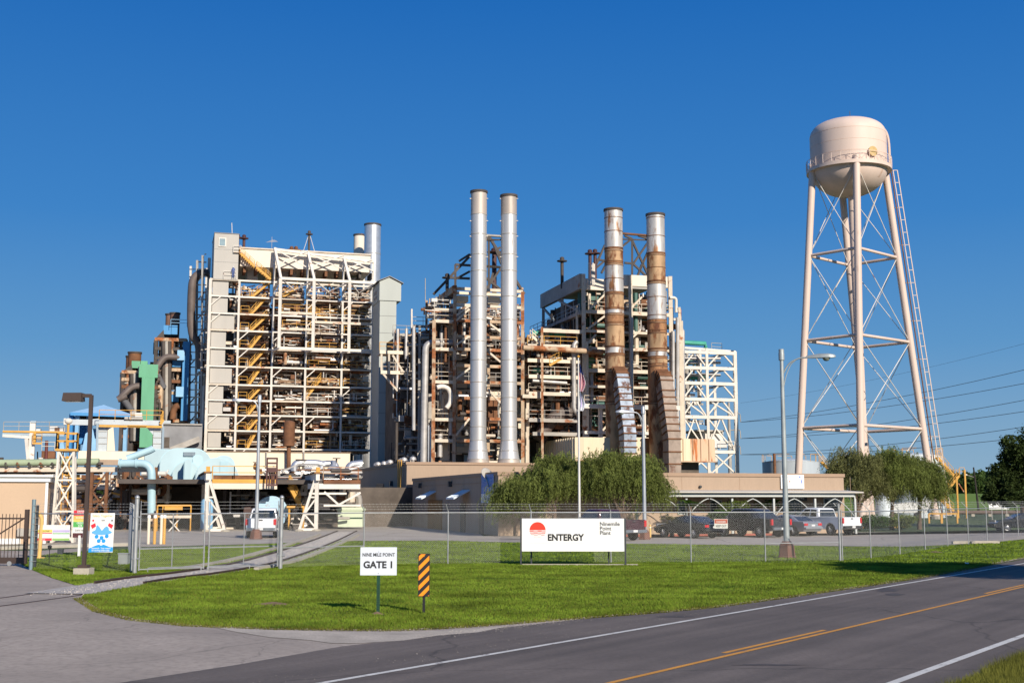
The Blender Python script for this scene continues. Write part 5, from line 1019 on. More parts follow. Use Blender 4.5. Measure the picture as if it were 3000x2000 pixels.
# left flank: doors, awnings, lights, poles
m_dkdoor = M('brown_door', (.1, .075, .06), .6, var=.1); m_rdoor = M('ochre_door', (.24, .12, .04), .6, var=.15)
def flank(name, d0, d1, z0, z1, mat, t=.06): return fbox(OF, name, f6, -t, 0, d0, d1, z0, z1, mat)
for d0, w, mm in ((30.5, 2.6, m_dkdoor),): fbox(OF, 'garage_door', f6, sL - .06, sL, 43, 47.5, 0, 4.1, mm)
flank('roller_door', 17.5, 23, 0, 2.45, m_rdoor); flank('door', 9.5, 11, 0, 2.2, m_dkgrey); flank('door', 4.0, 5.2, 0, 2.2, m_dkgrey); fbox(OF, 'door', f6, sL - .06, sL, 33, 34.4, 0, 2.3, m_dkdoor)
for d in (8.2, 20.0):
    v = [f6.w(a, dd, z) for dd in (d, d + 2.6) for a, z in ((-1.25, 2.62), (0, 3.2), (0, 3.12), (-1.25, 2.5))]
    aw = MB().add(v, [(0, 1, 5, 4), (3, 7, 6, 2), (0, 4, 7, 3), (0, 3, 2, 1), (4, 5, 6, 7)]).build('awning', M('awning_white', (.62, .7, .76), .5), OF)
    for k in range(6): e = d + .2 + k * .42; MB().beam(f6.w(-1.25, e, 2.64), f6.w(0, e, 3.22), .1, .03).build('corrugation', MATS['awning_white'], aw)
for d in (14, 26): flank('wall_light', d, d + .35, 3.5, 3.95, m_dkgrey, .3)
fbox(OF, 'wall_light', f6, sL - .3, sL, 38, 38.4, 3.8, 4.3, m_dkgrey)
for k in (0, .35, .7):
    tube(OF, 'vent_pole', [f6.w(sL - .4, 32.3 + k, 0), f6.w(sL - .4 + (.15 - .3 * k), 32.3 + k, zt6 + .5)], .055, m_yellow, 6)
pn = Pn(f6.w(-.05, 4.4, 2.25), -f6.v); bn = T('wall_banner', 'blue and white banner on the shaded flank of office', 'banner', pn.o)
pn.box(bn, 'sheet', 0, 3.4, 0, 2.05, .0, .03, m_signw); pn.box(bn, 'blue_field', .02, 3.38, .65, 2.03, .03, .035, M('banner_blue', (.02, .16, .5), .5)); pn.text(bn, 'Community Solar', 1.7, 1.5, .36, m_plb, n=.04); pn.text(bn, 'Thank you', 1.5, .22, .3, M('print_navy', (.05, .07, .3), .5), n=.035)
for k in range(4): pn.box(bn, 'white_figure', .5 + k * .7, .62 + k * .7, .68, 1.1, .036, .04, m_signw)
sat = T('satellite_dish', 'small grey dish on the office parapet corner', 'dish', f6.w(.1, 1, zr)); c = f6.w(-.1, 3.2, zr - .1)
tube(sat, 'mast', [c - UPV * .9 + f6.v * -1.0, c], .06, m_stgrey, 6); MB().lathe(c, [(.02, -.1), (.3, .0), (.5, .14), (.46, .16), (.02, -.06)], 14).build('reflector', m_stgrey, sat, smooth=True).rotation_euler = (1.0, .5, .4)
# roof plant
RP = T('roof_ducts', 'row of silver pipes and caps along the rear block roof', 'roof plant', f6.w(sL + 1, 50, zt6))
for k in range(9): MB().lathe(f6.w(sL + 1.0 + random.uniform(0, .8), 35 + k * 2.6, zt6 + .2), [(.15, 0), (.18, .3), (.35, .35), (.3, .6), (.1, .7)], 10).build('roof_cowl', m_pipe, RP, auto=40)
# porch
yF = f6.Z(1437, 1950, -3.2); zp = f6.Z(1443, 2200, -2.3); sP0, sP1 = f6.S(1830, -2.3), f6.S(2519, -2.3)
v = [f6.w(a, d, z) for a in (sP0, sP1) for d, z in ((0, zp + .22), (-2.5, zp + .09), (-2.5, zp), (0, zp + .12))]
MB().add(v, [(0, 4, 5, 1), (1, 5, 6, 2), (2, 6, 7, 3), (0, 1, 2, 3), (7, 6, 5, 4)]).build('porch_roof', M('porch_cream', (.5, .46, .4), .6, var=.05), OF)
fbox(OF, 'porch_beam', f6, sP0, sP1 - .6, -2.2, -1.95, zp - .28, zp - .02, M('porch_white', (.46, .48, .46), .6, var=.04)); m_pw = MATS['porch_white']
pps = [f6.S(x, -2.1) for x in (1862, 2006, 2139, 2260, 2380, 2496)]
for i, s in enumerate(pps):
    fbox(OF, 'porch_post', f6, s - .07, s + .07, -2.2, -2.05, 0, zp - .4, m_pw)
    for sg_ in (-1, 1):
        if (i == 0 and sg_ < 0) or (i == len(pps) - 1 and sg_ > 0): continue
        L = (pps[1] - pps[0]) * .46; pts = [f6.w(s + sg_ * L * math.sin(t) ** 1.0, -2.12, zp - .42 - 1.35 * (1 - math.sin(t)) ** 1.6) for t in np.linspace(0, 1.57, 8)]
        tube(OF, 'arch_bracket', pts, .038, m_pw, 6)
tube(OF, 'downpipe', [f6.w(sP1 - .5, -2.05, zp), f6.w(sP1 - .5, -2.05, 0)], .07, m_pw, 6); fbox(OF, 'porch_ceiling', f6, sP0, sP1 - .1, -2.15, -.01, zp - .02, zp + .02, m_pw)
# entrance, windows, sign over the door
def win(x0, x1, y0, y1, name='window'):
    sa, z1 = f6.sz(x0, y0, -.05); sb, z0 = f6.sz(x1, y1, -.05); w_ = MB().fbox(f6, sa, sb, -.08, -.002, z0, z1).build(name, m_pw, OF); n = 2 if sb - sa > 1.2 else 1
    for k in range(n): a, b_ = sa + .07 + (sb - sa - .07) * k / n, sa + (sb - sa - .07) * (k + 1) / n; MB().fbox(f6, a, b_, -.1, -.08, z0 + .07, z1 - .07).build('pane', m_glass, w_)
win(2305, 2350, 1462, 1520, 'entrance_door'); win(2412, 2455, 1458, 1500); win(2080, 2115, 1464, 1505); win(1985, 2020, 1466, 1506)
lt = Pn(f6.w(f6.S(2296), -.12, f6.Z(1464, 2320)), f6.u); fbox(OF, 'name_board', f6, f6.S(2290), f6.S(2356), -.1, -.01, f6.Z(1467, 2320), f6.Z(1452, 2320), m_dkgrey); lt.text(OF, 'BUILDING', .85, .08, .27, m_signw, n=.01, bold=.01)
pn = Pn(f6.pt(2288, 1431, -.1), f6.u); W, Hh = f6.S(2355) - f6.S(2288), f6.Z(1390, 2320) - f6.Z(1431, 2320); bn = T('wall_banner', 'white banner with blue stars on the sunlit office wall', 'banner', pn.o)
pn.box(bn, 'sheet', 0, W, 0, Hh, 0, .03, m_signw); m_nb = M('print_navyblue', (.03, .12, .5), .5)
pn.text(bn, 'VPP', .08, Hh * .72, .26, m_nb, n=.035, align='LEFT', bold=.01); pn.text(bn, 'Ninemile Point', W * .58, Hh * .74, .14, M('print_grey'), n=.035); pn.text(bn, 'Entergy', W * .52, Hh * .4, .16, M('print_grey'), n=.035); 
for cx, cy in ((.1, .45), (.82, .85), (.88, .58), (.9, .45)):
    pn.poly(bn, 'star', [(W * cx + (.1 if t % 2 == 0 else .045) * math.sin(t * .628), Hh * cy + (.1 if t % 2 == 0 else .045) * math.cos(t * .628)) for t in range(10)], .03, .035, m_nb)
pn.poly(bn, 'red_dot', [(W * .38 + .06 * math.cos(t * .5), Hh * .52 + .06 * math.sin(t * .5)) for t in range(13)], .03, .035, m_red)
MB().lathe(f6.pt(2052, 1429, -.1), [(.05, 0), (.12, .05), (.12, .15), (.03, .2)], 8).build('camera_dome', m_dkgrey, OF, smooth=True)
# kerb and planting bed in front of the porch
fbox(OF, 'planter_kerb', f6, 6, f6.S(2300, -4), -4.2, -4, 0, .14, M('kerb_red', (.3, .09, .06), .8))
yk = T('kerb', 'yellow painted kerb beyond the white pickup', 'kerb', f6.w(30, -6, 0)); MB().beam(gp(2515, 1547) + UPV * .07, gp(2650, 1545) + UPV * .07, .16, .14).build('kerb_stone', m_yellow, yk)
# ------------------------------------------------------------------ water tower
WT = None
d0 = 152.0
base = {'L': (2338, 1515), 'R': (2742, 1521), 'F': (2533, 1540)}
ctr = at(2508, 1462, 158); ctr.z = 0
def TW(px, py, d=158): return at(px, py, d)
Rt = (2486 + 112 - (2486 - 112)) / 2 * 158 / 3600; tcx = at(2487, 500, 158).x; TC = Vector((tcx, 158, 0))
WT = T('water_tower', 'tall cream water tower on tapered tube legs', 'water tower', (TC.x, TC.y, 0))
m_wt = M('tower_cream', (.6, .47, .395), .55, var=.1, scale=.25, streak=6, rust=.26, rcol=(.26, .17, .12), rscale=.7); m_wtr = M('tower_rusty', (.6, .42, .32), .6, var=.1, rust=.3)
zr0 = at(2487, 500, 158).z; zc = at(2487, 402, 158).z; zt = at(2487, 356, 158).z; zbw = at(2487, 577, 158).z
prof = [(.01, zbw)] + [(Rt * math.sin(t), zr0 - (zr0 - zbw) * math.cos(t)) for t in np.linspace(.12, 1.571, 10)] + [(Rt, zc)] + [(Rt * math.cos(t) ** .62, zc + (zt - zc) * math.sin(t)) for t in np.linspace(.1, 1.5, 10)] + [(.01, zt + .05)]
tk_ = MB().lathe(TC, prof, 56).build('tank', m_wt, WT, auto=60)
for z_ in (zr0 + (zc - zr0) * .33, zr0 + (zc - zr0) * .66, zc): MB().lathe(TC, [(Rt, z_ - .03), (Rt + .012, z_ - .02), (Rt + .012, z_ + .02), (Rt, z_ + .03)], 56).build('weld_seam', m_wtr, tk_, auto=40)
rb = Rt + .55; MB().lathe(TC, [(Rt - .05, zr0 - .35), (rb, zr0 - .35), (rb, zr0 + .1), (Rt - .05, zr0 + .1)], 56).build('balcony', m_wt, WT, auto=40)
n = 28; ring = [TC + Vector((rb * math.cos(2 * math.pi * k / n), rb * math.sin(2 * math.pi * k / n), zr0 + .1)) for k in range(n)]
mb = MB()
for k in range(n):
    a, b_ = ring[k], ring[(k + 1) % n]; mb.beam(a, a + UPV * 1.15, .05); mb.beam(a + UPV * 1.15, b_ + UPV * 1.15, .05); mb.beam(a + UPV * .05, b_ + UPV * 1.1, .022); mb.beam(a + UPV * 1.1, b_ + UPV * .05, .022)
mb.build('balcony_railing', m_wt, WT)
mh = TC + Vector((Rt * .35, -Rt * .935, zr0 + 1.25)); nd = Vector((.35, -.935, 0)); tube(WT, 'manhole', [mh - nd * .2, mh + nd * .25], .6, m_wtr, 18); tube(WT, 'manhole_cover', [mh + nd * .26, mh + nd * .32], .66, M('cover_ochre', (.5, .35, .14), .6, rust=.5), 18)
MB().lathe(TC + UPV * zt, [(.6, -.05), (.6, .2), (.35, .4), (.05, .45)], 14).build('roof_cowl', m_wt, WT, auto=40); MB().beam(TC + UPV * zt + Vector((.4, 0, 0)), TC + UPV * (zt + 1.4) + Vector((.4, 0, 0)), .06).build('beacon_mast', m_stdk, WT)
tube(WT, 'roof_ladder', catmull([TC + Vector((Rt * .3, -.6, zt - .1)), TC + Vector((Rt * .75, -1.2, zc + (zt - zc) * .62)), TC + Vector((Rt * .99, -1.3, zc - .2)), TC + Vector((Rt * 1.03, -1.3, zr0 + .5))], 6), .16, m_wt, 6)
# legs: front, left, right, back
legtop = [TC + Vector((Rt * 1.0 * x, Rt * 1.0 * y, zr0 - .2)) for x, y in ((-.07, -.99), (-.99, -.1), (.99, .1), (.05, .99))]
bx = (zr0 + 0) * .109
leg_dir = [Vector((-.07, -.99, 0)), Vector((-.99, -.1, 0)), Vector((.99, .1, 0)), Vector((.05, .99, 0))]
SPR = 3.95
legbot = [Vector((p.x, p.y, 0)) + d_ * SPR for p, d_ in zip(legtop, leg_dir)]
for i_, px in enumerate((2523, 2331, 2740, 2553)): legbot[i_].x = at(px, HOR, legbot[i_].y).x
for p, q in zip(legbot, legtop): tube(WT, 'leg', [p, q + UPV * .9], .46, m_wt, 16)
for p in legbot: MB().lathe((p.x, p.y, 0), [(.8, 0), (.8, .35), (.55, .4)], 12).build('leg_footing', m_conc, WT)
tube(WT, 'riser_pipe', [Vector((at(2537, HOR, TC.y).x, TC.y, 0)), Vector((at(2497, 580, TC.y).x, TC.y, zbw + .3))], .55, m_wt, 16)
lv = [at(2400, y, 158).z for y in (1255, 1000, 752)]; lp = lambda i, z: legbot[i].lerp(legtop[i], z / legtop[i].z)
lvs = [0] + lv + [zr0 - .5]
order = ((0, 1), (1, 3), (3, 2), (2, 0))
for z in lv:
    for i, j in order: tube(WT, 'strut', [lp(i, z), lp(j, z)], .2, m_wt, 8)
for a in range(4):
    for i, j in order:
        if a == 0: continue
        for (p, q) in ((lp(i, lvs[a]), lp(j, lvs[a + 1])), (lp(j, lvs[a]), lp(i, lvs[a + 1]))): tube(WT, 'tie_rod', [p, q], .05, m_stw, 5)
for i, j in order: tube(WT, 'tie_rod', [lp(i, 0.5), lp(j, lvs[1])], .05, m_stw, 5); tube(WT, 'tie_rod', [lp(j, 0.5), lp(i, lvs[1])], .05, m_stw, 5)
# ladder with stand-offs outside the right leg
mb = MB(); la = legbot[2] + Vector((1.6, -.3, .5)); lb_ = legtop[2] + Vector((1.3, -.3, .3))
for o_ in (-.28, .28): mb.beam(la + Vector((o_, 0, 0)), lb_ + Vector((o_, 0, 0)), .1)
for k in range(28): p = la.lerp(lb_, k / 27); mb.beam(p - Vector((.28, 0, 0)), p + Vector((.28, 0, 0)), .07)
mb.build('ladder', m_wt, WT)
for k in range(10): p = la.lerp(lb_, k / 9); tube(WT, 'ladder_standoff', [p, lp(2, max(.2, min(legtop[2].z, p.z)))], .05, m_wt, 5)
tube(WT, 'conduit', [legbot[2] + Vector((.7, -.4, 0)), legtop[2] + Vector((.75, -.4, 0))], .08, m_rust, 6)
# ------------------------------------------------------------------ storage tanks and the yellow stair
m_tank = M('tank_pale', (.55, .6, .62), .5, var=.14, scale=.25, streak=4)
def tank(px0, px1, ytop, d, label, mat=m_tank, stairs=None):
    c = at((px0 + px1) / 2, 1462, d); r = (px1 - px0) / 2 * d / 3600; h = at(px0, ytop, d).z; g = T('storage_tank', label, 'tank', (c.x, c.y, 0))
    for k in range(4): MB().lathe((c.x, c.y, h * k / 4), [(r, 0), (r, h / 4 - .03), (r + .03, h / 4 - .02), (r + .03, h / 4)], 48).build('shell_course', mat, g, auto=40)
    MB().lathe((c.x, c.y, h), [(r, 0), (r * .5, .35), (.01, .6)], 48).build('roof', mat, g, smooth=True)
    mb = MB(); n = 24
    for k in range(n):
        t = 2 * math.pi * k / n; t2 = t + 2 * math.pi / n
        if (k * 7) % 5 < 3: a = Vector((c.x + r * math.cos(t), c.y + r * math.sin(t), h)); b_ = Vector((c.x + r * math.cos(t2), c.y + r * math.sin(t2), h)); mb.beam(a, a + UPV * 1.1, .06); mb.beam(a + UPV * 1.1, b_ + UPV * 1.1, .06)
    o_ = mb.build('edge_railing', m_yellow, g); o_['kind'] = 'stuff'; return g, c, r, h
g, c, r, h = tank(2238, 2402, 1353, 190, 'low grey storage tank behind the office roof', M('tank_grey', (.4, .44, .47), .5, var=.12, scale=.25, streak=4))
tube(g, 'overflow_pipe', bend([c + Vector((-r * .7, -r * .5, h * .82)), c + Vector((-r * .75, -r * .8, h * .82)), c + Vector((-r * .75, -r * .8, 0))], .4), .22, m_rust, 8)
stair(g, Vector((c.x + r + 3.6, c.y - r * .3, h - 3.4)), Vector((c.x + r + .2, c.y - r * .3, h)), Vector((0, 1, 0)), m_yellow)
g, c, r, h = tank(2610, 2763, 1337, 172, 'tall pale storage tank behind the water tower legs')
tube(g, 'foam_pipe', [c + Vector((r * .3, -r, h)), c + Vector((r * .3, -r, 0))], .1, m_stw, 6)
YS = T('stair_tower', 'yellow zigzag steel stair against the pale storage tank', 'staircase', gp(2760, 1500)); D7 = 166
w7 = Vector((0, 1.0, 0)); A7 = lambda px, py: at(px, py, D7)
stair(YS, A7(2794, 1392), A7(2748, 1338), w7, m_yellow); stair(YS, A7(2764, 1452), A7(2810, 1393), w7, m_yellow); stair(YS, A7(2795, 1496), A7(2756, 1458), w7, m_yellow)
MB().add([A7(2790, 1393), A7(2826, 1393), A7(2826, 1393) + w7, A7(2790, 1393) + w7], [(0, 1, 2, 3)]).build('landing', m_yellow, YS); railing(YS, A7(2812, 1393), A7(2826, 1393), m_yellow, 1.1); beam(YS, 'landing', A7(2755, 1455), A7(2772, 1455), .9, m_yellow, .1)
for px, y0 in ((2826, 1375), (2802, 1395)): beam(YS, 'stair_post', A7(px, y0), Vector((A7(px, y0).x, D7, 0)), .2, m_yellow)
beam(YS, 'brace', A7(2808, 1415), A7(2824, 1440), .12, m_strust)
# yellow pipe hoops, vessels, clutter by the tower foot
for k, (x0, x1) in enumerate(((2722, 2758), (2760, 2805))):
    a, b_ = gp(x0, 1532), gp(x1, 1532); g = T('pipe_barrier', ('yellow tube barrier beside the water tower foot', 'yellow tube barrier with square ends under the yellow stair')[k], 'barrier', a)
    hh = 1.0
    for e in (a, b_): beam(g, 'upright', e, e + UPV * hh, .16, m_yellow)
    beam(g, 'top_bar', a + UPV * hh, b_ + UPV * hh, .16, m_yellow)
a, b_ = gp(2650, 1512), gp(3000, 1512); g = T('site_pipeline', 'low brown pipeline on supports crossing behind the lot', 'pipeline', a); tube(g, 'pipe', [a + UPV * .6, b_ + UPV * .6], .3, M('pipe_brown', (.12, .08, .06), .7, var=.2), 8)
for k in range(8): p = a.lerp(b_, k / 7); beam(g, 'support', p, p + UPV * .4, .5, m_conc, .3)
c = gp(2592, 1520); g = T('pressure_vessel', 'white domed vessel partly hidden under the weeping trees', 'vessel', c); MB().lathe(c, [(1.1, 0), (1.1, 2.6), (.8, 3.3), (.02, 3.6)], 20).build('shell', m_tank, g, auto=50); MB().lathe(c, [(1.25, 0), (1.25, .2)], 20).build('skirt', m_conc, g)
c = gp(2665, 1520); g = T('gravel_truck', 'pale tilted hopper trailer behind the trees', 'trailer', c); MB().add([c + Vector(p) for p in ((-3, 0, .8), (2.2, 0, .8), (3, 0, 2.5), (-3.4, 0, 1.7), (-3, 2, .8), (2.2, 2, .8), (3, 2, 2.5), (-3.4, 2, 1.7))], [(0, 1, 2, 3), (7, 6, 5, 4), (0, 4, 5, 1), (1, 5, 6, 2), (2, 6, 7, 3), (3, 7, 4, 0)]).build('body', m_case, g)
for x in (-2, 1): tube(g, 'wheel', [c + Vector((x, -.1, .45)), c + Vector((x, .2, .45))], .45, m_black, 12)
p = gp(2925, 1535) ; pn = Pn(at(2897, 1491, 150), (1, 0, 0)); g = T('notice_board', 'blank white board above the low pipeline', 'sign', pn.o); pn.box(g, 'panel', 0, 2.5, 0, .75, 0, .06, m_signw); [pn.box(g, 'leg', x, x + .08, -pn.o.z, 0, -.02, .04, m_stgrey) for x in (.3, 2.1)]
for k, (x, y) in enumerate(((2690, 1502), (2722, 1503), (2885, 1500), (2975, 1495))): pass
for x0 in (2790, 2845): a = gp(x0, 1592); g = T('wheel_stop', ('concrete wheel stop inside the fence under the yellow stair', 'concrete wheel stop inside the fence before the black car')[x0 > 2800], 'wheel stop', a, 'wheel stops along the fence'); MB().beam(a + UPV * .07, a + Vector((1.7, .3, .07)), .18, .14).build('block', m_conc, g); MB().beam(a + UPV * .12 + Vector((.1, 0, 0)), a + Vector((1.6, .28, .12)), .1, .08).build('top', m_conc, g)
# ------------------------------------------------------------------ left side of the plant
f7 = Fr(137, 71); GH = T('gatehouse', 'plain tan flat roofed building with white trim beside iron gate', 'building', f7.w(0, 0, 0))
zr = f7.Z(1403, 136); fbox(GH, 'wall', f7, -40, 0, 0, 14, 0, zr - .15, M('gatehouse_tan', (.5, .36, .245), .85, var=.04, scale=.4, fine=.05)); m_trim = M('white_trim', (.7, .7, .68), .5, var=.04)
fbox(GH, 'roof_trim', f7, -40, .15, -.15, 14, zr - .15, zr + .12, m_trim); fbox(GH, 'roof_trim', f7, -40, .3, -.3, 14, zr + .12, zr + .25, m_trim); fbox(GH, 'corner_trim', f7, -.1, .05, -.05, .1, 0, zr - .15, m_trim); fbox(GH, 'base_trim', f7, -40, -1.3, -.06, 0, .0, .3, m_trim)
a = f7.sz(50, 1570, -.2); fbox(GH, 'meter_box', f7, a[0], a[0] + .45, -.3, 0, a[1], a[1] + .45, m_stgrey); fbox(GH, 'meter_box', f7, a[0] + .5, a[0] + .8, -.25, 0, a[1], a[1] + .42, m_conc)
# kerb line across the yard
kb = T('kerb', 'pale concrete kerb along the plant road', 'kerb', gp(200, 1600)); MB().tube([gp(-60, 1611) + UPV * .05, gp(150, 1604) + UPV * .05, gp(395, 1597) + UPV * .05], .12, 6).build('kerb_stone', m_conc, kb); 
sheet('verge', [gp(*p) for p in ((-80, 1609), (150, 1602), (395, 1595), (395, 1589), (150, 1594), (-80, 1599))], .01, m_lawn)
# lighting mast: braced tower with yellow platform
f8 = Fr(163, 72); MT = T('platform_tower', 'cream braced tower with yellow railed platform and caged ladder', 'tower', f8.w(0, 0, 0)); q8 = f8.pt
w = f8.S(222) ; zt8 = f8.Z(1320, 190); legs = [(-.12, 0), (w + .12, 0), (w + .12, 1.5), (-.12, 1.5)]; tops = [(0.05, .1), (w - .05, .1), (w - .05, 1.3), (0.05, 1.3)]
for (a, b_) in zip(legs, tops): beam(MT, 'leg', f8.w(*a, 0), f8.w(*b_, zt8), .13, m_stw)
zs = [0, zt8 * .34, zt8 * .68, zt8]
for k in range(3):
    for i in range(4):
        j = (i + 1) % 4; L = lambda i_, t: f8.w(legs[i_][0] + (tops[i_][0] - legs[i_][0]) * t, legs[i_][1] + (tops[i_][1] - legs[i_][1]) * t, zt8 * t)
        beam(MT, 'brace', L(i, zs[k] / zt8), L(j, zs[k + 1] / zt8), .08, m_stw); beam(MT, 'brace', L(j, zs[k] / zt8), L(i, zs[k + 1] / zt8), .08, m_stw); beam(MT, 'girt', L(i, zs[k + 1] / zt8), L(j, zs[k + 1] / zt8), .1, m_stw)
fbox(MT, 'platform', f8, -.15, w + .15, -.05, 1.45, zt8, zt8 + .12, m_yellow)
for a, b_ in (((-.1, 0), (w + .1, 0)), ((w + .1, 0), (w + .1, 1.4)), ((-.1, 1.4), (w + .1, 1.4)), ((-.1, 0), (-.1, 1.4))): railing(MT, f8.w(*a, zt8 + .1), f8.w(*b_, zt8 + .1), m_yellow, .95, step=.6)
tube(MT, 'mast', [f8.w(w / 2, .7, zt8), f8.w(w / 2, .7, f8.Z(1240, 195))], .08, m_yellow, 8); MB().lathe(f8.w(w / 2, .7, f8.Z(1240, 195)), [(.1, 0), (.22, .1), (.25, .25), (.1, .35)], 10).build('siren', m_stw, MT, smooth=True)
mb = MB(); a, b_ = f8.w(w * .3, .5, .2), f8.w(w * .3, .5, zt8)
for o_ in (0, .35): mb.beam(a + f8.u * o_, b_ + f8.u * o_, .05)
for k in range(16): p = a.lerp(b_, k / 15); mb.beam(p, p + f8.u * .35, .04)
mb.build('ladder', m_yellow, MT)
# pipe rack running across with pale green pipe and downcomer
f9 = Fr(345, 100, math.radians(4)); PR = T('pipe_rack', 'brown pipe rack carrying a long pale green pipe', 'pipe rack', f9.w(0, 0, 0)); q9 = f9.pt
m_pgreen = M('pale_green_pipe', (.32, .38, .24), .6, var=.15, scale=.6, rust=.1)
tube(PR, 'green_pipe', [q9(-100, 1357), q9(290, 1352)], .28, m_pgreen, 10); tube(PR, 'lower_pipe', [q9(-100, 1372, .6), q9(330, 1372, .6)], .16, m_rust, 8); hb_px(PR, f9, -100, 455, 1374, .32, m_st, .3, name='girder'); hb_px(PR, f9, -100, 300, 1383, .2, m_stdk, .9, name='girder')
for k in range(9): p = q9(20 + k * 34, 1352); MB().lathe(p - UPV * .35, [(.12, -.1), (.12, .1), (.3, .12), (.3, .3), (.1, .32)], 8).build('pipe_shoe', m_rust if k % 2 else m_stdk, PR, auto=40)
for px in (271, 315, 458): col_px(PR, f9, px, 1368, None, .22, m_rust, .3)
for a, b_ in (((271, 1560), (315, 1500)), ((271, 1500), (315, 1440)), ((315, 1560), (271, 1500)), ((315, 1500), (271, 1440)), ((271, 1440), (315, 1380)), ((400, 1385), (455, 1435))): beam(PR, 'brace', q9(*a, .3), q9(*b_, .3), .12, m_rust)
m_pb = M('pale_blue_pipe', (.36, .52, .57), .45, var=.1, scale=.6, rust=.04)
tube(PR, 'blue_downcomer', bend([q9(352, 1357, -.4), q9(444, 1357, -.4), q9(444, 1502, -.4)], .9), .33, m_pb, 14)
for px, py in ((352, 1357), (400, 1357)): p = q9(px, py, -.4); tube(PR, 'flange', [p - f9.u * .08, p + f9.u * .08], .4, m_pb, 14)
for k, (x0, x1, y0, y1, n) in enumerate(((145, 320, 1390, 1590, 150), (320, 460, 1380, 1540, 60), (0, 140, 1340, 1400, 26))):
    sa, z1 = f9.sz(x0, y0, 3); sb, z0 = f9.sz(x1, y1, 3); clutter(PR, f9, sa, sb, 2, 9, max(0, z0), z1, n, [m_stw, m_rust, m_st, m_stdk, m_yellow, m_stw], seed=200 + k)
for x in (150, 185, 215, 240, 330, 372): col_px(PR, f9, x, 1390, None, .2, random.choice((m_stw, m_rust)), 5)
for y in (1395, 1420, 1452, 1490): hb_px(PR, f9, 145, 380, y, .22, m_stw if y != 1420 else m_st, 5)
# cream vertical tank under the rack
c = at(350, 1462, 108); h = at(350, 1432, 108).z; g = T('storage_tank', 'rust flaked cream tank under the pipe rack', 'tank', (c.x, c.y, 0)); r = 42 * 108 / 3600
MB().lathe((c.x, c.y, 0), [(r, 0), (r, h)], 32).build('shell', M('peeling_cream'), g, auto=40); MB().lathe((c.x, c.y, h), [(r, 0), (r * .8, .45), (r * .3, .7), (.01, .75)], 32).build('roof', M('tank_olive', (.3, .3, .22), .7), g, smooth=True)
mb = MB(); [mb.beam((c.x + .5 + o_, c.y - r - .1, 0), (c.x + .5 + o_, c.y - r - .1, h), .05) for o_ in (0, .4)]; [mb.beam((c.x + .5, c.y - r - .1, .3 * k), (c.x + .9, c.y - r - .1, .3 * k), .04) for k in range(1, int(h / .3))]; mb.build('ladder', m_rust, g)
# ------------------------------------------------------------------ turbine deck
ft = Fr(613, 97); qt = ft.pt; TD = T('turbine_deck', 'raised turbine deck with yellow edge and railing', 'platform', ft.w(0, 0, 0)); zd = ft.Z(1404, 700, 3)
sR = ft.S(1057, 3)
fbox(TD, 'deck_slab', ft, -7, sR, 3, 48, zd - .35, zd, m_stdk); s1 = ft.S(815, 3); fbox(TD, 'edge_plate', ft, .3, s1, 2.7, 3, zd - .28, zd + .02, m_yellow); fbox(TD, 'edge_girder', ft, .3, s1, 2.75, 3.05, ft.Z(1432, 700, 3), zd - .28, m_cream)
for k in range(3): a, b_ = .3 + (s1 - .3) * k / 3, .3 + (s1 - .3) * (k + 1) / 3; railing(TD, ft.w(a, 2.8, zd), ft.w(b_, 2.8, zd), m_yellow)
railing(TD, ft.w(-7, 3, zd), ft.w(-7, 40, zd), m_stdk); fbox(TD, 'flank_edge', ft, -7.1, -6.9, 3, 48, zd - .6, zd + .02, m_strust)
fbox(TD, 'kick_panel', ft, .4, s1, 3.2, 3.5, zd, zd + .35, m_rust)
fbox(TD, 'right_edge', ft, ft.S(950, 3), sR, 2.7, 3, zd - .3, zd, m_rust); fbox(TD, 'right_girder', ft, ft.S(905, 3), sR, 2.8, 3.1, zd - .75, zd - .3, m_stw)
fbox(TD, 'underdeck_shade', ft, -6.5, sR + 8, 14, 46, 0, zd - .5, m_void)  # dark block painted in for the shade below the open deck
for x in (660, 700, 760, 1000): col_px(TD, ft, x, 1430, None, .3, m_stdk if x < 900 else m_stw, 8)
for a, b_ in (((950, 1440), (992, 1478)), ((992, 1478), (1056, 1442)), ((948, 1480), (1056, 1480)), ((905, 1445), (1015, 1445))): beam(TD, 'brace', qt(*a, 3), qt(*b_, 3), .16, m_stw)
sa, z1 = ft.sz(660, 1440, 6); sb, z0 = ft.sz(1056, 1560, 6); clutter(TD, ft, sa, sb, 6, 12, 0, z1, 110, [m_stdk, m_stdk, m_rust, m_st, m_stgrey, m_pipe], seed=300)
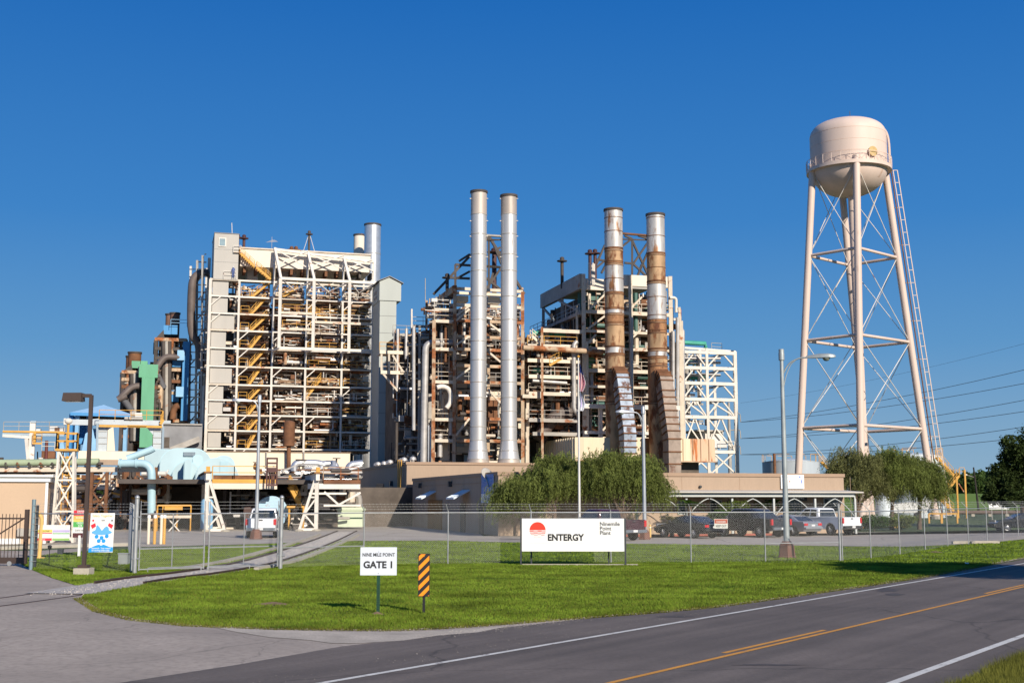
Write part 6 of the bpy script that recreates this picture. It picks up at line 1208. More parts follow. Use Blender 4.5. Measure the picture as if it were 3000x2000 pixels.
# crane runways: beams on A-frames
def runway(px, label, npx):
    g = T('crane_runway', label, 'crane runway', ft.w(ft.S(px), 0, 0)); s = ft.S(px); zb = zd + .45; L = 24
    fbox(g, 'runway_beam', ft, s - .15, s + .15, -.5, L, zb - .55, zb, m_stw); fbox(g, 'top_rail', ft, s - .3, s + .3, -.6, L, zb, zb + .12, M('rail_ochre', (.25, .12, .04), .8, rust=.4))
    fbox(g, 'end_stop', ft, s - .15, s + .15, -.6, -.4, zb + .12, zb + .5, m_yellow)
    for k, d in enumerate((0, 7.5, 15, 22)):
        beam(g, 'frame_leg', ft.w(s, d, 0), ft.w(s, d, zb - .5), .28, m_stw); foot = ft.w(s + 1.45, d, 0) if px < 800 else ft.w(s - 1.35, d, 0); sg_ = 1 if px < 800 else -1
        beam(g, 'raking_leg', foot, ft.w(s + .15 * sg_, d, zb - .5), .2, m_stw); beam(g, 'foot_beam', ft.w(s, d, .12), foot + UPV * .12, .2, m_stw)
        for (ta, tb) in ((0, .33), (.33, .33), (.66, .66), (.66, .33)): beam(g, 'lacing', ft.w(s, d, (zb - .5) * ta + .2 * (ta == 0)), foot.lerp(ft.w(s + .15 * sg_, d, zb - .5), tb), .12, m_stw)
        for e in (ft.w(s, d, 0), foot): MB().lathe(e, [(.35, 0), (.35, .1), (.2, .15)], 8).build('base_plate', m_conc, g)
runway(613, 'crane runway on raking A frames left of the white pickup', 3); runway(932, 'crane runway on raking A frames right of the white pickup', 3)
# turbine housings
def hood(g, name, s0, s1, d0, d1, z0, z1, rad, mat, n=8):
    """box with rounded shoulders, extruded along the depth"""
    w_ = (s1 - s0); pr = [(s0, z0)] + [(s0 + rad - rad * math.cos(t), z1 - rad + rad * math.sin(t)) for t in np.linspace(0, 1.571, n)] + [(s1 - rad + rad * math.sin(t), z1 - rad + rad * math.cos(t)) for t in np.linspace(0, 1.571, n)] + [(s1, z0)]
    k = len(pr); v = [ft.w(a, d, z) for d in (d0, d1) for a, z in pr]
    return MB().add(v, [tuple(range(k)), tuple(reversed(range(k, 2 * k)))] + [(i + 1, i, k + i, k + i + 1) for i in range(k - 1)]).build(name, mat, g, auto=40)
TG = T('turbine_generator', 'pale blue turbine housings standing on the deck', 'turbine', ft.w(0, 20, zd))
def hpx(name, x0, x1, y, dep, dl, rad, mat=m_lblue):
    sa, z1 = ft.sz(x0, y, dep); sb = ft.S(x1, dep); rr = min(rad, (sb - sa) / 2 - .01, z1 - zd - .02); o = hood(TG, name, sa, sb, dep, dep + dl, zd, z1, rr, mat)
    for dd in ([.15, dl * .5, dl - .3] if dl > 4 else [.1]): hood(TG, 'flange', sa - .06, sb + .06, dep + dd, dep + dd + .14, zd, z1 + .06, min(rr + .05, (sb - sa) / 2), m_pb)
    fbox(TG, 'skid', ft, sa - .15, sb + .15, dep - .1, dep + dl, zd, zd + .16, m_bluesteel)
    return o
h1 = hpx('generator_hood', 575, 702, 1341, 13, 7, 2.4); hpx('exciter_hood', 506, 590, 1352, 16, 10, 1.3); hpx('turbine_hood', 470, 622, 1313, 24, 10, 1.6); hpx('reheat_hood', 425, 545, 1316, 30, 12, .4); hpx('valve_cover', 541, 563, 1345, 14, 3, .4); hpx('pipe_cover', 566, 595, 1333, 19, 3, .5)
hpx('vent_cap', 625, 690, 1335, 15, 5, 1.0)
sa, z1 = ft.sz(538, 1322, 23.9); sb, z0 = ft.sz(572, 1335, 23.9)
for k in range(5): zz = z0 + (z1 - z0) * k / 5; fbox(TG, 'louvre', ft, sa, sb, 23.8, 24, zz, zz + (z1 - z0) * .11, m_bluesteel)
a, z1 = ft.sz(645, 1350, 12.95); b_, z0 = ft.sz(668, 1388, 12.95); fbox(TG, 'access_door', ft, a, b_, 12.93, 13, zd, z1, m_pb)
tube(TG, 'crossover_pipe', bend([qt(372, 1343, 26), qt(395, 1335, 26), qt(440, 1318, 26), qt(450, 1312, 26)], .6), .35, m_pb, 10)
tube(TG, 'seal_ring', [ft.w(ft.S(640, 13), 12.9, zd + .5), ft.w(ft.S(640, 13), 13.2, zd + .5)], .3, m_pb, 14)
# low blue vessels under the deck
g = T('blue_tank', 'upright pale blue tank under the crane runway', 'tank', qt(606, 1560, 4)); s, _ = ft.sz(606, 1500, 4); MB().lathe(ft.w(s, 4, 0), [(.5, 0), (.5, 2.3), (.4, 2.5), (.02, 2.6)], 18).build('shell', m_lblue2, g, auto=40); MB().lathe(ft.w(s, 4, 0), [(.56, .0), (.56, .12)], 18).build('base', m_conc, g)
g = T('condenser', 'round pale blue condenser end flaked with rust under the deck', 'condenser', qt(790, 1520, 5)); c = ft.sz(795, 1500, 5); m_lbr = M('flaked_blue', (.34, .5, .62), .5, var=.08, rust=.3, rscale=.7)
tube(g, 'shell', [ft.w(c[0] - .9, 5.4, c[1]), ft.w(c[0] - .2, 11, c[1])], 1.35, M('condenser_brown', (.07, .04, .035), .7), 28); tube(g, 'end_cover', [ft.w(c[0], 4.7, c[1]), ft.w(c[0] - .05, 5.4, c[1])], 1.35, m_lbr, 28)
for x in (-.8, .8): beam(g, 'saddle', ft.w(c[0] + x, 6, 0), ft.w(c[0] + x, 6, c[1] - .9), .3, m_conc)
# yellow frame, bollards, dumpster
g = T('work_stand', 'yellow steel work stand with railing beside the blue downcomer', 'stand', qt(500, 1560, 2)); 
for y in (1480, 1512): hb_px(g, ft, 462, 560, y, .1, m_yellow, 3, name='rail')
for x in (462, 478, 520, 560): col_px(g, ft, x, 1480, None, .09, m_yellow, 3, name='post')
hb_px(g, ft, 482, 535, 1488, .22, m_yellow, 2.5, name='table'); hb_px(g, ft, 468, 560, 1513, .18, m_st, 2.5, name='shelf')
for a, b_ in (((490, 1560), (530, 1515)), ((530, 1560), (490, 1515))): beam(g, 'brace', qt(*a, 2.8), qt(*b_, 2.8), .09, m_stw)
m_boll = M('bollard_white', (.66, .58, .45), .6, var=.12, rust=.1)
for i, px in enumerate((434, 452, 471, 480)):
    p = gp(px, 1593); g = T('bollard', ('cream bollard at the end of the row by the rails', 'yellow fronted bollard beside the end bollard', 'cream bollard paired with a yellow one', 'yellow striped bollard nearest the A frame')[i], 'bollard', p, 'bollards on the plant yard'); MB().lathe(p, [(.085, 0), (.085, 1.55), (.06, 1.62), (.01, 1.64)], 12).build('tube', m_boll if i % 2 == 0 else m_yellow, g, auto=40); MB().lathe(p + UPV * 1.45, [(.1, 0), (.1, .16), (.03, .19)], 12).build('cap', m_signw, g, auto=40)
d_ = gp(1027, 1548); g = T('skip_bin', 'pale green lidded skip bin under the pipe platform', 'skip', d_); m_skip = M('skip_green', (.55, .62, .45), .6, var=.08, rust=.06)
MB().box((d_.x - 1.1, d_.y, .15), (d_.x + 1.0, d_.y + 1.6, 1.7)).build('body', m_skip, g); MB().box((d_.x - 1.2, d_.y - .08, 1.55), (d_.x + 1.1, d_.y + 1.7, 1.72)).build('rim', m_skip, g); MB().box((d_.x - 1.12, d_.y - .03, .85), (d_.x + 1.02, d_.y, .97)).build('rib', m_green, g); MB().box((d_.x - 1.05, d_.y, 1.72), (d_.x + .95, d_.y + 1.6, 1.82)).build('lid', m_skip, g)
# cream end block behind the deck, pipes and vessels on the deck right
fe = Fr(700, 150); EB = T('plant_block', 'cream flat wall of the low block below the boiler house', 'building', fe.w(0, 0, 0)); se = fe.S(1027); fbox(EB, 'wall', fe, -8, se, 0, 26, 0, fe.Z(1324, 760), m_cream); fbox(EB, 'coping', fe, -8, se + .1, -.12, 26, fe.Z(1324, 760), fe.Z(1322, 760), m_tancap)
fbox(EB, 'side_annex', fe, se + .05, se + 6, 6, 26, 0, fe.Z(1365, 1050), m_cased)
for x in (780, 890): tube(EB, 'wall_pipe', [fe.pt(x, 1324, -.2), fe.pt(x, 1420, -.2)], .1, m_stgrey, 6)
tube(EB, 'exhaust_pipe', [fe.pt(846, 1420, -.8), fe.pt(846, 1325, -.8), fe.pt(846, 1255, -.8)], [.25, .25, .3], m_rust, 10); MB().lathe(fe.pt(846, 1308, -.8), [(.3, 0), (.72, .1), (.72, 3.0), (.3, 3.2)], 14).build('silencer', m_rust, EB, auto=40)
VG = T('valve_group', 'cluster of silver lagged pipes and valves on the deck', 'pipework', ft.w(ft.S(930, 10), 10, zd))
for pts, r in ((((862, 1388), (862, 1356), (930, 1356), (950, 1362)), .32), (((940, 1385), (942, 1358), (985, 1358), (985, 1390)), .3), (((1020, 1392), (1022, 1362), (1062, 1358)), .35), (((1010, 1412), (1010, 1395), (1050, 1395)), .22), (((945, 1412), (975, 1412), (976, 1390)), .25)): tube(VG, 'lagged_pipe', bend([qt(*p, 9) for p in pts], .7), r, m_alum, 12)
p = qt(977, 1383, 8.5); MB().lathe(p - UPV * .65, [(.05, 0), (.45, .12), (.66, .55), (.62, .9), (.35, 1.2), (.2, 1.3), (.2, 1.7)], 18).build('valve_body', m_alum, VG, smooth=True); tube(VG, 'drum', [qt(893, 1382, 9), qt(930, 1380, 9)], .5, m_alum, 16); p = qt(925, 1380, 8.4); tube(VG, 'drum_end', [p, p - ft.v * .3], .45, m_stw, 16)
for px, py in ((877, 1346), (888, 1347), (986, 1342), (963, 1352)): p = qt(px, py, 9); tube(VG, 'valve_stem', [p, p - UPV * 1.4], .07, m_stdk, 6); MB().lathe(p, [(.05, -.03), (.35, -.03), (.35, .03), (.05, .03)], 14).build('handwheel', m_stdk, VG)
sa, z1 = ft.sz(740, 1372, 8); sb, _ = ft.sz(1056, 1400, 8); clutter(VG, ft, sa, sb, 7, 11, zd, z1, 130, [m_pipe, m_rust, m_stgrey, m_alum, m_stdk], seed=310, big=.6)
railing(VG, ft.w(ft.S(950, 4), 4, zd), ft.w(sR, 4, zd), m_strust)
g = T('access_platform', 'small dark red railed platform hung on the deck edge', 'platform', qt(798, 1380, 2)); m_dred = M('oxide_red', (.09, .04, .035), .7)
for x in (783, 812): col_px(g, ft, x, 1340, 1422, .12, m_dred, 2, name='post')
for y in (1342, 1356, 1376, 1420): hb_px(g, ft, 783, 812, y, .12 if y != 1376 else .3, m_dred, 2, name='rail')
for x in (790, 797, 804): col_px(g, ft, x, 1376, 1420, .1, m_dred, 2.1, name='hanger')
# yellow stair and cream stacks of formwork at the second runway
g = T('stair_tower', 'yellow stair rising to the turbine deck by the runway', 'staircase', qt(870, 1540, 5)); stair(g, qt(880, 1480, 4), qt(850, 1425, 4), ft.v, m_yellow); fbox(g, 'landing', ft, ft.S(845, 4), ft.S(893, 4), 3.8, 5, ft.Z(1487, 870, 4), ft.Z(1481, 870, 4), m_yellow); [col_px(g, ft, x, 1481, None, .14, m_yellow, 4, name='post') for x in (848, 890)]
# ------------------------------------------------------------------ gantry crane, pavilion, cantilever crane
fg = Fr(300, 138); qg = fg.pt; GC = T('gantry_crane', 'grey blue portal gantry crane with railed bridge', 'crane', fg.w(0, 0, 0))
m_gc = M('crane_grey', (.42, .46, .48), .55, var=.1, scale=.6, rust=.06)
box_px(GC, 'bridge_girder', fg, 290, 1231, 478, 1246, 0, 1.2, m_gc); box_px(GC, 'bridge_girder', fg, 288, 1228, 500, 1240, 3, 1.2, m_gc); railing(GC, qg(290, 1228, -.3), qg(475, 1230, -.3), m_yellow); hb_px(GC, fg, 290, 475, 1247, .2, m_yellow, -.5, name='walkway'); box_px(GC, 'cab', fg, 375, 1244, 430, 1248, -.8, .6, m_yellow)
for x0, x1 in ((287, 312), (450, 476)):
    box_px(GC, 'portal_leg', fg, x0, 1246, x1, 1322, 0, 1.4, m_gc)
    for y in (1262, 1280, 1298): box_px(GC, 'leg_band', fg, x0 - .5, y, x1 + .5, y + 2, -.06, .06, m_stgrey)
for pts in (((312, 1246), (330, 1246), (312, 1264)), ((450, 1246), (425, 1246), (450, 1275))): MB().add([qg(*p, 0) for p in pts] + [qg(*p, 1.2) for p in pts], [(0, 1, 2), (5, 4, 3), (0, 3, 4, 1), (1, 4, 5, 2), (2, 5, 3, 0)]).build('gusset', m_gc, GC)
box_px(GC, 'hoist_house', fg, 395, 1208, 416, 1224, 1, 2, m_case); box_px(GC, 'hoist_base', fg, 365, 1220, 418, 1228, .8, 2.4, m_stgrey); tube(GC, 'hoist_drum', [qg(382, 1215, 1), qg(395, 1213, 1)], .4, m_stgrey, 10)
hb_px(GC, fg, 195, 300, 1236, .5, m_gc, 2, name='jib'); beam(GC, 'jib_stay', qg(195, 1238, 2), qg(290, 1228, 2), .2, m_gc); box_px(GC, 'jib_end', fg, 187, 1225, 206, 1243, 1.8, 1, m_stw)
tube(GC, 'cable', [qg(285, 1240, -.2), qg(284, 1370, -.2)], .14, m_bluesteel, 6); tube(GC, 'cable', [qg(478, 1250, -.2), qg(476, 1322, -.2)], .14, m_bluesteel, 6); stair(GC, qg(470, 1243, -.6), qg(478, 1228, -.6), fg.v, m_yellow)
box_px(GC, 'rail_plinth', fg, 230, 1320, 470, 1352, -1, 6, m_cream); box_px(GC, 'rail_plinth', fg, 225, 1345, 400, 1362, -1.4, .5, m_tan)
fp = Fr(215, 158); PV = T('pavilion', 'sky blue hipped roof shelter on blue columns', 'shelter', fp.w(0, 0, 0)); qp = fp.pt; m_proof = M('pavilion_roof', (.32, .52, .72), .5, var=.06, scale=.4, streak=3)
v = [qp(206, 1207, 0), qp(386, 1213, 0), qp(386, 1213, 14), qp(212, 1207, 14), qp(304, 1190, 6)]; v[4].z = qp(304, 1187, 7).z; v += [p - UPV * .4 for p in v[:4]]
for f_ in ((0, 1, 4), (1, 2, 4), (2, 3, 4), (3, 0, 4)): MB().add([v[i] for i in f_], [(0, 1, 2)]).build('roof_plane', m_proof, PV)
MB().add(v[:4] + v[5:], [(0, 4, 5, 1), (1, 5, 6, 2), (2, 6, 7, 3), (3, 7, 4, 0), (4, 7, 6, 5)]).build('fascia', m_blue2, PV)
for x, dp in ((210, 1), (228, 1), (260, 5), (370, 3)): col_px(PV, fp, x, 1211, None, .45, m_lblue2 if x > 215 else m_blue2, dp)
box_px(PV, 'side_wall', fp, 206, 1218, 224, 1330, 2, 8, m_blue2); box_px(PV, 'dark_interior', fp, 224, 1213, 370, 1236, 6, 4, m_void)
for pts in (((250, 1270), (272, 1255), (285, 1320), (240, 1320)), ((310, 1262), (332, 1250), (337, 1320), (310, 1320))): MB().add([qp(*p, 1) for p in pts] + [qp(*p, 4) for p in pts], [(0, 3, 2, 1), (4, 5, 6, 7), (0, 1, 5, 4), (1, 2, 6, 5), (2, 3, 7, 6), (3, 0, 4, 7)]).build('hopper', m_lblue2 if pts[0][0] < 300 else m_cream, PV)
box_px(PV, 'blue_panel', fp, 262, 1255, 285, 1320, 5, 2, m_lblue2); box_px(PV, 'blue_panel', fp, 228, 1240, 250, 1300, 5, 2, m_blue2)
fc = Fr(95, 150); CJ = T('cantilever_crane', 'grey cantilever crane with long yellow edged jib', 'crane', fc.w(0, 0, 0)); qc = fc.pt
hb_px(CJ, fc, 8, 188, 1263, .16, m_yellow, -.2, name='jib_top'); hb_px(CJ, fc, 8, 188, 1268, .5, m_bluesteel, .1, name='jib_web'); beam(CJ, 'jib_soffit', qc(8, 1276), qc(90, 1281), .5, m_stw, .3); railing(CJ, qc(10, 1261), qc(188, 1261), m_stgrey)
box_px(CJ, 'mast', fc, 88, 1235, 99, 1345, -.2, .6, m_stw); beam(CJ, 'strut', qc(78, 1280), qc(84, 1345), .4, m_stw); box_px(CJ, 'mast_head', fc, 90, 1232, 106, 1238, -.3, .6, m_bluesteel)
for x0, x1, y0, mm in ((106, 118, 1254, m_case), (146, 168, 1248, m_case), (160, 176, 1252, m_rust), (175, 190, 1252, m_case)): box_px(CJ, 'winch_house', fc, x0, y0, x1, 1263, .5, 1.5, mm)
box_px(CJ, 'operator_cab', fc, 99, 1266, 104, 1294, -.4, 1.0, m_yellow); hb_px(CJ, fc, 95, 122, 1298, .18, m_yellow, -.6, name='cab_floor', rail=m_yellow); box_px(CJ, 'cab_window', fc, 108, 1278, 122, 1290, -.3, 1, m_stgrey); col_px(CJ, fc, 90, 1345, None, .5, m_stw, .2)
tube(CJ, 'red_pipe', [qc(137, 1290), qc(135, 1345)], .2, M('pipe_red', (.12, .03, .025), .6), 8); box_px(CJ, 'control_deck', fc, 122, 1320, 160, 1342, 0, 2, m_rust); railing(CJ, qc(122, 1320, -.2), qc(160, 1320, -.2), m_st); tube(CJ, 'lamp_mast', [qc(110, 1345, 5), qc(110, 1322, 5)], .08, m_stdk, 5); col_px(CJ, fc, 140, 1342, None, .4, m_stgrey, .5)
for pts in (((160, 1310), (185, 1290), (192, 1340), (150, 1340)),): MB().add([qc(*p, 3) for p in pts] + [qc(*p, 6) for p in pts], [(0, 3, 2, 1), (4, 5, 6, 7), (0, 1, 5, 4), (1, 2, 6, 5), (2, 3, 7, 6), (3, 0, 4, 7)]).build('coal_chute', m_lblue2, CJ)
# ------------------------------------------------------------------ far boilers, green and blue
def far_unit(px, d, label, X, Y, siding, name='boiler_unit'):
    """X, Y map unit coordinates to photo pixels"""
    fr = Fr(px, d); g = T(name, label, 'power plant', fr.w(0, 0, 0)); q = fr.pt
    bx = lambda nm, x0, y0, x1, y1, dep, th, mm: box_px(g, nm, fr, X(x0), Y(y0), X(x1), Y(y1), dep, th, mm)
    bx('boiler_casing', .2, .26, .95, 1.0, 6, 14, m_void)
    for x0, x1, y0, y1 in ((.3, .5, .08, .16), (.52, .68, .08, .16)): bx('head_panel', x0, y0, x1, y1, .5, 4, siding)
    MB().add([q(X(a), Y(b_), dd) for dd in (0, 5) for a, b_ in ((.02, .21), (.3, .12), (.32, .2), (.02, .23))], [(0, 1, 2, 3), (7, 6, 5, 4), (0, 4, 5, 1), (1, 5, 6, 2)]).build('sloped_hood', m_stdk, g)
    for x0, x1, y0, y1 in ((.55, .8, .35, .44), (.5, .72, .64, .74)): bx('duct_box', x0, y0, x1, y1, 0, 4, siding)
    for x in (.1, .28, .36, .9): col_px(g, fr, X(x), Y(.2), None, .5, m_stdk, .2)
    for y in (.2, .28, .36, .46, .56, .66, .78, .9): hb_px(g, fr, X(.05), X(.95), Y(y), .4, random.choice((m_stdk, m_strust, m_rust)), .1); fbox(g, 'floor_deck', fr, fr.S(X(.1)), fr.S(X(.9)), .3, 5, fr.Z(Y(y), px), fr.Z(Y(y), px) + .1, m_rust)
    tube(g, 'gas_duct', catmull([q(X(.75), Y(.36), -1), q(X(.35), Y(.36), -1.5), q(X(.12), Y(.44), -2), q(X(-.02), Y(.5), -2)], 5), .5, M('duct_brown'), 12); tube(g, 'gas_duct', [q(X(.02), Y(.45), -2), q(X(.3), Y(.62), -1)], .48, M('duct_grey', (.12, .12, .13), .5), 12); tube(g, 'gas_duct', [q(X(-.05), Y(.5), -2), q(X(.18), Y(.46), -2)], .5, M('duct_brown'), 12)
    for x in (.3, .38, .46): tube(g, 'riser', [q(X(x), Y(.22), -.3), q(X(x), Y(.95), -.3)], .35, m_stdk if x != .38 else m_stgrey, 8)
    sa, z1 = fr.sz(X(.05), Y(.2), 0); sb, z0 = fr.sz(X(.95), Y(1), 0); clutter(g, fr, sa, sb, 0, 5, z0, z1, 160, [m_stdk, m_rust, m_stdk, m_strust, m_stgrey], seed=int(px), big=1.5)
    return g, fr
g, fr = far_unit(360, 186, 'distant green boiler unit with one rusty chimney', lambda a: 350 + a * 120, lambda a: 1035 + a * 270, m_green2)
box_px(g, 'green_tower', fr, 416, 1105, 446, 1310, -3.2, 5, m_green2); box_px(g, 'green_head', fr, 408, 1066, 462, 1106, -2.8, 5, m_green2); box_px(g, 'green_panel', fr, 446, 1180, 462, 1310, 1, 3, m_green2); box_px(g, 'grey_head', fr, 405, 1072, 420, 1095, -1.2, 1, m_stgrey); railing(g, fr.pt(410, 1092, -1.8), fr.pt(446, 1112, -1.8), m_yellow); box_px(g, 'rear_wall', fr, 440, 1060, 520, 1330, 6, 4, m_void)
p = at(394, 1060, 192); stack('rusty_chimney', 'dark rust chimney on the green boiler unit', Vector((p.x, p.y, 0)), 0, [(0, 1.0), (20, 1.0), (at(1, 1034, 192).z, 1.0)], [m_rust]); p = at(384, 1060, 197); stack('rusty_chimney', 'rust chimney half hidden beside one on the green unit', Vector((p.x, p.y, 0)), 0, [(0, .8), (20, .8), (at(1, 1045, 197).z, .8)], [m_rust])
g, fr = far_unit(460, 190, 'distant blue boiler unit with two rusty chimneys', lambda a: 448 + a * 105, lambda a: 925 + a * 340, m_blue2)
box_px(g, 'blue_column', fr, 537, 1000, 549, 1232, -1, 4, m_blue2); box_px(g, 'blue_box', fr, 520, 1025, 540, 1055, -1.5, 3, m_lblue2); box_px(g, 'blue_box', fr, 516, 1132, 537, 1162, -1.5, 3, m_lblue2); railing(g, fr.pt(500, 955, -.5), fr.pt(548, 957, -.5), m_lblue2); tube(g, 'rusty_bend', catmull([fr.pt(506, 1228, -2), fr.pt(508, 1205, -2), fr.pt(514, 1192, -2), fr.pt(524, 1188, -2)], 4), .5, m_rust, 10)
p = at(512, 940, 196); stack('rusty_chimney', 'wider brown chimney of the pair on the blue unit', Vector((p.x, p.y, 0)), 0, [(0, .78), (20, .78), (at(1, 919, 196).z, .78)], [M('stack_brown', (.17, .09, .06), .7, var=.2)]); p = at(497, 940, 201); stack('rusty_chimney', 'narrower brown chimney of the pair on the blue unit', Vector((p.x, p.y, 0)), 0, [(0, .66), (20, .66), (at(1, 922, 201).z, .66)], [M('stack_brown')])
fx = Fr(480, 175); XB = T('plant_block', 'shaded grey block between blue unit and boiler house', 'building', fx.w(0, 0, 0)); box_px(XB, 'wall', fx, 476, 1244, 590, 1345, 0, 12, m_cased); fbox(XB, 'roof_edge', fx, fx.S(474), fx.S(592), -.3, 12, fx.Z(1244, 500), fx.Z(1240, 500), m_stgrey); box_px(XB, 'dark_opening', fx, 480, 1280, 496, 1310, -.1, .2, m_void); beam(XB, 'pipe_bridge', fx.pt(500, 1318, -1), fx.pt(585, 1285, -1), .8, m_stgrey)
# ------------------------------------------------------------------ vehicles (local: x forward from the rear bumper, y left, z up)
m_tyre = M('tyre', (.018, .018, .018), .85, var=.15); m_rim = M('rim', (.42, .42, .43), .35, .7, var=.1); m_cglass = M('car_glass', (.02, .025, .03), .06, var=.05, spec=.9); m_tail = M('tail_lamp', (.45, .015, .02), .25, var=.1, spec=.6); m_plate = M('plate', (.6, .6, .58), .5); m_bump = M('dark_plastic', (.03, .03, .032), .6); m_chrome = M('chrome', (.55, .56, .58), .2, .9, var=.05)
def paint(name, col, metal=.25):
    m = M(name, col, .25, metal, var=.04, scale=.3, spec=.6)
    b = m.node_tree.nodes['Principled BSDF']; b.inputs['Coat Weight'].default_value = .7; b.inputs['Coat Roughness'].default_value = .08; return m
def extr(poly, wf, smooth=None):
    """side profile extruded across the car; wf(x, z) gives the half width"""
    n = len(poly); v = [(x, wf(x, z), z) for x, z in poly] + [(x, -wf(x, z), z) for x, z in poly]; mb = MB(); mb.add(v, [tuple(range(n)), tuple(reversed(range(n, 2 * n)))] + [((i + 1) % n, i, n + i, n + (i + 1) % n) for i in range(n)]); return mb
def arch(cx, r, z0, n=7): return [(cx + r * math.cos(t), z0 + r * math.sin(t)) for t in np.linspace(math.pi, 0, n)]
SPEC = {
 'pickup': dict(L=5.75, w=.99, wh=(1.15, 4.55), wr=.4, low=[(0, .62), (.02, 1.27), (2.2, 1.29), (2.24, 1.24), (4.0, 1.24), (5.3, 1.14), (5.68, 1.0), (5.75, .6), (5.7, .42)], rail=.42, cab=[(2.22, 1.22), (2.34, 1.84), (2.6, 1.92), (3.5, 1.92), (3.75, 1.84), (4.42, 1.2)], taper=.24, sides=[((2.46, 1.3), (2.5, 1.76), (3.05, 1.8), (3.05, 1.3)), ((3.13, 1.3), (3.13, 1.8), (3.62, 1.78), (4.1, 1.3))]),
 'crew': dict(L=5.6, w=1.0, wh=(1.1, 4.4), wr=.4, low=[(0, .62), (.02, 1.24), (1.3, 1.27), (1.34, 1.24), (3.95, 1.24), (5.2, 1.14), (5.55, 1.0), (5.6, .6), (5.55, .42)], rail=.42, cab=[(.95, 1.22), (1.75, 1.84), (2.0, 1.9), (3.4, 1.9), (3.65, 1.82), (4.35, 1.2)], taper=.24, sides=[((1.95, 1.3), (2.1, 1.74), (2.6, 1.8), (2.6, 1.3)), ((2.7, 1.3), (2.7, 1.8), (3.5, 1.77), (4.02, 1.3))]),
 'sedan': dict(L=4.75, w=.91, wh=(1.0, 3.85), wr=.33, low=[(0, .5), (.02, .92), (.12, 1.0), (.75, 1.03), (3.3, .95), (4.4, .82), (4.7, .62), (4.75, .42), (4.68, .3)], rail=.26, cab=[(.5, .98), (1.25, 1.36), (1.6, 1.44), (2.35, 1.44), (2.65, 1.38), (3.55, .93)], taper=.36, sides=[((1.05, 1.05), (1.4, 1.34), (1.95, 1.37), (1.95, 1.03)), ((2.03, 1.03), (2.03, 1.37), (2.5, 1.34), (3.15, 1.0))]),
}
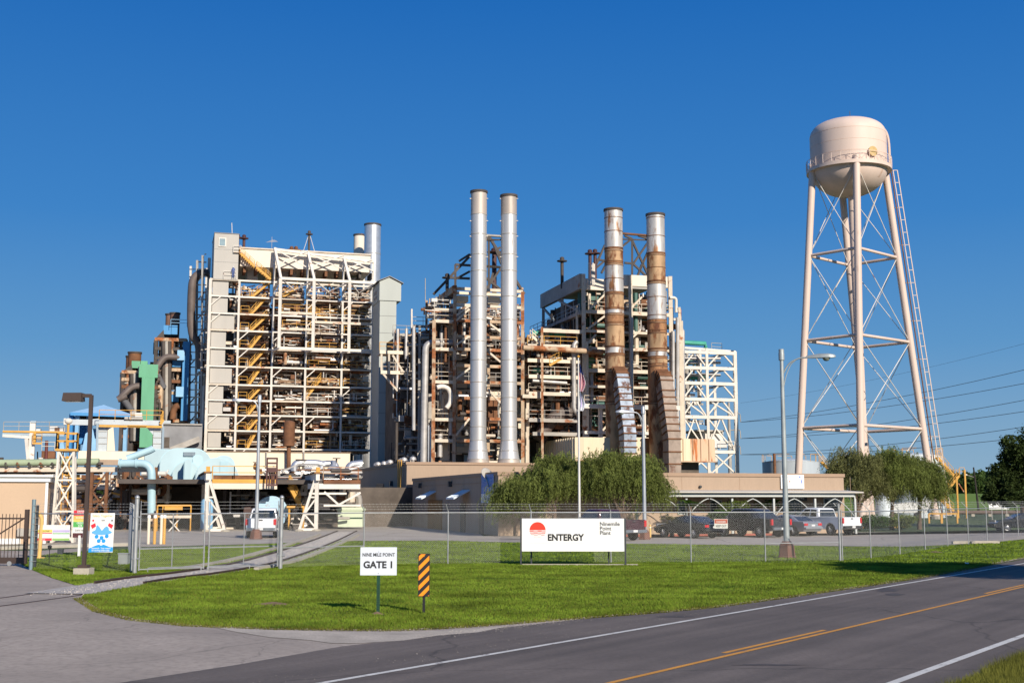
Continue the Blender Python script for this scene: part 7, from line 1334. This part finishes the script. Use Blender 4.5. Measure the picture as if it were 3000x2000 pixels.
def vehicle(kind, label, body, rear, heading, cat, plate=True, bumper=None, lamps='side'):
    S = SPEC[kind]; g = T('parked_' + cat.replace(' ', '_'), label, cat, (0, 0, 0), 'vehicles parked inside the fence'); w0 = S['w']
    wf = lambda x, z: w0 * (1 - .06 * max(0, (.75 - z)) - .05 * max(0, z - .95)) * (1 - .10 * max(0, (x - S['L'] + .9)) / .9 - .05 * max(0, .35 - x) / .35)
    pl = S['low'] + [(S['wh'][1] + S['wr'] + .1, S['rail'])] + arch(S['wh'][1], S['wr'] + .07, S['wr'])[::-1] + [(S['wh'][0] + S['wr'] + .1, S['rail'])] + arch(S['wh'][0], S['wr'] + .07, S['wr'])[::-1] + [(.1, S['rail'] + .06)]
    mb = extr(pl, wf); o = mb.build('body', body, g); bv = o.modifiers.new('bevel', 'BEVEL'); bv.width = .035; bv.segments = 2; bv.limit_method = 'ANGLE'; o.data.shade_smooth()
    o.modifiers.new('wn', 'WEIGHTED_NORMAL')
    z0 = S['cab'][0][1]; cw = lambda x, z: w0 * (.93 - S['taper'] * max(0, z - z0)); cb = extr(S['cab'], cw).build('cabin', body, g); bv = cb.modifiers.new('bevel', 'BEVEL'); bv.width = .05; bv.segments = 2; bv.limit_method = 'ANGLE'; cb.data.shade_smooth()
    for sd in (1, -1):
        for q in S['sides']: k = len(q); MB().add([(x, sd * (cw(x, z) + .008), z) for x, z in q], [tuple(range(k))]).build('side_window', m_cglass, cb)
    c = S['cab']
    def glass(a, b_, nm, e0=.12, e1=.9):
        (xa, za), (xb, zb) = a, b_; d = Vector((xb - xa, 0, zb - za)); n = Vector((-d.z, 0, d.x)).normalized() * .012
        if n.z < 0: n = -n
        p0, p1 = Vector((xa, 0, za)) + d * e0 + n, Vector((xa, 0, za)) + d * e1 + n; wa, wb = cw(p0.x, p0.z) - .1, cw(p1.x, p1.z) - .1
        MB().add([(p0.x, wa, p0.z), (p0.x, -wa, p0.z), (p1.x, -wb, p1.z), (p1.x, wb, p1.z)], [(0, 1, 2, 3)]).build(nm, m_cglass, cb)
    glass(c[0], c[1], 'rear_window'); glass(c[-1], c[-2], 'windscreen')
    for wx in S['wh']:
        for sd in (1, -1):
            yc = sd * (w0 - .13); R_ = S['wr']; r = [( .0, 0)]
            def ringm(prof, n=20):
                m2 = MB(); 
                for rr, yy in prof:
                    for k in range(n): t = 2 * math.pi * k / n; m2.v.append((wx + rr * math.cos(t), yc + sd * yy, R_ + rr * math.sin(t)))
                for i in range(len(prof) - 1):
                    for k in range(n): k2 = (k + 1) % n; m2.f.append((i * n + k, i * n + k2, (i + 1) * n + k2, (i + 1) * n + k))
                m2.f.append(tuple(range(n))); m2.f.append(tuple((len(prof) - 1) * n + k for k in range(n))); return m2
            t_ = ringm([(R_ * .62, -.12), (R_ * .96, -.12), (R_, -.08), (R_, .08), (R_ * .96, .115), (R_ * .64, .12)]).build('wheel', m_tyre, g, auto=40); ringm([(R_ * .62, .1), (R_ * .64, .125), (R_ * .5, .11), (R_ * .2, .14)]).build('rim', m_rim, t_, auto=30)
            for k in range(5): a = k * 1.257; MB().beam((wx + R_ * .15 * math.cos(a), yc + sd * .14, R_ + R_ * .15 * math.sin(a)), (wx + R_ * .58 * math.cos(a), yc + sd * .125, R_ + R_ * .58 * math.sin(a)), .05, .02).build('spoke', m_chrome, t_)
    tr = kind != 'sedan'; zt = S['low'][1][1]
    for sd in (1, -1):
        if tr: MB().box((-.015, sd * (w0 * .9) - .09, zt - .42), (.12, sd * (w0 * .9) + .085, zt - .04)).build('tail_lamp', m_tail, g)
        else: MB().box((-.02, sd * .68 - .17, .72), (.1, sd * .68 + .17, .88)).build('tail_lamp', m_tail, g)
    bm = bumper or m_bump
    MB().box((-.14, -w0 * .93, .5), (.12, w0 * .93, .68) if tr else (.12, w0 * .93, .62)).build('bumper', bm, g); MB().box((S['L'] - .1, -w0 * .9, .42), (S['L'] + .08, w0 * .9, .62)).build('bumper', bm, g)
    if plate: MB().box((-.155 if tr else -.03, -.16, .53 if tr else .68), (-.14 if tr else -.02, .16, .66 if tr else .79)).build('number_plate', m_plate, g)
    if tr:
        MB().box((-.012, -.12, zt - .14), (.01, .12, zt - .07)).build('tailgate_handle', m_bump, g); MB().box((.0, -w0 * .86, zt - .62), (.016, w0 * .86, zt - .6)).build('tailgate_seam', m_bump, g); MB().box((.1, -w0 * .82, zt - .004), (S['cab'][0][0] - .08, w0 * .82, zt + .006)).build('bed_recess_shade', m_bump, g)  # dark sheet on the closed bed, painted as its shaded open recess
    else: MB().box((-.012, -.5, .9), (.05, .5, .935)).build('boot_trim', m_chrome, g)
    for sd in (1, -1):
        x = S['cab'][-1][0] - .45; MB().box((x, sd * (w0 + .04) - .07, z0 + .02), (x + .1, sd * (w0 + .04) + .07, z0 + .18)).build('mirror', bm, g)
    MB().box((S['L'] - .12, -w0 * .8, .72), (S['L'] - .02, w0 * .8, .9)).build('headlamp_strip', m_rim, g)
    g.location = (rear[0], rear[1], 0); g.rotation_euler = (0, 0, heading); WORG[g.name] = Vector((rear[0], rear[1], 0)); return g
HD = lambda deg: math.radians(90 + deg)                     # degrees left of straight away from the camera
vehicle('pickup', 'white pickup seen from behind between the crane runways', paint('paint_white', (.72, .73, .74), 0), gp(763, 1576), HD(7), 'pickup', bumper=m_chrome)
vehicle('pickup', 'dark red pickup half hidden behind the company sign', paint('paint_burgundy', (.06, .015, .02)), gp(1858, 1584), HD(34), 'pickup', bumper=m_chrome)
vehicle('sedan', 'black sedan parked behind the danger sign', paint('paint_black', (.012, .012, .014)), gp(2094, 1577), HD(36), 'car')
vehicle('crew', 'black crew cab pickup with grey tailgate by the tall lamp', paint('paint_charcoal', (.03, .03, .035)), gp(2291, 1574), HD(36), 'pickup', bumper=m_chrome)
vehicle('sedan', 'silver sedan squeezed between two pickups by the office', paint('paint_silver', (.36, .37, .39), .5), gp(2383, 1570), HD(33), 'car', bumper=paint('paint_silver', (.36, .37, .39)))
vehicle('pickup', 'white pickup with dark bumper by the yellow kerb', paint('paint_white', (.7, .7, .7)), gp(2498, 1568), HD(33), 'pickup')
vehicle('sedan', 'black car facing sideways behind the roadside fence', paint('paint_black', (.01, .01, .01)), gp(3085, 1556), HD(88), 'car')
# ------------------------------------------------------------------ trees
def leafmat(name, col, v=.4): return M(name, col, .7, var=v, scale=1.3, trans=.3, spec=.12)
m_will = leafmat('willow_leaf', (.15, .18, .045), .6); m_will2 = leafmat('willow_leaf_grey', (.16, .165, .06), .6); m_oak = leafmat('oak_leaf', (.04, .06, .015)); m_far = leafmat('far_leaf', (.06, .1, .025)); m_bush = leafmat('bush_leaf', (.05, .1, .015)); m_bark = M('bark', (.13, .09, .065), .9, var=.3, scale=4)
def tris(name, C, A, B, mat, parent, org):
    """leaf triangles: base centre C, half width vectors A, tip vectors B"""
    n = len(C); V = np.zeros((n, 3, 3), np.float32); V[:, 0] = C - A; V[:, 1] = C + A; V[:, 2] = C + B; return raw_mesh(name, V.reshape(-1, 3), np.arange(n * 3).reshape(-1, 3), mat, parent, org)
def rnd(n): v = RNG.normal(size=(n, 3)); return v / np.linalg.norm(v, axis=1, keepdims=True)
def weeping(root, lobes, nst, mat, leaf=.16, droop=(.5, 1.9), per=22):
    """crown of hanging strands gathered in branch clusters; lobes = [(centre, radii)]"""
    Cs, As, Bs = [], [], []
    tot = sum(r[0] * r[1] for _, r in lobes)
    for c, r in lobes:
        k = int(nst * r[0] * r[1] / tot); nc = max(8, k // 34); d = rnd(nc); d[:, 2] = np.abs(d[:, 2]) * 1.1 - .22
        rad = .55 + .55 * RNG.random(nc) ** .6; cc = np.array(c) + d * np.array(r) * rad[:, None]
        ix = RNG.integers(0, nc, k); spread = np.array([.3, .3, .22]) * RNG.uniform(.6, 1.3, nc)[ix][:, None]
        st = cc[ix] + RNG.normal(0, 1, (k, 3)) * spread; out = d[ix].copy(); out[:, 2] = 0; out += RNG.normal(0, .35, out.shape) * np.array([1, 1, 0])
        L = RNG.uniform(*droop, k) * RNG.uniform(.5, 1.15, nc)[ix]; t = (np.arange(per) + RNG.random((k, per))) / per
        bow = .25 + .6 * RNG.random(k)
        x = st[:, None, :] + out[:, None, :] * (bow[:, None] * np.sqrt(t))[..., None]
        x[..., 2] += .35 * np.sin(t * 3.1) * RNG.random(k)[:, None] - (L[:, None] * t ** 1.25)
        x += RNG.normal(0, .03, x.shape); x = x.reshape(-1, 3); x = x[x[:, 2] > .35 + .5 * RNG.random(len(x))]
        n = len(x); a = rnd(n); b = rnd(n); b[:, 2] = -np.abs(b[:, 2]) - .6; b /= np.linalg.norm(b, axis=1, keepdims=True)
        s = leaf * RNG.uniform(.6, 1.3, n)[:, None]; Cs.append(x); As.append(a * s * .17); Bs.append(b * s)
    return tris('crown', np.concatenate(Cs), np.concatenate(As), np.concatenate(Bs), mat, root, tuple(WORG[root.name]))
def trunk(root, base, top, r, limbs, mat=m_bark):
    tk = tube(root, 'trunk', catmull([base, base.lerp(top, .4) + Vector((random.uniform(-.15, .15), 0, 0)), top], 4), [r * (1 - .055 * i) for i in range(9)], mat, 9)
    for e in limbs:
        s = base.lerp(top, random.uniform(.5, .95)); m_ = s.lerp(e, .5) + UPV * .25
        tube(tk, 'limb', catmull([s, m_, e], 4), [r * .5 * (1 - .1 * i) for i in range(9)], mat, 6)
def willow(label, bpx, bpy, lobes_px, d, nst, mat=m_will, **k):
    b = gp(bpx, bpy); b = Vector((at(bpx, HOR, d).x, d, 0)); g = T('weeping_tree', label, 'tree', b, None); L = []
    for (px, py, rx, ry, dd) in lobes_px: c = at(px, py, d + dd); L.append((tuple(c), (rx * d / 3600, rx * d / 3600 * .8, ry * d / 3600)))
    sc_ = d / 3600
    for c, r in list(L):
        for _ in range(3):
            a_, e_ = random.uniform(0, 6.28), random.uniform(-.2, 1.2); L.append(((c[0] + r[0] * (q_ := random.uniform(.7, 1.15)) * math.cos(a_) * math.cos(e_), c[1] + r[1] * .8 * math.sin(a_), c[2] + r[2] * q_ * math.sin(e_)), (r[0] * (w_ := random.uniform(.2, .45)), r[1] * w_, r[2] * w_)))
    weeping(g, L, nst, mat, **k); trunk(g, b, b + Vector((.1, 0, 2.4)), .22, [Vector(l[0]) for l in L]); return g
willow('wide weeping tree left of the flagpole before the office', 1620, 1560, [(1565, 1424, 68, 40, 0), (1622, 1384, 52, 46, .5), (1590, 1362, 26, 22, .2), (1515, 1440, 40, 40, 0), (1665, 1405, 42, 60, .3), (1488, 1468, 24, 30, .2)], 84.5, 3900)
willow('wide weeping tree right of the flagpole before the office', 1820, 1560, [(1795, 1398, 66, 50, .3), (1872, 1402, 52, 54, 0), (1880, 1356, 24, 20, .2), (1775, 1352, 26, 24, .2), (1745, 1405, 40, 64, .4), (1920, 1440, 32, 40, 0), (1828, 1362, 46, 40, .5)], 84.8, 4100)
willow('greyish weeping tree at the end of the office porch', 2510, 1535, [(2510, 1400, 60, 68, 0), (2480, 1370, 38, 50, 0), (2560, 1420, 50, 60, .5)], 102, 3400, mat=m_will2, leaf=.15)
willow('dense weeping tree under the water tower riser', 2610, 1535, [(2600, 1375, 62, 60, 0), (2640, 1410, 52, 62, .3)], 103, 3300, leaf=.15)
willow('dense weeping tree beside the right tower leg', 2690, 1535, [(2690, 1390, 52, 55, 0), (2710, 1430, 42, 60, .2)], 104, 2700, leaf=.15)
def leafy(root, lobes, n, mat, leaf, name='crown', flat=.0):
    Cs = []; tot = sum(r[0] * r[2] for _, r in lobes)
    for c, r in lobes:
        nc = max(8, int(60 * r[0] * r[2] / tot * len(lobes))); d = rnd(nc); cc = np.array(c) + d * np.array(r) * (RNG.random(nc) ** .45)[:, None]; k = int(n * r[0] * r[2] / tot / nc)
        cs = np.repeat(cc, k, 0) + RNG.normal(0, 1, (nc * k, 3)) * np.array(r) * .16; Cs.append(cs)
    C = np.concatenate(Cs); a = rnd(len(C)); b = rnd(len(C)); s = leaf * RNG.uniform(.6, 1.4, len(C))[:, None]
    return tris(name, C, a * s * .45, b * s, mat, root, tuple(WORG[root.name]))
# oak at the right edge
b = Vector((at(2990, HOR, 112).x, 112, 0)); g = T('oak_tree', 'dark dense oak standing by the levee at the lot edge', 'tree', b); k = 112 / 3600
lob = [(at(px, py, 112 + dd), (rx * k, rx * k * .9, ry * k)) for px, py, rx, ry, dd in ((2975, 1330, 50, 50, 0), (2935, 1400, 44, 45, 0), (2990, 1420, 80, 50, 1), (3060, 1330, 80, 75, 0), (3090, 1410, 90, 60, 0), (2915, 1450, 36, 32, 0), (2960, 1460, 50, 25, -1))]
leafy(g, [(tuple(c), r) for c, r in lob], 42000, m_oak, .24); trunk(g, b, b + Vector((.2, 0, 2.6)), .35, [c for c, _ in lob])
# off-frame trees across the road whose shade falls on the verge and road
for i, (x, y, h) in enumerate(((21.7, 32.2, 10.5), (25.6, 31.0, 11.5))):
    b = Vector((x, y, 0)); g = T('roadside_tree', ('leafy tree across the road shading the far verge', 'taller leafy tree across the road shading the bend')[i], 'tree', b); leafy(g, [((x, y, h * .66), (2.6, 2.6, 1.7)), ((x + 1, y + .5, h * .78), (2.0, 2.0, 1.4)), ((x - 1.4, y, h * .6), (1.6, 1.6, 1.1))], 16000, m_oak, .22); trunk(g, b, b + UPV * h * .5, .2, [Vector((x + 1, y, h * .7)), Vector((x - 1, y, h * .6))])
# levee and far trees
mb = MB(); cs = [(-60, 0.0), (-22, 3.6), (-16, 4.0), (-6, 4.0), (30, 0)]; xs = np.linspace(-100, 900, 21)
v = [(x, 330 + dy + .05 * x, z - .03) for x in xs for dy, z in cs]; n = len(cs); mb.add(v, [(i * n + j, (i + 1) * n + j, (i + 1) * n + j + 1, i * n + j + 1) for i in range(20) for j in range(n - 1)]); o = mb.build('levee', M('levee_grass', (.12, .19, .02), .9, var=.2, scale=.08, fine=.2)); o['kind'] = 'structure'
protos = []
def far_tree(x, y, h, i, lab, grp):
    if i < 4:
        b = Vector((x, y, 0)); g = T('far_tree', lab, 'tree', b, grp); leafy(g, [((x, y, h * .6), (h * .34, h * .34, h * .3)), ((x + h * .12, y, h * .8), (h * .22, h * .22, h * .18)), ((x - h * .16, y, h * .5), (h * .22, h * .22, h * .2))], 3600, m_far, .85); tube(g, 'trunk', [b, b + UPV * h * .5], [h * .03, h * .015], m_bark, 6); protos.append((g, h)); return
    src, hs_ = protos[i % 4]; o = src.copy(); COL.objects.link(o); o.location = (x, y, 0); s = h / hs_; o.scale = (s * random.uniform(.85, 1.2), s, s); o.rotation_euler = (0, 0, random.uniform(0, 6.28)); WORG[o.name] = Vector((x, y, 0)); o['label'] = lab; o['group'] = grp
    for ch in src.children: c = ch.copy(); COL.objects.link(c); c.parent = o; c.location = ch.location
i = 0
for px in list(range(2752, 3090, 17)):
    d = random.uniform(360, 400); h = 2.5 + (1462 - random.uniform(1378, 1412)) / 3600 * d; far_tree(at(px, HOR, d).x, d, h, i, 'broadleaf tree in the wood beyond the levee', 'trees beyond the levee'); i += 1
for px in list(range(2745, 3090, 34)):
    d = random.uniform(405, 440); h = 2.5 + (1462 - random.uniform(1372, 1400)) / 3600 * d; far_tree(at(px, HOR, d).x, d, h, i, 'broadleaf tree in the wood beyond the levee', 'trees beyond the levee'); i += 1
for px in list(range(-40, 330, 21)) + list(range(2190, 2460, 22)):
    d = random.uniform(560, 640); h = 2.5 + (1462 - random.uniform(1425, 1440)) / 3600 * d; far_tree(at(px, HOR, d).x, d, h, i, 'small distant tree on the skyline behind the plant', 'trees on the skyline'); i += 1
# shrubs along the office front
def shrub(label, px, py, rx, ry, d, n, mat=m_bush, leaf=.12):
    c = at(px, py, d); b = Vector((c.x, d, 0)); g = T('shrub', label, 'shrub', b); k = d / 3600; leafy(g, [(tuple(c), (rx * k, rx * k * .7, ry * k)), ((c.x, c.y, max(.3, c.z - ry * k)), (rx * k * .8, rx * k * .6, ry * k * .8))], n, mat, leaf, 'foliage'); tube(g, 'stem', [b, Vector((c.x, c.y, c.z))], .06, m_bark, 6)
shrub('rounded clipped shrub behind the black pickup', 2150, 1482, 42, 18, 89, 5000, M('bush_yellow_leaf', (.1, .14, .015), .7, var=.35, scale=1.3, trans=.3), .1); shrub('dark shrub behind the black sedan roof', 2105, 1508, 30, 14, 87, 3000); shrub('low shrub at the foot of the porch near yellow kerb', 2560, 1522, 45, 13, 100, 3500); shrub('dense bush below the porch end trees', 2640, 1520, 50, 14, 101, 3500, m_will); shrub('small shrub by the porch window', 2415, 1478, 26, 10, 95, 2000)
def cycad(label, px, py, d, nf, L, mat, up=.9):
    c = at(px, py, d); b = Vector((c.x, d, 0)); g = T('palm', label, 'palm', b); tube(g, 'stem', [b, c], .16, m_bark, 8)
    for k in range(nf):
        a = k * 2.4; el = random.uniform(.1, up); dv = Vector((math.cos(a) * math.cos(el), math.sin(a) * math.cos(el), math.sin(el))); mb = MB(); pts = [c + dv * L * t + UPV * (-.55 * L * t * t) for t in (0, .25, .5, .75, 1)]
        sd = dv.cross(UPV).normalized()
        for j in range(4):
            for m2 in range(3):
                p = pts[j].lerp(pts[j + 1], m2 / 3)
                for s in (-1, 1): mb.add([p, p + dv * .07, p + sd * s * .26 * (1.1 - j * .2) + dv * .14 - UPV * .06], [(0, 1, 2)])
        mb.build('frond', mat, g)
cycad('sago palm behind the black sedan', 2020, 1480, 87, 26, 1.25, m_bush); cycad('tall sago palm beside the entrance door', 2268, 1478, 91, 26, 1.3, m_bush); cycad('dry spiky palm beside the lamp and planter', 1968, 1535, 84, 30, 1.2, M('dry_frond', (.2, .17, .07), .8, var=.3), 1.3); cycad('leafy palm next to the entrance', 2235, 1480, 90.5, 20, 1.0, m_bush)
# white cabinet and yellow post by the planter
p = gp(1908, 1560); g = T('electrical_cabinet', 'white electrical cabinet beside the lamp pole', 'cabinet', p); MB().box((p.x - .35, p.y, 0), (p.x + .3, p.y + .5, 1.5)).build('body', m_signw, g); MB().box((p.x - .3, p.y - .02, .1), (p.x + .25, p.y, 1.4)).build('door', m_signw, g)
p = gp(1905, 1573); g = T('bollard', 'short yellow bollard at the lamp foot', 'bollard', p); MB().lathe(p, [(.07, 0), (.07, .78), (.04, .83)], 10).build('tube', m_py, g, auto=40); MB().lathe(p + UPV * .62, [(.073, 0), (.073, .06)], 10).build('band', m_signw, g)
# ------------------------------------------------------------------ power lines
dA, dB = 225, 150; pp = at(2141, HOR, dA); PO = T('transmission_pole', 'slim grey steel transmission pole behind the steel frame', 'power pole', (pp.x, dA, 0)); tube(PO, 'pole', [Vector((pp.x, dA, 0)), Vector((pp.x, dA, at(2141, 1178, dA).z))], [.45, .22], m_stgrey, 10)
p2 = at(3330, HOR, dB); PO2 = T('transmission_pole', 'slim grey steel transmission pole off beyond the oak', 'power pole', (p2.x, dB, 0)); tube(PO2, 'pole', [Vector((p2.x, dB, 0)), Vector((p2.x, dB, at(3330, 930, dB).z))], [.5, .25], m_stgrey, 10)
for k, (ya, yb1, yb2) in enumerate(((1236, 1062, 1103), (1284, 1152, 1186), (1331, 1231, 1263), (1180, 985, None))):
    if yb2: tube(PO, 'davit_arm', bend([Vector((pp.x, dA, at(1, ya - 24, dA).z)), at(2168, ya - 26, dA), at(2170, ya, dA)], .4), .09, m_stgrey, 6)
    for yb in (yb1, yb2):
        if yb is None: continue
        A = at(2170, ya, dA); slope = (ya - yb) / 830.0; B = at(3330, yb - slope * 330 * .9, dB); pts = []
        for t in np.linspace(0, 1, 25): q = A.lerp(B, t); pts.append(q - UPV * (3.2 * 4 * t * (1 - t) * .35))
        g = T('power_cable', ('upper power cable of the top pair beyond the tower', 'lower power cable of the top pair beyond the tower', 'upper power cable of the middle pair beyond the tower', 'lower power cable of the middle pair beyond the tower', 'upper power cable of the bottom pair beyond the tower', 'lower power cable of the bottom pair beyond the tower', 'thin earth wire highest above the power cables')[min(6, k * 2 + (yb == yb2))], 'power cable', A, 'cables strung beyond the water tower'); MB().tube(pts, .035 if yb2 else .015, 4).build('conductor', m_stdk, g)
p = at(2866, HOR, 230); g = T('utility_pole', 'dark wooden pole with arm lamp before the levee', 'power pole', (p.x, 230, 0)); tube(g, 'pole', [Vector((p.x, 230, 0)), Vector((p.x - .6, 230, at(2856, 1368, 230).z))], [.22, .14], m_polewood, 8); a = Vector((p.x - .4, 230, at(2862, 1398, 230).z)); tube(g, 'lamp_arm', [a, a + Vector((-1.6, 0, .5))], .05, m_stgrey, 5); MB().box((a.x - 2.1, 229.8, a.z + .4), (a.x - 1.5, 230.2, a.z + .62)).build('lamp_head', m_stw, g)
# litter
p = gp(2829, 1655); g = T('litter', 'scrap of white paper on the roadside grass', 'litter', p); MB().add([p + Vector((0, 0, .06)), p + Vector((.14, .03, .1)), p + Vector((.16, .1, .05)), p + Vector((.02, .12, .12))], [(0, 1, 2), (0, 2, 3)]).build('paper', m_signw, g); MB().add([p + Vector((.05, -.04, .05)), p + Vector((.13, -.02, .09)), p + Vector((.1, .05, .11))], [(0, 1, 2)]).build('scrap', m_signw, g)
